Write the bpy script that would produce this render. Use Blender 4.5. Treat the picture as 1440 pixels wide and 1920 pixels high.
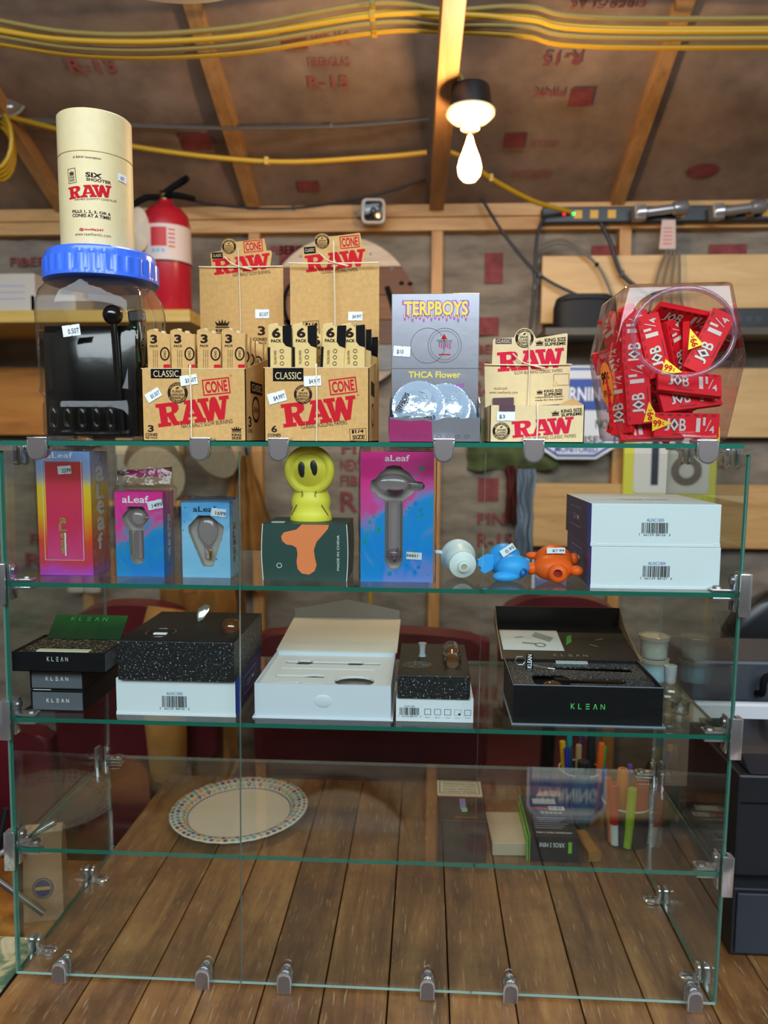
import bpy, bmesh, math, random
from mathutils import Vector, Matrix, noise

SC = bpy.context.scene
for _o in list(bpy.data.objects):
    bpy.data.objects.remove(_o)
COL = SC.collection
rad = math.radians
random.seed(7)

# ---------------------------------------------------------------- camera
cam_data = bpy.data.cameras.new('camera')
cam = bpy.data.objects.new('camera', cam_data)
COL.objects.link(cam)
SC.camera = cam
PITCH, YAW, ROLL, FPX = 0.0977, -0.0561, 0.0041, 1414.5
_f = Vector((math.sin(YAW) * math.cos(PITCH), math.cos(YAW) * math.cos(PITCH), -math.sin(PITCH)))
_r = Vector((math.cos(YAW), -math.sin(YAW), 0))
_u = _r.cross(_f)
_r, _u = _r * math.cos(ROLL) + _u * math.sin(ROLL), _u * math.cos(ROLL) - _r * math.sin(ROLL)
_m = Matrix((_r, _u, -_f)).transposed().to_4x4()
_m.translation = Vector((0.0828, -0.9147, 0.7147))
cam.matrix_world = _m
cam_data.sensor_fit = 'VERTICAL'
cam_data.sensor_height = 36
cam_data.lens = FPX / 1920 * 36
cam_data.clip_start = 0.02
cam_data.dof.use_dof = True
cam_data.dof.focus_distance = 1.0
cam_data.dof.aperture_fstop = 4.0

# ---------------------------------------------------------------- world, lights, exposure
world = bpy.data.worlds.new('world')
SC.world = world
world.use_nodes = True
world.node_tree.nodes['Background'].inputs[0].default_value = (0.62, 0.78, 1.0, 1)
world.node_tree.nodes['Background'].inputs[1].default_value = 0.22
SC.view_settings.view_transform = 'Standard'
SC.view_settings.look = 'None'
SC.view_settings.gamma = 1
SC.view_settings.exposure = 0.25
SC.view_settings.use_curve_mapping = False
SC.cycles.transparent_max_bounces = 48
SC.cycles.max_bounces = 12


def area(name, loc, target, sx, sy, power, color):
    d = bpy.data.lights.new(name, 'AREA')
    d.shape = 'RECTANGLE'
    d.size, d.size_y, d.energy, d.color = sx, sy, power, color
    o = bpy.data.objects.new(name, d)
    COL.objects.link(o)
    o.location = loc
    o.rotation_euler = (Vector(target) - Vector(loc)).to_track_quat('-Z', 'Y').to_euler()
    return o


area('doorway_daylight', (0.1, -2.5, 1.85), (0.0, 0.0, 0.5), 4.2, 1.5, 190, (0.80, 0.91, 1.0))
area('round_lamp_light', (-0.36, 0.35, 1.503), (-0.36, 0.35, 0.0), 0.3, 0.3, 2.6, (1.0, 0.9, 0.76))


# ---------------------------------------------------------------- helpers
def hx(s):
    s = s.lstrip('#')
    out = []
    for i in (0, 2, 4):
        c = int(s[i:i + 2], 16) / 255
        out.append(c / 12.92 if c <= 0.04045 else ((c + 0.055) / 1.055) ** 2.4)
    return (*out, 1)


MAT = {}


class NT:
    def __init__(self, name):
        self.m = bpy.data.materials.new(name)
        self.m.use_nodes = True
        self.t = self.m.node_tree
        self.p = self.t.nodes.get('Principled BSDF')
        self.out = self.t.nodes.get('Material Output')

    def n(self, kind, **kw):
        nd = self.t.nodes.new(kind)
        for k, v in kw.items():
            if k.startswith('_'):
                setattr(nd, k[1:], v)
            else:
                nd.inputs[int(k[1:]) if k[0] == 'i' and k[1:].isdigit() else k.replace('_', ' ')].default_value = v
        return nd

    def l(self, a, ao, b, bi):
        self.t.links.new(a.outputs[ao], b.inputs[bi])

    def ramp(self, stops, interp='LINEAR'):
        r = self.t.nodes.new('ShaderNodeValToRGB')
        r.color_ramp.interpolation = interp
        e = r.color_ramp.elements
        while len(e) < len(stops):
            e.new(0.5)
        for el, (p, c) in zip(e, stops):
            el.position = p
            el.color = hx(c) if isinstance(c, str) else c
        return r


def mat(name, col, rough=0.5, metal=0.0, var=0.0, scale=30.0, stretch=(1, 1, 1), bump=0.0, bscale=None, spec=0.5, coat=0.0, trans=0.0, emit=0.0, coord='Object'):
    if name in MAT:
        return MAT[name]
    b = NT(name)
    c = hx(col)
    b.p.inputs['Base Color'].default_value = c
    b.p.inputs['Roughness'].default_value = rough
    b.p.inputs['Metallic'].default_value = metal
    b.p.inputs['Specular IOR Level'].default_value = spec
    b.p.inputs['Coat Weight'].default_value = coat
    b.p.inputs['Transmission Weight'].default_value = trans
    if emit:
        b.p.inputs['Emission Color'].default_value = c
        b.p.inputs['Emission Strength'].default_value = emit
    if var or bump:
        tc = b.n('ShaderNodeTexCoord')
        mp = b.n('ShaderNodeMapping')
        mp.inputs['Scale'].default_value = stretch
        b.l(tc, coord, mp, 0)
        nz = b.n('ShaderNodeTexNoise', Scale=scale, Detail=5.0, Roughness=0.6)
        b.l(mp, 0, nz, 'Vector')
        if var:
            lo = tuple(max(0, x * (1 - var)) for x in c[:3]) + (1,)
            hi = tuple(min(1, x * (1 + var)) for x in c[:3]) + (1,)
            r = b.ramp([(0.3, lo), (0.7, hi)])
            b.l(nz, 0, r, 0)
            b.l(r, 0, b.p, 'Base Color')
        if bump:
            nb = nz
            if bscale:
                nb = b.n('ShaderNodeTexNoise', Scale=bscale, Detail=4.0)
                b.l(mp, 0, nb, 'Vector')
            bp = b.n('ShaderNodeBump', Strength=bump, Distance=0.002)
            b.l(nb, 0, bp, 'Height')
            b.l(bp, 0, b.p, 'Normal')
    MAT[name] = b.m
    return b.m


def clear(name, tint, f0=0.04, rough=0.0, grey=None, bump=0.0, bscale=60.0, power=5.0):
    """thin clear sheet: Fresnel-weighted gloss over a tinted see-through body"""
    if name in MAT:
        return MAT[name]
    b = NT(name)
    b.t.nodes.remove(b.p)
    lw = b.n('ShaderNodeLayerWeight', Blend=0.5)
    pw = b.n('ShaderNodeMath', _operation='POWER', i1=power)
    b.l(lw, 'Facing', pw, 0)
    ma = b.n('ShaderNodeMath', _operation='MULTIPLY_ADD', i1=1 - f0, i2=f0)
    b.l(pw, 0, ma, 0)
    tr = b.n('ShaderNodeBsdfTransparent')
    tr.inputs[0].default_value = hx(tint)
    gl = b.n('ShaderNodeBsdfGlossy', Roughness=rough)
    mx = b.n('ShaderNodeMixShader')
    b.l(ma, 0, mx, 0)
    if grey:
        df = b.n('ShaderNodeBsdfDiffuse')
        df.inputs[0].default_value = hx(grey[0])
        m2 = b.n('ShaderNodeMixShader')
        m2.inputs[0].default_value = grey[1]
        b.l(tr, 0, m2, 1)
        b.l(df, 0, m2, 2)
        b.l(m2, 0, mx, 1)
    else:
        b.l(tr, 0, mx, 1)
    b.l(gl, 0, mx, 2)
    b.l(mx, 0, b.out, 0)
    if bump:
        tc = b.n('ShaderNodeTexCoord')
        nz = b.n('ShaderNodeTexNoise', Scale=bscale, Detail=3.0)
        b.l(tc, 'Object', nz, 'Vector')
        bp = b.n('ShaderNodeBump', Strength=bump, Distance=0.004)
        b.l(nz, 0, bp, 'Height')
        b.l(bp, 0, gl, 'Normal')
        b.l(bp, 0, lw, 'Normal')
    MAT[name] = b.m
    return b.m


def wood(name, c0, c1, c2, rough=0.55, scale=3.0, stretch=(14, 1.2, 14), bump=0.25, perobj=0.0, coat=0.0, worn=0.0):
    if name in MAT:
        return MAT[name]
    b = NT(name)
    tc = b.n('ShaderNodeTexCoord')
    mp = b.n('ShaderNodeMapping')
    mp.inputs['Scale'].default_value = stretch
    oi = b.n('ShaderNodeObjectInfo')
    vm = b.n('ShaderNodeVectorMath', _operation='SCALE')
    vm.inputs['Scale'].default_value = 40
    cx = b.n('ShaderNodeCombineXYZ')
    b.l(oi, 'Random', cx, 0)
    b.l(oi, 'Random', cx, 1)
    b.l(cx, 0, vm, 0)
    ad = b.n('ShaderNodeVectorMath', _operation='ADD')
    b.l(tc, 'Object', ad, 0)
    b.l(vm, 0, ad, 1)
    b.l(ad, 0, mp, 0)
    nz = b.n('ShaderNodeTexNoise', Scale=scale, Detail=8.0, Roughness=0.65, Distortion=0.6)
    b.l(mp, 0, nz, 'Vector')
    r = b.ramp([(0.28, c0), (0.5, c1), (0.75, c2)])
    b.l(nz, 0, r, 0)
    hs = b.n('ShaderNodeHueSaturation')
    mr = b.n('ShaderNodeMapRange')
    mr.inputs['To Min'].default_value = 1 - perobj
    mr.inputs['To Max'].default_value = 1 + perobj
    b.l(oi, 'Random', mr, 0)
    b.l(mr, 0, hs, 'Value')
    b.l(r, 0, hs, 'Color')
    last = hs
    if worn:
        n2 = b.n('ShaderNodeTexNoise', Scale=5.0, Detail=6.0, Roughness=0.7)
        b.l(ad, 0, n2, 'Vector')
        r2 = b.ramp([(0.36, (1 - worn, 1 - worn, 1 - worn, 1)), (0.55, (1, 1, 1, 1)), (0.72, (1 + worn * .6, 1 + worn * .6, 1 + worn * .55, 1))])
        b.l(n2, 0, r2, 0)
        m2 = b.n('ShaderNodeMixRGB', _blend_type='MULTIPLY', i0=1.0)
        b.l(hs, 0, m2, 1)
        b.l(r2, 0, m2, 2)
        mp3 = b.n('ShaderNodeMapping')
        mp3.inputs['Scale'].default_value = (stretch[0] * 3, stretch[1] * 2.2, stretch[2] * 3)
        b.l(ad, 0, mp3, 0)
        n3 = b.n('ShaderNodeTexNoise', Scale=6.0, Detail=3.0)
        b.l(mp3, 0, n3, 'Vector')
        r3 = b.ramp([(0.60, (0, 0, 0, 1)), (0.72, (worn * 1.2, worn * 1.2, worn * 1.2, 1))])
        b.l(n3, 0, r3, 0)
        m3 = b.n('ShaderNodeMixRGB')
        m3.inputs[2].default_value = hx('#b39a72')
        b.l(r3, 0, m3, 0)
        b.l(m2, 0, m3, 1)
        last = m3
    b.l(last, 0, b.p, 'Base Color')
    b.p.inputs['Roughness'].default_value = rough
    b.p.inputs['Coat Weight'].default_value = coat
    b.p.inputs['Coat Roughness'].default_value = 0.3
    bp = b.n('ShaderNodeBump', Strength=bump, Distance=0.002)
    b.l(nz, 0, bp, 'Height')
    b.l(bp, 0, b.p, 'Normal')
    MAT[name] = b.m
    return b.m


def thing(name, label, cat, loc=(0, 0, 0), rotz=0.0, group=None, rot=None):
    o = bpy.data.objects.new(name, None)
    o.empty_display_size = 0.02
    COL.objects.link(o)
    o.location = loc
    o.rotation_euler = rot or (0, 0, rad(rotz))
    return tag(o, label, cat, group)


def tag(o, label, cat, group=None):
    o['label'] = label
    o['category'] = cat
    if group:
        o['group'] = group
    return o


def obj(name, bm, m, parent=None, loc=None, rot=None, smooth=None, kind=None):
    me = bpy.data.meshes.new(name)
    bm.normal_update()
    bm.to_mesh(me)
    bm.free()
    for x in (m if isinstance(m, (list, tuple)) else [m]):
        me.materials.append(x)
    if smooth is not None:
        me.polygons.foreach_set('use_smooth', [True] * len(me.polygons))
        if smooth < 180:
            me.set_sharp_from_angle(angle=rad(smooth))
    o = bpy.data.objects.new(name, me)
    COL.objects.link(o)
    if parent:
        o.parent = parent
    if loc:
        o.location = loc
    if rot:
        o.rotation_euler = rot
    if kind:
        o['kind'] = kind
    return o


def struct(name, bm, m, label=None, **kw):
    o = obj(name, bm, m, **kw)
    o['kind'] = 'structure'
    if label:
        o['label'] = label
    return o


def dup(root, loc, rot=None, label=None, group=None):
    r = root.copy()
    COL.objects.link(r)
    r.location = loc
    if rot is not None:
        r.rotation_euler = rot
    if label:
        r['label'] = label
    if group:
        r['group'] = group
    for ch in list(root.children):
        c = ch.copy()
        COL.objects.link(c)
        c.parent = r
        for g in list(ch.children):
            d = g.copy()
            COL.objects.link(d)
            d.parent = c
    return r


def BM():
    return bmesh.new()


def mv(bm, verts, M):
    if M is not None:
        bmesh.ops.transform(bm, matrix=M, verts=[v for v in verts if v.is_valid])


def box(bm, x0, x1, y0, y1, z0, z1, bev=0.0, M=None, seg=2, mi=0):
    c = Vector(((x0 + x1) / 2, (y0 + y1) / 2, (z0 + z1) / 2))
    start = set(bm.faces)
    vs = bmesh.ops.create_cube(bm, size=1, matrix=Matrix.Translation(c) @ Matrix.Diagonal((x1 - x0, y1 - y0, z1 - z0, 1)))['verts']
    if bev:
        es = list({e for v in vs for e in v.link_edges})
        bmesh.ops.bevel(bm, geom=es, offset=bev, segments=seg, profile=0.5, affect='EDGES')
    if M is not None or mi:
        new = [f for f in bm.faces if f not in start]
        mv(bm, list({v for f in new for v in f.verts}), M)
        for f in new:
            f.material_index = mi


def prism(bm, pts, y0, y1, M=None, bev=0.0, mi=0):
    """outline in the XZ plane pushed from y0 to y1"""
    start = set(bm.faces)
    a = [bm.verts.new((x, y0, z)) for x, z in pts]
    b = [bm.verts.new((x, y1, z)) for x, z in pts]
    n = len(pts)
    area2 = sum(pts[i][0] * pts[(i + 1) % n][1] - pts[(i + 1) % n][0] * pts[i][1] for i in range(n))
    if area2 < 0:
        a.reverse()
        b.reverse()
    fs = [bm.faces.new(a), bm.faces.new(b[::-1])]
    for i in range(n):
        fs.append(bm.faces.new((a[i], b[i], b[(i + 1) % n], a[(i + 1) % n])))
    if bev:
        es = list({e for f in fs[:2] for e in f.edges})
        bmesh.ops.bevel(bm, geom=es, offset=bev, segments=2, profile=0.5, affect='EDGES')
    new = [f for f in bm.faces if f not in start]
    for f in new:
        f.material_index = mi
    mv(bm, list({v for f in new for v in f.verts}), M)


def lathe(bm, prof, n=28, M=None, mi=0, wob=None):
    rings = []
    allv = []
    for r, z in prof:
        if r < 1e-6:
            ring = [bm.verts.new((0, 0, z))]
        else:
            ring = [bm.verts.new((r * math.cos(2 * math.pi * i / n), r * math.sin(2 * math.pi * i / n), z)) for i in range(n)]
        rings.append(ring)
        allv += ring
    for a, b in zip(rings, rings[1:]):
        for i in range(n):
            j = (i + 1) % n
            if len(a) == 1 and len(b) == 1:
                continue
            if len(a) == 1:
                f = bm.faces.new((a[0], b[j], b[i]))
            elif len(b) == 1:
                f = bm.faces.new((a[i], a[j], b[0]))
            else:
                f = bm.faces.new((a[i], a[j], b[j], b[i]))
            f.material_index = mi
    mv(bm, allv, M)


def sweep(pts, k=6):
    pts = [Vector(p) for p in pts]
    if k <= 1:
        return pts
    out = []
    n = len(pts)
    for i in range(n - 1):
        p0, p1, p2, p3 = pts[max(i - 1, 0)], pts[i], pts[i + 1], pts[min(i + 2, n - 1)]
        for s in range(k):
            t = s / k
            out.append(0.5 * ((2 * p1) + (p2 - p0) * t + (2 * p0 - 5 * p1 + 4 * p2 - p3) * t * t + (3 * p1 - p0 - 3 * p2 + p3) * t ** 3))
    out.append(pts[-1])
    return out


def tube(bm, pts, r, n=8, k=6, mi=0, M=None):
    """r may be a number or a list with one radius per control point"""
    path = sweep(pts, k)
    m = len(path)
    if isinstance(r, (int, float)):
        rr = [r] * m
    else:
        rr = []
        for i in range(m):
            t = i / (m - 1) * (len(r) - 1)
            a = min(int(t), len(r) - 2)
            rr.append(r[a] + (r[a + 1] - r[a]) * (t - a))
    up = Vector((0.013, 0.021, 1))
    rings, allv = [], []
    prev = None
    for i, p in enumerate(path):
        t = (path[min(i + 1, m - 1)] - path[max(i - 1, 0)]).normalized()
        if prev is None:
            a = t.cross(up if abs(t.dot(up)) < 0.95 else Vector((1, 0, 0))).normalized()
        else:
            a = (prev - t * prev.dot(t)).normalized()
        prev = a
        b = t.cross(a)
        ring = [bm.verts.new(p + (a * math.cos(2 * math.pi * j / n) + b * math.sin(2 * math.pi * j / n)) * rr[i]) for j in range(n)]
        rings.append(ring)
        allv += ring
    for x, y in zip(rings, rings[1:]):
        for j in range(n):
            bm.faces.new((x[j], x[(j + 1) % n], y[(j + 1) % n], y[j])).material_index = mi
    bm.faces.new(rings[0][::-1]).material_index = mi
    bm.faces.new(rings[-1]).material_index = mi
    mv(bm, allv, M)


def ball(bm, c, r, seg=16, M=None, mi=0):
    rx, ry, rz = (r, r, r) if isinstance(r, (int, float)) else r
    vs = bmesh.ops.create_uvsphere(bm, u_segments=seg, v_segments=max(6, seg // 2), radius=1, matrix=Matrix.Translation(Vector(c)) @ Matrix.Diagonal((rx, ry, rz, 1)))['verts']
    for f in {f for v in vs for f in v.link_faces}:
        f.material_index = mi
    mv(bm, vs, M)


def circle(cx, cy, rx, ry, n=28, a0=0.0, a1=360.0):
    full = abs(a1 - a0 - 360) < 1e-6
    m = n if full else n + 1
    return [(cx + rx * math.cos(rad(a0 + (a1 - a0) * i / n)), cy + ry * math.sin(rad(a0 + (a1 - a0) * i / n))) for i in range(m)]


def rrect(x0, z0, x1, z1, r, n=4):
    out = []
    for cx, cz, a in ((x1 - r, z0 + r, -90), (x1 - r, z1 - r, 0), (x0 + r, z1 - r, 90), (x0 + r, z0 + r, 180)):
        out += [(cx + r * math.cos(rad(a + 90 * i / n)), cz + r * math.sin(rad(a + 90 * i / n))) for i in range(n + 1)]
    return out


def fillpoly(bm, loops):
    es = []
    for lp in loops:
        vs = [bm.verts.new((p[0], p[1], 0)) for p in lp]
        es += [bm.edges.new((vs[i], vs[(i + 1) % len(vs)])) for i in range(len(vs))]
    bmesh.ops.triangle_fill(bm, use_beauty=True, edges=es, normal=(0, 0, 1))


TXT = {}


def textmesh(s, bold=0.0):
    k = (s, bold)
    if k not in TXT:
        cu = bpy.data.curves.new('lettering', 'FONT')
        cu.body = s
        cu.offset = bold
        cu.resolution_u = 3
        cu.align_x = 'LEFT'
        o = bpy.data.objects.new('lettering', cu)
        COL.objects.link(o)
        me = bpy.data.meshes.new_from_object(o)
        vs = [(v.co.x, v.co.y) for v in me.vertices]
        fs = [tuple(p.vertices) for p in me.polygons]
        bpy.data.objects.remove(o)
        bpy.data.curves.remove(cu)
        bpy.data.meshes.remove(me)
        xs, ys = [v[0] for v in vs], [v[1] for v in vs]
        TXT[k] = (vs, fs, (min(xs), min(ys), max(xs), max(ys)))
    return TXT[k]


SLAB = [  # heavy slab-serif three-letter logo, one list of loops per letter
    [[(0, 0), (0, .08), (.045, .08), (.045, .42), (0, .42), (0, .5), (.22, .5), (.3, .485), (.335, .43), (.335, .34), (.3, .28), (.25, .25), (.29, .08), (.322, .08), (.322, 0), (.225, 0), (.155, .22), (.15, .08), (.195, .08), (.195, 0)],
     [(.15, .29), (.15, .42), (.2, .42), (.23, .395), (.23, .32), (.2, .29)]],
    [[(.325, 0), (.33, .08), (.37, .08), (.46, .42), (.425, .42), (.425, .5), (.595, .5), (.685, .08), (.713, .08), (.713, 0), (.545, 0), (.545, .08), (.585, .08), (.575, .135), (.465, .135), (.455, .08), (.495, .08), (.495, 0)],
     [(.482, .2), (.56, .2), (.523, .37)]],
    [[(.625, .5), (.625, .42), (.66, .42), (.735, 0), (.82, 0), (.86, .2), (.9, 0), (.985, 0), (1.055, .42), (1.09, .42), (1.09, .5), (.945, .5), (.945, .42), (.985, .42), (.95, .2), (.915, .42), (.89, .5), (.83, .5), (.8, .42), (.775, .2), (.75, .42), (.79, .42), (.79, .5)]],
]
CROWN = [[(0, 0), (1, 0), (1, .14), (0, .14)], [(.08, .22), (.92, .22), (1.05, .75), (.78, .45), (.74, .9), (.6, .48), (.5, 1.0), (.4, .48), (.26, .9), (.22, .45), (-.05, .75)]]


class Face:
    """flat print on a surface; positions are read in the units of the rectangle px = (left, bottom, right, top)"""

    def __init__(s, parent, origin, U, V, px, curve=None, lift=0.0003):
        s.parent, s.o, s.U, s.V = parent, Vector(origin), Vector(U), Vector(V)
        s.w, s.h = s.U.length, s.V.length
        s.u, s.v = s.U.normalized(), s.V.normalized()
        s.n = s.u.cross(s.v).normalized()
        s.px, s.curve, s.lift = px, curve, lift
        s.bms = {}
        s.layer = 0

    def q(s, x, y):
        a, b, c, d = s.px
        return ((x - a) / (c - a) * s.w, (y - b) / (d - b) * s.h)

    def at(s, x, y, k):
        if s.curve:
            ax, r = s.curve
            t = (x - s.w / 2) / r
            return Vector(ax) + Vector(((r + k) * math.sin(t), -(r + k) * math.cos(t), y))
        return s.o + s.u * x + s.v * y + s.n * k

    def put(s, vs, fs, m, lay, rot=0, about=None):
        if rot:
            cx, cy = about
            c, q = math.cos(rad(rot)), math.sin(rad(rot))
            vs = [(cx + (x - cx) * c - (y - cy) * q, cy + (x - cx) * q + (y - cy) * c) for x, y in vs]
        k = s.lift * (1 + lay)
        if s.curve:
            tb = BM()
            bv = [tb.verts.new((x, y, 0)) for x, y in vs]
            for f in fs:
                try:
                    tb.faces.new([bv[i] for i in f])
                except ValueError:
                    pass
            xs = [v[0] for v in vs]
            x = min(xs) + 0.004
            while x < max(xs):
                bmesh.ops.bisect_plane(tb, geom=tb.verts[:] + tb.edges[:] + tb.faces[:], plane_co=(x, 0, 0), plane_no=(1, 0, 0))
                x += 0.004
            tb.verts.index_update()
            vs = [(v.co.x, v.co.y) for v in tb.verts]
            fs = [[v.index for v in f.verts] for f in tb.faces]
            tb.free()
        bm = s.bms.setdefault(m.name, (BM(), m))[0]
        bv = [bm.verts.new(s.at(x, y, k)) for x, y in vs]
        for f in fs:
            try:
                bm.faces.new([bv[i] for i in f])
            except ValueError:
                pass

    def poly(s, loops, m, lay=0, rot=0):
        tb = BM()
        L = [[s.q(*p) for p in lp] for lp in loops]
        fillpoly(tb, L)
        tb.verts.index_update()
        vs = [(v.co.x, v.co.y) for v in tb.verts]
        fs = []
        for f in tb.faces:
            f.normal_update()
            ix = [v.index for v in f.verts]
            fs.append(ix if f.normal.z > 0 else ix[::-1])
        tb.free()
        xs, ys = [v[0] for v in vs], [v[1] for v in vs]
        s.put(vs, fs, m, lay, rot, ((min(xs) + max(xs)) / 2, (min(ys) + max(ys)) / 2))

    def text(s, t, x0, y0, x1, y1, m, rot=0, bold=0.0, lay=0):
        vs, fs, (a, b, c, d) = textmesh(t, bold)
        (X0, Y0), (X1, Y1) = s.q(x0, y0), s.q(x1, y1)
        vs = [(X0 + (x - a) / (c - a) * (X1 - X0), Y0 + (y - b) / (d - b) * (Y1 - Y0)) for x, y in vs]
        s.put(vs, fs, m, lay, rot, ((X0 + X1) / 2, (Y0 + Y1) / 2))

    def glyph(s, loops, x0, y0, x1, y1, m, rot=0, lay=0, gb=(0, 0, 1, 1), pivot=None):
        tb = BM()
        (X0, Y0), (X1, Y1) = s.q(x0, y0), s.q(x1, y1)
        a, b, c, d = gb
        fillpoly(tb, [[(X0 + (x - a) / (c - a) * (X1 - X0), Y0 + (y - b) / (d - b) * (Y1 - Y0)) for x, y in lp] for lp in loops])
        tb.verts.index_update()
        vs = [(v.co.x, v.co.y) for v in tb.verts]
        fs = []
        for f in tb.faces:
            f.normal_update()
            ix = [v.index for v in f.verts]
            fs.append(ix if f.normal.z > 0 else ix[::-1])
        tb.free()
        s.put(vs, fs, m, lay, rot, pivot or ((X0 + X1) / 2, (Y0 + Y1) / 2))

    def slab(s, x0, y0, x1, y1, m, rot=7, lay=0):
        (X0, Y0), (X1, Y1) = s.q(x0, y0), s.q(x1, y1)
        pv = ((X0 + X1) / 2, (Y0 + Y1) / 2)
        for lt in SLAB:
            s.glyph(lt, x0, y0, x1, y1, m, rot, lay, (0, 0, 1.09, .5), pv)

    def crown(s, x0, y0, x1, y1, m, rot=0, lay=0):
        for lp in CROWN:
            s.glyph([lp], x0, y0, x1, y1, m, rot, lay, (-.05, 0, 1.05, 1.0), None if not rot else None)

    def rect(s, x0, y0, x1, y1, m, rot=0, lay=0):
        s.poly([[(x0, y0), (x1, y0), (x1, y1), (x0, y1)]], m, lay, rot)

    def frame(s, x0, y0, x1, y1, t, m, rot=0, lay=0):
        sx = 1 if x1 > x0 else -1
        sy = 1 if y1 > y0 else -1
        s.poly([[(x0, y0), (x1, y0), (x1, y1), (x0, y1)], [(x0 + t * sx, y0 + t * sy), (x1 - t * sx, y0 + t * sy), (x1 - t * sx, y1 - t * sy), (x0 + t * sx, y1 - t * sy)]], m, lay, rot)

    def disc(s, cx, cy, rx, ry, m, lay=0, n=28):
        s.poly([circle(cx, cy, rx, ry, n)], m, lay)

    def ring(s, cx, cy, rx, ry, t, m, lay=0, n=32):
        s.poly([circle(cx, cy, rx, ry, n), circle(cx, cy, rx - t, ry - t, n)], m, lay)

    def arc(s, t, cx, cy, r, h, m, top=True, span=120, lay=0, bold=0.0):
        vs, fs, (a, b, c, d) = textmesh(t, bold)
        (CX, CY) = s.q(cx, cy)
        R = abs(s.q(cx + r, cy)[0] - CX)
        H = abs(s.q(cx + h, cy)[0] - CX)
        out = []
        for x, y in vs:
            f = (x - a) / (c - a) - 0.5
            g = (y - b) / (d - b)
            if top:
                an = rad(90 - f * span)
                rr = R + g * H
            else:
                an = rad(-90 + f * span)
                rr = R + (1 - g) * H
            out.append((CX + rr * math.cos(an), CY + rr * math.sin(an)))
        s.put(out, fs, m, lay)

    def badge(s, cx, cy, r, lines, ink, paper, outer=('AUTHENTIC', 'UNBLEACHED')):
        s.disc(cx, cy, r, r, ink, 0)
        s.disc(cx, cy, r * 0.7, r * 0.7, paper, 1)
        s.arc(outer[0], cx, cy, r * 0.75, r * 0.19, paper, True, 130, 1)
        s.arc(outer[1], cx, cy, r * 0.75, r * 0.19, paper, False, 130, 1)
        sg = 1 if s.px[3] > s.px[1] else -1
        s.poly([[(cx - r * .2, cy + sg * r * .34), (cx + r * .05, cy + sg * r * .38), (cx + r * .2, cy + sg * r * .58), (cx - r * .08, cy + sg * r * .52)]], ink, 2)
        for i, t in enumerate(lines):
            y = cy + sg * r * (0.12 - i * 0.3)
            hw = r * (0.62 if i == 1 else 0.52)
            s.text(t, cx - hw, y - sg * r * 0.11, cx + hw, y + sg * r * 0.13, ink, 0, 0.02, 2)

    def bars(s, x0, y0, x1, y1, m, n=26, seed=1, lay=0):
        rn = random.Random(seed)
        x = x0
        st = (x1 - x0) / n / 1.55
        while x < x1 - st:
            w = rn.choice((0.6, 0.6, 1.1, 1.7)) * st
            s.rect(x, y0, min(x + w, x1), y1, m, 0, lay)
            x += w + rn.choice((0.6, 0.9, 1.4)) * st

    def done(s, prefix=''):
        out = []
        for k, (bm, m) in s.bms.items():
            out.append(obj(prefix + k + '_print', bm, m, s.parent, kind='stuff'))
        s.bms = {}
        return out

    def sticker(s, cx, cy, w, h, t, rot=0, lay=3, upside=False, tx=(0.3, 0.95)):
        (X, Y) = s.q(cx, cy)
        W = abs(s.q(cx + w, cy)[0] - X) / 2
        H = abs(s.q(cx, cy + h)[1] - Y) / 2
        pts = [(-W, -H), (-.1 * W, -H), (0, -.86 * H), (.1 * W, -H), (W, -H), (W, H), (.1 * W, H), (0, .86 * H), (-.1 * W, H), (-W, H)]
        f2 = Face(s.parent, s.o, s.U, s.V, (0, 0, s.w, s.h), s.curve, s.lift)
        f2.poly([[(X + a, Y + b) for a, b in pts]], mat('sticker_paper', '#e4ecf4', 0.45), lay, rot)
        bm, m = f2.bms.pop('sticker_paper')
        st = obj('price_sticker', bm, m, s.parent)
        f2.parent = st
        r2 = rot + (180 if upside else 0)
        pv = (X, Y)
        vs, fs, (a, b, c, d) = textmesh(t, 0.012)
        x0, x1 = X - W + 2 * W * tx[0], X - W + 2 * W * tx[1]
        vs = [(x0 + (x - a) / (c - a) * (x1 - x0), Y - .62 * H + (y - b) / (d - b) * (.95 * H)) for x, y in vs]
        f2.put(vs, fs, mat('sticker_ink', '#2c2c38', 0.6), lay + 1, r2, pv)
        f2.done()
        return st


def front(parent, w, h, px, y=0.0, x=0.0, z=0.0):
    """print area on a box front facing -Y, box centred on x"""
    return Face(parent, (x - w / 2, y, z), (w, 0, 0), (0, 0, h), px)


def rside(parent, x, y0, y1, h, px, z=0.0):
    return Face(parent, (x, y0, z), (0, y1 - y0, 0), (0, 0, h), px)


def lside(parent, x, y0, y1, h, px, z=0.0):
    return Face(parent, (x, y1, z), (0, -(y1 - y0), 0), (0, 0, h), px)


def topf(parent, x0, x1, y0, y1, z, px):
    return Face(parent, (x0, y0, z), (x1 - x0, 0, 0), (0, y1 - y0, 0), px)


ZT, Z2, Z3, Z4 = 0.7097, 0.5310, 0.3540, 0.1775

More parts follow.
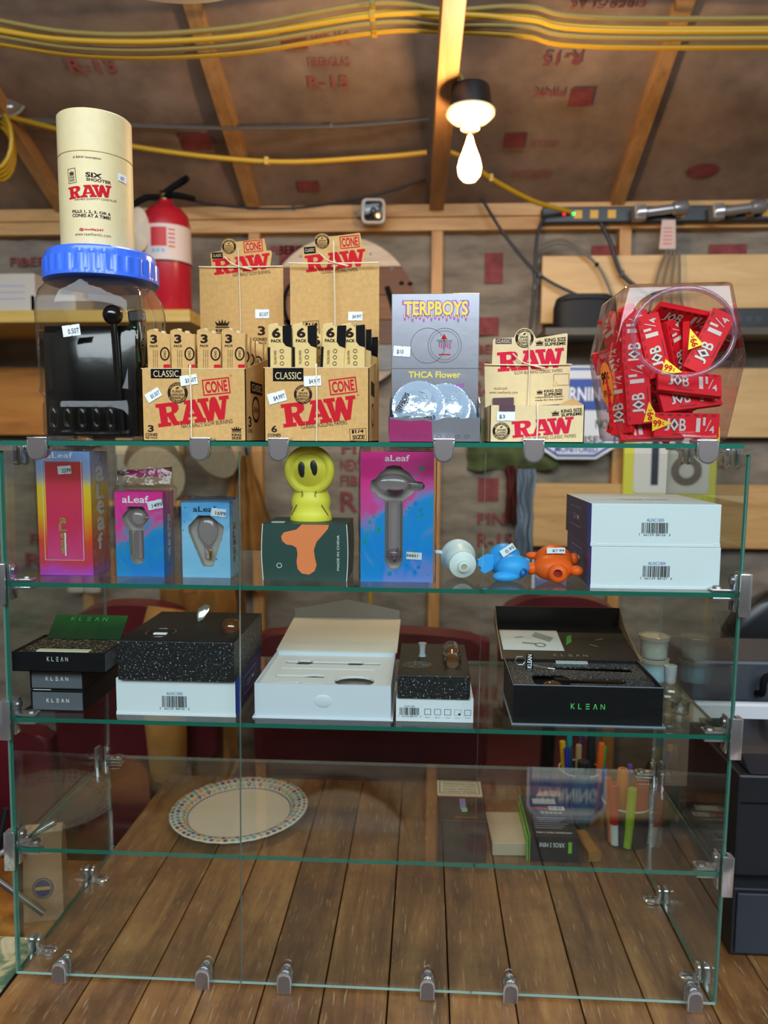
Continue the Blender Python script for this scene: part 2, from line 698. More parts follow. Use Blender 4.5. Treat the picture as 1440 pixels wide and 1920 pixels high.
# ================================================================ the setting
kraft_paper = mat('facing_paper', '#8a7362', 0.75, var=0.28, scale=9, stretch=(1, 1, 1), bump=0.5, bscale=22)
wall_paper = mat('wall_facing_paper', '#7f7365', 0.78, var=0.42, scale=6, stretch=(1.0, 1, 3.2), bump=0.7, bscale=30)
pine = wood('pine', '#a9743c', '#c08a4c', '#d09c5e', 0.5, 3, (14, 14, 1.4), 0.15, 0.08)
pine_x = wood('pine_lengthwise', '#b07f48', '#c89a60', '#d8ac72', 0.5, 3, (1.4, 14, 14), 0.15, 0.06)
pine_y = wood('pine_beam', '#94683c', '#ab7d4c', '#bd9060', 0.5, 3, (14, 1.4, 14), 0.15, 0.05)
red_ink = mat('faded_red', '#7d3a3a', 0.85, var=.35, scale=25)
red_ink2 = mat('pale_red', '#9a5248', 0.8)
WALLY, CZ, CS = 1.665, 1.48, 0.46

bm = BM()
nx, nz = 90, 60
vs = [[bm.verts.new((-2.3 + 4.6 * i / nx, 1.685 + 0.02 * abs(noise.noise((i * .35, j * .12, 3))) + 0.012 * abs(noise.noise((i * .9, j * .6, 9))), -0.75 + 2.25 * j / nz)) for i in range(nx + 1)] for j in range(nz + 1)]
for j in range(nz):
    for i in range(nx):
        bm.faces.new((vs[j][i], vs[j][i + 1], vs[j + 1][i + 1], vs[j + 1][i]))
wall = struct('wall_back', bm, wall_paper, 'back wall of brown paper-faced insulation between bare pine studs', smooth=180)
for x in (-1.72, -1.11, -0.5, 0.111, 0.722, 1.33, 1.94):
    bm = BM()
    box(bm, x - .019, x + .019, WALLY - .012, WALLY + .05, -.75, CZ - .085, 0.002)
    obj('stud', bm, pine, wall)
for z0, z1, y in ((CZ - .085, CZ - .043, WALLY - .014), (CZ - .042, CZ - .002, WALLY - .02)):
    bm = BM()
    box(bm, -2.3, 2.3, y, WALLY + .05, z0, z1, 0.002)
    obj('top_plate', bm, pine_x, wall)
F = Face(wall, (0, 1.684, 0), (1, 0, 0), (0, 0, 1), (0, 0, 1, 1))
for t, x0, z0, x1, z1 in (('FIBERGLAS', .24, .93, .46, .975), ('R-15', .24, .86, .34, .91), ('FIBERGLAS', .22, 1.0, .42, 1.03),
                          ('FI', -.21, .66, -.16, .70), ('NEX', -.215, .60, -.15, .64), ('FIB', -.215, .55, -.155, .585), ('R', -.215, .46, -.155, .53),
                          ('PINK', .26, .42, .40, .46), ('R-15', .26, .34, .38, .39), ('FIBERGLAS', -1.33, .33, -1.08, .37), ('R-15', -1.35, .25, -1.15, .30),
                          ('FIBERGLAS', .8, .62, 1.1, .66), ('OWENS', -1.3, .42, -1.1, .46), ('FIBERGLAS', -.45, 1.33, -.28, 1.36), ('FIBERGLAS', -1.36, 1.30, -1.1, 1.33)):
    F.text(t, x0, z0, x1, z1, red_ink, 0, 0.02)
for x0, z0, x1, z1 in ((.24, 1.06, .32, 1.12), (.27, 1.23, .33, 1.33), (.26, .5, .33, .58), (.8, .72, .9, .8), (-1.18, .2, -1.1, .26), (-.36, .2, -.29, .3), (-1.0, 1.28, -.9, 1.36), (-.42, 1.28, -.34, 1.36), (.62, 1.3, .72, 1.35), (1.0, 1.31, 1.12, 1.35), (.02, .3, .07, .36)):
    F.rect(x0, z0, x1, z1, red_ink)
F.done()

cl = math.sqrt(1 + CS * CS)
bm = BM()
nx, ny = 110, 70
LEN = 4.8
vs = [[None] * (nx + 1) for _ in range(ny + 1)]
for j in range(ny + 1):
    for i in range(nx + 1):
        x, s = -2.3 + 4.6 * i / nx, LEN * j / ny
        d = 0.035 * abs(noise.noise((x * 2.1, s * 1.4, 1))) + 0.014 * abs(noise.noise((x * 9, s * 3, 5)))
        y, z = WALLY + .04 - s / cl, CZ - .04 * CS + s * CS / cl
        vs[j][i] = bm.verts.new((x, y + d * CS / cl, z + d / cl))
for j in range(ny):
    for i in range(nx):
        bm.faces.new((vs[j][i], vs[j + 1][i], vs[j + 1][i + 1], vs[j][i + 1]))
ceil = struct('ceiling', bm, kraft_paper, 'sloping ceiling of brown paper-faced insulation between rafters', smooth=180)
RM = Matrix.Translation((0, WALLY, CZ)) @ Matrix.Rotation(-math.atan(CS), 4, 'X')
for x in (-1.72, -1.15, -0.5, 0.69, 1.30, 1.9):
    bm = BM()
    box(bm, x - .021, x + .021, -4.4, 0.03, -.022, .06, 0.002, RM)
    obj('rafter', bm, pine_y, ceil)
F = Face(ceil, (0, WALLY, CZ), (1, 0, 0), (0, -1 / cl, CS / cl), (0, 0, 1, 1))


def cs(y):
    return (WALLY - y) * cl


F.text('R-15', -.25, cs(1.25), -.14, cs(1.215), red_ink2, 0, .02)
F.text('PINK', -.22, cs(1.13), -.12, cs(1.10), red_ink2, 0, .02)
F.rect(-.30, cs(1.14), -.235, cs(1.085), red_ink)
F.text('FIBERGLAS', -.24, cs(1.19), -.13, cs(1.165), red_ink2)
F.text('R-15', -.89, cs(1.19), -.76, cs(1.15), red_ink2, 0, .02)
F.text('R-15', .375, cs(1.20), .475, cs(1.165), red_ink, 180, .02)
F.text('PINK', .36, cs(1.29), .45, cs(1.265), red_ink2, 180, .02)
F.rect(.465, cs(1.32), .53, cs(1.265), red_ink)
F.rect(.30, cs(1.45), .365, cs(1.40), red_ink)
F.text('FIBERGLAS', .38, cs(1.45), .46, cs(1.425), red_ink2, 180)
F.rect(-.66, cs(1.44), -.57, cs(1.38), red_ink)
F.rect(-.34, cs(1.60), -.27, cs(1.56), red_ink)
F.text('FIBERGLAS', .34, cs(1.56), .46, cs(1.53), red_ink2, 180)
F.poly([circle(.92, cs(1.545), .05, .03, 10)], red_ink)
F.text('FIBERGLAS', -.28, cs(1.50), -.12, cs(1.47), red_ink2)
F.text('FIBERGLAS', -.95, cs(1.11), -.8, cs(1.085), red_ink2)
F.text('FIBERGLAS', .42, cs(1.06), .6, cs(1.03), red_ink, 180)
F.done()

bm = BM()
box(bm, -2.34, 2.34, -2.64, 1.75, -.80, -.75)
struct('floor', bm, wood('floor_boards', '#2e231b', '#4a3828', '#5c4632', 0.6, 2.5, (8, 1, 8), 0.2), 'dark worn wooden floor')

for nm, x0, x1, y0, y1, lb in (('wall_left', -2.34, -2.3, -2.6, 1.75, 'left wall of brown paper-faced insulation'), ('wall_right', 2.3, 2.34, -2.6, 1.75, 'right wall of brown paper-faced insulation'), ('wall_front', -2.34, 2.34, -2.64, -2.6, 'wall behind the viewer faced with brown paper')):
    bm = BM()
    box(bm, x0, x1, y0, y1, -.75, 3.6)
    struct(nm, bm, wall_paper, lb)

# boards nailed across the studs
def trim(name, label, x0, x1, z0, z1, y0=1.628, y1=1.652, m=None):
    b = BM()
    box(b, x0, x1, y0, y1, z0, z1, 0.002)
    return struct(name, b, m or pine_x, label)


ply = wood('plywood', '#b98f5a', '#cda66e', '#dbb780', 0.5, 2.0, (1.2, 10, 10), 0.1, 0.05)
trim('trim_1', 'pale plywood board behind the fishbowl jar, below the power strip', .452, 1.6, 1.09, 1.305, m=ply)
trim('trim_2', 'wide pine board beside the warning sign', .56, 1.6, .722, .945, m=ply)
trim('trim_3', 'low pine board below the number sign', .44, 1.6, .354, .566, m=pine_x)
trim('trim_4', 'orange pine board behind the left shelf', -2.2, -.90, .72, .95, m=wood('knotty_pine', '#8a5220', '#b9762f', '#cb8b42', 0.45, 2.2, (1.5, 9, 9), 0.1))
# the lower beam that carries the hanging bulb
BP0, BP1 = Vector((.107, 1.66, 1.455)), Vector((.134, .25, 1.565))
bm = BM()
bd = (BP1 - BP0)
BMx = Matrix.Translation(BP0) @ bd.to_track_quat('Y', 'Z').to_matrix().to_4x4()
box(bm, -.0235, .0235, 0, bd.length, 0, .089, 0.002, BMx)
struct('beam', bm, pine_y, 'pine tie beam carrying the hanging bulb')

# ================================================================ counter of worn planks
counter = thing('counter', 'worn brown plank counter that carries the glass case', 'counter', (0, 0, 0))
cw = wood('counter_wood', '#4f331c', '#80572f', '#a47a47', 0.45, 1.6, (16, 1.8, 16), 0.35, 0.18, coat=0.12, worn=0.48)
edges = [-.457, -.355, -.2758, -.2008, -.1224, -.0439, .0395, .118, .2023, .285, .3682]
while edges[-1] < 1.35:
    edges.append(edges[-1] + .083)
for a, b in zip(edges, edges[1:]):
    bm = BM()
    j = random.uniform(-.0004, .0004)
    box(bm, a + .0008, b - .0008, -.45, .60, -.032, j, 0.0015)
    obj('plank', bm, cw, counter)
bm = BM()
box(bm, -.44, edges[-1] - .02, -.43, -.40, -.14, -.033)
box(bm, -.44, edges[-1] - .02, .55, .58, -.14, -.033)
box(bm, -.44, -.41, -.40, .55, -.14, -.033)
obj('apron', bm, mat('dark_wood', '#3a291c', 0.6, var=.2), counter)
for x in (-.42, 1.3):
    for y in (-.41, .56):
        bm = BM()
        box(bm, x - .03, x + .03, y - .03, y + .03, -.75, -.034, .003)
        obj('leg', bm, MAT['dark_wood'], counter)

# ================================================================ glass display case
glass = clear('clear_glass', '#f8fbf9', 0.04, power=4.0)
back_edge = clear('far_glass_edge', '#e6efe9', .1, .05, grey=('#b9c6bf', .35), power=3)
seam_edge = mat('pale_glass_edge', '#8fb0a6', 0.15, spec=.6)
gedge = mat('glass_edge', '#1d6656', 0.12, spec=0.6, coat=0.5)
chrome = mat('chrome', '#d9dce2', 0.16, metal=.9)
satin = mat('satin_steel', '#8f8886', 0.38, metal=.85)
SH = 0.0108


def shear(bm):
    for v in bm.verts:
        v.co.x += SH * v.co.z


case = thing('glass_display_case', 'clear glass three-shelf display case with chrome clips', 'display case', (0, 0, 0))


def pane(name, x0, x1, y0, y1, z0, z1):
    bm = BM()
    box(bm, x0, x1, y0, y1, z0, z1)
    d = [x1 - x0, y1 - y0, z1 - z0]
    thin = d.index(min(d))
    for f in bm.faces:
        f.normal_update()
        f.material_index = 0 if abs(f.normal[thin]) > .5 else (2 if f.normal.y > .5 else 1)
    shear(bm)
    return obj(name, bm, [glass, seam_edge if name == 'front_panel' else gedge, back_edge], case)


HW, D = .457, .2933
pane('side_panel', -HW, -HW + .005, 0.0005, D, .002, .6975)
pane('side_panel', HW - .005, HW, 0.0005, D, .002, .6975)
for a, b in ((-HW + .001, -.1536), (-.1528, .1457), (.1465, HW - .003)):
    pane('front_panel', a, b, -.005, -.0003, .004, .6975)
pane('top_panel', -HW + .008, HW - .012, -.009, D, ZT - .0055, ZT)
for z in (Z2, Z3, Z4):
    pane('shelf', -HW + .0055, HW - .0055, .0005, D - .002, z - .0055, z)


def chrome_part(name, bm, m=None):
    shear(bm)
    return obj(name, bm, m or chrome, case, smooth=40)


def tab(x0, x1, z0, z1, r, top=False, n=6):
    """plate outline with one rounded end"""
    c = (x0 + x1) / 2
    h = (x1 - x0) / 2
    if top:
        return [(x0, z0), (x1, z0)] + [(c + h * math.cos(rad(180 * i / n)), z1 - h + h * math.sin(rad(180 * i / n))) for i in range(n + 1)]
    return [(x1, z1), (x0, z1)] + [(c + h * math.cos(rad(180 + 180 * i / n)), z0 + h + h * math.sin(rad(180 + 180 * i / n))) for i in range(n + 1)]


for x in (-.4022, -.1994, -.1032, .0955, .2015, .4026):
    bm = BM()
    prism(bm, tab(x - .0125, x + .0125, .6855, .7145, .01), -.0125, -.0095, bev=.001)
    box(bm, x - .0125, x + .0125, -.0125, .016, ZT + .0005, ZT + .0045, .001)
    prism(bm, tab(x - .0105, x + .0105, .6875, .7035, .01), .0008, .0045, bev=.001)
    k = chrome_part('clip', bm)
    bm = BM()
    prism(bm, tab(x - .0105, x + .0105, .6875, .7135, .01), -.0131, -.0124)
    shear(bm)
    obj('clip_face', bm, satin, k)
for x in (-.3926, -.2017, -.0945, .0900, .1956, .4247):
    bm = BM()
    prism(bm, tab(x - .0095, x + .0095, 0.0005, .0295, .01, True), -.0155, -.0065, bev=.0012)
    prism(bm, tab(x - .0085, x + .0085, 0.0005, .0265, .01, True), .0006, .006, bev=.001)
    box(bm, x - .0085, x + .0085, -.0155, .006, .0003, .0036, .001)
    ball(bm, (x, .008, .018), (.0075, .005, .0075), 12)
    k = chrome_part('foot_clip', bm)
    bm = BM()
    prism(bm, tab(x - .0078, x + .0078, 0.002, .0255, .01, True), -.0161, -.0154)
    shear(bm)
    obj('clip_face', bm, satin, k)


def corner_clamp(side, z, y=0.0):
    """clamp that grips a shelf end and the side pane"""
    xo = side * HW
    s = side
    bm = BM()
    a, b = sorted((xo + s * .0005, xo + s * .007))
    box(bm, a, b, y - .0085, y + .004 if y < .1 else y + .006, z - .027, z + .025, .0015)
    a, b = sorted((xo + s * .007, xo - s * .007))
    box(bm, a, b, y - .0105, y - .0065, z - .027, z + .025, .0012) if y < .1 else None
    a, b = sorted((xo - s * .006, xo - s * .034))
    for q0, q1 in ((z + .0005, z + .004), (z - .0095, z - .006)):
        pts = [(a, 0), (b, 0), (b, .014), (a, .014)]
        box(bm, a, b, y + .001, y + .018, q0, q1, .0012)
    a, b = sorted((xo - s * .0055, xo - s * .0085))
    box(bm, a, b, y + .001, y + .018, z - .024, z + .022, .001)
    k = chrome_part('shelf_clamp', bm)
    bm = BM()
    lathe(bm, [(0, .0035), (.0055, .003), (.0065, 0), (0, 0)], 14, Matrix.Translation((xo - s * .0085, y + .0095, z + .014)) @ Matrix.Rotation(rad(-90 * s), 4, 'Y'))
    lathe(bm, [(0, .003), (.0055, .0026), (.0065, 0), (0, 0)], 14, Matrix.Translation((xo - s * .026, y + .0095, z + .004)))
    shear(bm)
    obj('screw', bm, satin, k, smooth=40)


for z in (Z2, Z3, Z4):
    for s in (-1, 1):
        corner_clamp(s, z)
for z in (Z4,):
    for s in (-1, 1):
        corner_clamp(s, z, .268)


def base_clip(side, y, top=False):
    xo, s = side * HW, side
    z = 0.0 if not top else ZT - .006
    bm = BM()
    sg = -1 if top else 1
    for q in (-.0085, .0008):
        a, b = sorted((xo - s * .0025 + s * q, xo - s * .0025 + s * (q + .0042 + (.003 if q > 0 else 0))))
        prism(bm, tab(y - .009, y + .009, .0005, .026, .01, True), a, b, Matrix.Translation((0, 0, z)) @ Matrix.Diagonal((1, 1, sg, 1)) @ Matrix(((0, 1, 0, 0), (1, 0, 0, 0), (0, 0, 1, 0), (0, 0, 0, 1))), .001)
    lathe(bm, [(0, .0045), (.009, .0045), (.011, .003), (.011, 0), (0, 0)], 18, Matrix.Translation((xo - s * .0215, y, z + (.0005 if not top else -.0045))))
    box(bm, *sorted((xo - s * .022, xo - s * .004)), y - .008, y + .008, z + (.0005 if not top else -.004), z + (.004 if not top else -.0005), .001)
    k = chrome_part('base_clip' if not top else 'top_clip', bm)
    bm = BM()
    box(bm, xo - s * .0215 - .007, xo - s * .0215 + .007, y - .001, y + .001, z + (.0051 if not top else -.0055), z + (.0056 if not top else -.005))
    shear(bm)
    obj('screw_slot', bm, mat('slot_dark', '#2a2a2c', .5), k)


for s in (-1, 1):
    for y in (.045, .215):
        base_clip(s, y)
        base_clip(s, y, True)

# ================================================================ goods on top of the case
kraft = mat('kraft_card', '#c89f62', 0.7, spec=.25, var=0.10, scale=160, bump=0.05)
kraft_in = mat('kraft_card_inner', '#d8c39c', 0.7)
cream = mat('cream_card', '#d9c392', 0.6, var=0.05, scale=120)
straw = mat('straw_card', '#d3b671', 0.6, var=0.06, scale=120)
red = mat('red', '#c01b28', 0.7, spec=.12)
rose = mat('rose_red', '#cc2240', 0.7, spec=.12)
ink = mat('dark_brown', '#2a1b17', 0.75, spec=.1)
black = mat('black', '#0d0d0f', 0.7, spec=.1)
white = mat('white', '#eef0f2', 0.5)
twine_m = mat('twine', '#e6d9b8', 0.8)
gold_txt = mat('brown', '#6b4a22', 0.7, spec=.1)


def loft(bm, rings, closed=True, caps=True, mi=0):
    vs = [[bm.verts.new(p) for p in r] for r in rings]
    n = len(vs[0])
    for a, b in zip(vs, vs[1:]):
        for i in range(n if closed else n - 1):
            bm.faces.new((a[i], a[(i + 1) % n], b[(i + 1) % n], b[i])).material_index = mi
    if caps:
        bm.faces.new(vs[0][::-1]).material_index = mi
        bm.faces.new(vs[-1]).material_index = mi
    return vs


def plate(bm, loops, y0, y1, mi=0, M=None):
    """flat board in the XZ plane with holes, from y0 (front) to y1"""
    tb = BM()
    fillpoly(tb, loops)
    tb.verts.index_update()
    tv = [(v.co.x, v.co.y) for v in tb.verts]
    tf = []
    for f in tb.faces:
        f.normal_update()
        ix = [v.index for v in f.verts]
        tf.append(ix if f.normal.z > 0 else ix[::-1])
    tb.free()
    new = []
    a = [bm.verts.new((x, y0, z)) for x, z in tv]
    b = [bm.verts.new((x, y1, z)) for x, z in tv]
    for f in tf:
        bm.faces.new([a[i] for i in f]).material_index = mi
        bm.faces.new([b[i] for i in f][::-1]).material_index = mi
    new += a + b
    for lp in loops:
        p = [bm.verts.new((x, y0, z)) for x, z in lp]
        q = [bm.verts.new((x, y1, z)) for x, z in lp]
        new += p + q
        n = len(lp)
        for i in range(n):
            bm.faces.new((p[i], q[i], q[(i + 1) % n], p[(i + 1) % n])).material_index = mi
    mv(bm, new, M)


def sq(hw, r, n=40, sq_=1.0):
    """rounded square of half-width hw; sq_ = 0 gives a circle of radius r"""
    out = []
    for i in range(n):
        a = 2 * math.pi * i / n
        c, s = math.cos(a), math.sin(a)
        p = 2 + 7 * sq_
        k = (abs(c) ** p + abs(s) ** p) ** (-1 / p)
        out.append((k * c * hw, k * s * hw))
    return out


# ---- blue-lidded clear jar
jar = thing('plastic_jar', 'clear square plastic jar with blue ribbed lid, full of black items', 'jar', (-.350, .090, ZT))
pet = clear('clear_plastic', '#f1f1ee', 0.022, 0.04, power=3.2)
prof = [(.056, 0, .7), (.0615, .003, .75), (.064, .012, .75), (.064, .045, .75), (.062, .050, .75), (.062, .056, .75), (.0665, .062, .75), (.0665, .066, .75), (.0655, .07, .75), (.0675, .12, .75), (.0685, .162, .75), (.068, .174, .7), (.066, .190, .5), (.0635, .202, .15), (.0625, .208, 0), (.0625, .216, 0)]
bm = BM()
loft(bm, [[(x, y, z) for x, y in sq(h, h, 48, s)] for h, z, s in prof])
obj('body', bm, pet, jar, smooth=50)
for i in range(5):
    bm = BM()
    ball(bm, (-.041 + i * .0185, -.064, .029), (.0058, .004, .0165), 12)
    obj('rib', bm, pet, jar, smooth=180)
bm = BM()
n = 180
rings = []
for k, (r, z) in enumerate([(.0705, .2055), (.0728, .207), (.0728, .211), (.0718, .213), (.0718, .231), (.0700, .234), (.0695, .2405), (.067, .243), (.064, .243)]):
    rib = .0011 if k in (3, 4) else 0
    rings.append([((r + (rib if (i // 3) % 2 else -rib * .4)) * math.cos(2 * math.pi * i / n), (r + (rib if (i // 3) % 2 else -rib * .4)) * math.sin(2 * math.pi * i / n), z) for i in range(n)])
loft(bm, rings)
obj('lid', bm, mat('blue_plastic', '#3a70f0', 0.3, coat=.2), jar, smooth=35)
F = Face(jar, (-.053, -.0685, 0), (.106, 0, 0), (0, 0, .1856), (80, 816, 235, 545))
F.sticker(141, 616, 33, 20, '0.50T', 7)
F2 = rside(jar, .0682, -.07, .07, .19, (0, 0, 1, 1))
F2.sticker(.42, .7, .16, .11, '0.50', 0)
gloss_black = mat('glossy_black', '#0b0d10', 0.14, bump=0.25, bscale=14, coat=.4)
for i in range(5):
    p = thing('black_pouch', 'flat glossy black pouch standing inside the blue-lidded jar', 'pouch', (-.350, .045 + i * .0205, ZT + .004), group='black pouches in the blue-lidded jar')
    bm = BM()
    loft(bm, [[(x, y, z) for x, y in [(-.060, 0), (-.03, -.0085), (.03, -.0085), (.060 - .004 * i, 0), (.03, .0085), (-.03, .0085)]] for z in (.002, .02, .12 + .004 * (i % 2))] + [[(x, y * .15, .137 + .003 * (i % 3)) for x, y in [(-.060, 0), (-.03, -.0085), (.03, -.0085), (.060 - .004 * i, 0), (.03, .0085), (-.03, .0085)]]])
    obj('pouch_body', bm, gloss_black, p, smooth=50)
    bm = BM()
    box(bm, -.058, .055, -.0008, .0008, .134, .142, .0004)
    obj('seal_strip', bm, gloss_black, p)
for k, (x, y, z, h, tilt, lab) in enumerate(((-.305, .033, .004, .148, 3, 'slim black stick with a round ball end in the blue-lidded jar'), (-.300, .055, .004, .118, 4, 'short black stick with a round ball end beside the green-streaked lighter'))):
    t = thing('ball_end_stick', lab, 'stick', (x, y, ZT + z), rot=(0, rad(tilt * -1), 0))
    bm = BM()
    tube(bm, [(0, 0, .004), (0, 0, h * .5), (0, 0, h)], .0042, 10, 1)
    obj('shaft', bm, gloss_black, t, smooth=50)
    bm = BM()
    ball(bm, (0, 0, h + .006), .0125, 18)
    obj('ball_end', bm, gloss_black, t, smooth=180)
t = thing('lighter', 'black lighter with a painted green reflection stripe inside the blue-lidded jar', 'lighter', (-.297, .085, ZT + .1), rot=(0, rad(-6), 0))
bm = BM()
loft(bm, [[(.011 * math.cos(a), .008 * math.sin(a), z) for a in [2 * math.pi * i / 16 for i in range(16)]] for z in (0, .055)])
obj('body', bm, gloss_black, t, smooth=50)
bm = BM()
box(bm, -.009, .012, -.007, .007, .0555, .072, .003)
obj('cap', bm, mat('matte_black', '#17181a', .5), t)
bm = BM()
box(bm, -.002, .001, -.0092, -.0078, .004, .05)  # thin bar whose colour paints in a green reflection on the casing
obj('streak', bm, mat('green_reflection', '#16d45a', .3), t)

# ---- cream paper tube on the jar lid
tb_ = thing('paper_tube', 'tall cream cardboard tube with red logo standing on the blue lid', 'tube', (-.3545, .092, ZT + .2432), rotz=23)
tube_card = mat('tube_card', '#dccb9b', 0.5, var=.04, scale=90)
TR = .0462
bm = BM()
lathe(bm, [(0, 0), (TR - .0006, 0), (TR, .0006), (TR, .1170), (TR - .001, .1177), (TR - .001, .1183), (TR - .012, .1183)], 72)
obj('body', bm, tube_card, tb_, smooth=35)
bm = BM()
lathe(bm, [(TR - .012, .1187), (TR - .0006, .1187), (TR, .1193), (TR, .1695), (TR - .001, .1705), (0, .1705)], 72)
obj('lid', bm, tube_card, tb_, smooth=35)
F = Face(tb_, (0, 0, .009), (.0955, 0, 0), (0, 0, .1095), (108, 470, 248, 282), curve=((0, 0, .009), TR))
F.text('A RAW innovation', 137, 298, 188, 293, ink, -1, .01)
F.frame(125, 349, 142, 318, 1, ink, 4)
F.crown(127.5, 333, 138.5, 322, ink, 4)
F.text('KING', 128, 339, 139, 334.5, ink, 4, .02)
F.text('SIZE', 128, 345, 139, 340.5, ink, 4, .02)
F.text('SIX', 160, 337, 189, 327, ink, -2, .035)
F.text('SHOOTER', 161, 345.5, 205, 339, ink, -2, .03)
F.slab(125, 378.5, 206, 353, red, 5)
F.text('VARIABLE QUANTITY CONE FILLER', 137, 384.5, 215, 379.5, ink, 3)
F.text('FILLS 1, 2, 3, OR 6', 132, 413, 202, 406, ink, -1.5, .03)
F.text('CONES AT A TIME!', 132, 421, 202, 414, ink, -1.5, .03)
F.text('@rawlife247', 145, 450, 189, 443.5, red, 0, .025)
F.text('www.rawthentic.com', 136, 459.5, 201, 453, ink, 0, -.006)
F.sticker(229, 326, 21, 16, '$25', -4, tx=(.25, .65))
F.done()


# ---- kraft display trays with cone packs
def twine(root, x, y0, ztray, ycard, ztop, hx0=None, hx1=None):
    bm = BM()
    tube(bm, [(x, y0 - .0016, .001), (x + .0008, y0 - .0018, ztray * .5), (x, y0 - .0016, ztray + .0008), (x, y0 + .004, ztray + .002)], .0011, 6, 5)
    obj('twine', bm, twine_m, root, smooth=60)
    bm = BM()
    tube(bm, [(x + .001, ycard - .003, ztray), (x + .002, ycard - .0022, (ztray + ztop) / 2), (x, ycard - .0022, ztop)], .0011, 6, 5)
    if hx0 is not None:
        zt = hx1[2]
        obj('twine', bm, twine_m, root, smooth=60)
        bm = BM()
        tube(bm, [(hx0, ycard - .002, zt), (x, ycard - .003, zt - .001), (hx1[0], ycard - .002, zt)], .001, 6, 5)
        tube(bm, [(x, ycard - .004, zt), (x - .01, ycard - .006, zt + .004), (x - .021, ycard - .006, zt + .014)], .001, 6, 5)
        tube(bm, [(x, ycard - .004, zt), (x + .012, ycard - .006, zt - .003), (x + .022, ycard - .005, zt - .005)], .001, 6, 5)
    obj('twine', bm, twine_m, root, smooth=60)


def tray(name, label, x0, x1, y0, y1, h, hback, card, outline_px, card_px, ytop_card):
    cx = (x0 + x1) / 2
    w = x1 - x0
    d = y1 - y0
    t = thing(name, label, 'display box', (cx, y0, ZT))
    bm = BM()
    q = .0012
    box(bm, -w / 2, w / 2, 0, q, 0, h)
    box(bm, -w / 2, w / 2, 0, d, 0, q)
    for s in (-1, 1):
        a, b = sorted((s * w / 2, s * (w / 2 - q)))
        M = Matrix(((0, 1, 0, 0), (1, 0, 0, 0), (0, 0, 1, 0), (0, 0, 0, 1)))
        prism(bm, [(0, 0), (d, 0), (d, hback * .62), (d * .55, hback * .5 + h * .25), (0.0, h)], a, b, M)
    obj('tray', bm, kraft, t)
    bm = BM()
    box(bm, -w / 2 + q, w / 2 - q, q, q + .0006, .002, h - .0005)
    box(bm, -w / 2 - .0002, w / 2 + .0002, -.0002, q + .0005, h, h + .0009)
    obj('cut_edge', bm, kraft_in, t)
    # header card in the units of the photograph's card rectangle
    l, bo, r, to = card_px
    cw_, chh = w, ytop_card
    pts = [(-w / 2 + (px - l) / (r - l) * w, (py - bo) / (to - bo) * chh) for px, py in outline_px]
    bm = BM()
    prism(bm, pts, d - .0015, d)
    obj('header_card', bm, card, t)
    return t, Face(t, (-w / 2, 0, 0), (w, 0, 0), (0, 0, h), None), Face(t, (-w / 2, d - .0015, 0), (w, 0, 0), (0, 0, chh), card_px)


o1 = [(378, 821), (533, 821), (533, 504), (509, 503.5), (513, 478), (511, 474.5), (503, 474), (499, 453), (449, 458)] + circle(434, 467, 14.5, -14.5, 10, 40, 150) + [(419, 474), (401, 477.5), (399, 480), (401, 503), (378, 502.5)]
b1, F, H = tray('cone_display_box', 'kraft display box of three-packs with the taller card, beside the jar', -.2775, -.1445, .03, .288, .0905, .19, kraft, o1, (378, 821, 533, 503), .2715)
F.px = (268, 821, 462, 691)
F.rect(286, 708, 343, 691, black)
F.text('CLASSIC', 291, 705.5, 338, 694, cream, 0, .0, 1)
F.badge(335.5, 734, 19, ('PUREST', 'GENUINE', 'FIBERS'), ink, kraft)
F.frame(382, 737, 433, 708, 2.2, red, 6)
F.text('CONE', 387, 733, 428, 712, red, 6, .03)
F.slab(295, 788, 433, 746, red, 7)
F.text('NATURALLY SLOW BURNING', 341, 793, 437, 785.5, ink, 6, .0)
F.text('3', 278, 804.5, 289, 792, ink, 0, .03)
F.text('CONES', 273, 812, 296, 806.5, ink, 0, .03)
F.text('PER PACK', 273, 816.8, 296, 813, ink, 0, .02)
F.crown(434, 804.5, 454, 793, ink)
F.text('KING', 435, 811.5, 453, 806.5, ink, 0, .04)
F.text('SIZE', 435, 817.5, 453, 812.5, ink, 0, .04)
F.text('TM', 432, 705, 437, 702, red)
F.sticker(357, 711, 32, 18, '$3.50T', 8)
F.sticker(290, 738, 29, 17, '$3.50T', 30)
F.done()
S = rside(b1, .0665, 0, .258, .0905, (0, 0, .258, .0905))
S.rect(.025, .062, .095, .0775, black)
S.text('CLASSIC', .032, .0655, .088, .0745, cream, 0, 0, 1)
S.ring(.055, .042, .022, .0175, .004, ink)
S.text('GENUINE', .04, .038, .07, .045, ink)
S.text('3', .012, .018, .028, .032, ink, 0, .03)
S.text('CONES', .008, .011, .032, .016, ink)
S.done('side_')
H.badge(434, 467, 13, ('PUREST', 'GENUINE', 'FIBERS'), ink, kraft)
H.rect(402, 488, 422, 477, black, 3)
H.text('CLASSIC', 404, 485, 420, 480, cream, 3, 0, 1)
H.frame(461, 477, 496, 456, 1.6, red, 5)
H.text('CONE', 464, 474, 493, 459, red, 5, .03)
H.slab(404, 512, 510, 484, red, 6)
H.text('NATURALLY SLOW BURNING', 440, 518, 510, 512, ink, 5)
H.crown(405, 613, 433, 596, ink)
H.text('KING', 407, 621, 430, 615, ink, 0, .04)
H.text('SIZE', 407, 628.5, 430, 622.5, ink, 0, .04)
H.text('3', 485, 627, 499, 610, ink, 0, .03)
H.text('CONES', 476, 637, 502, 631, ink, 0, .03)
H.text('PER PACK', 476, 643, 502, 639, ink, 0, .02)
H.sticker(494, 588, 26, 16, '$3.50T', 0)
H.done('card_')
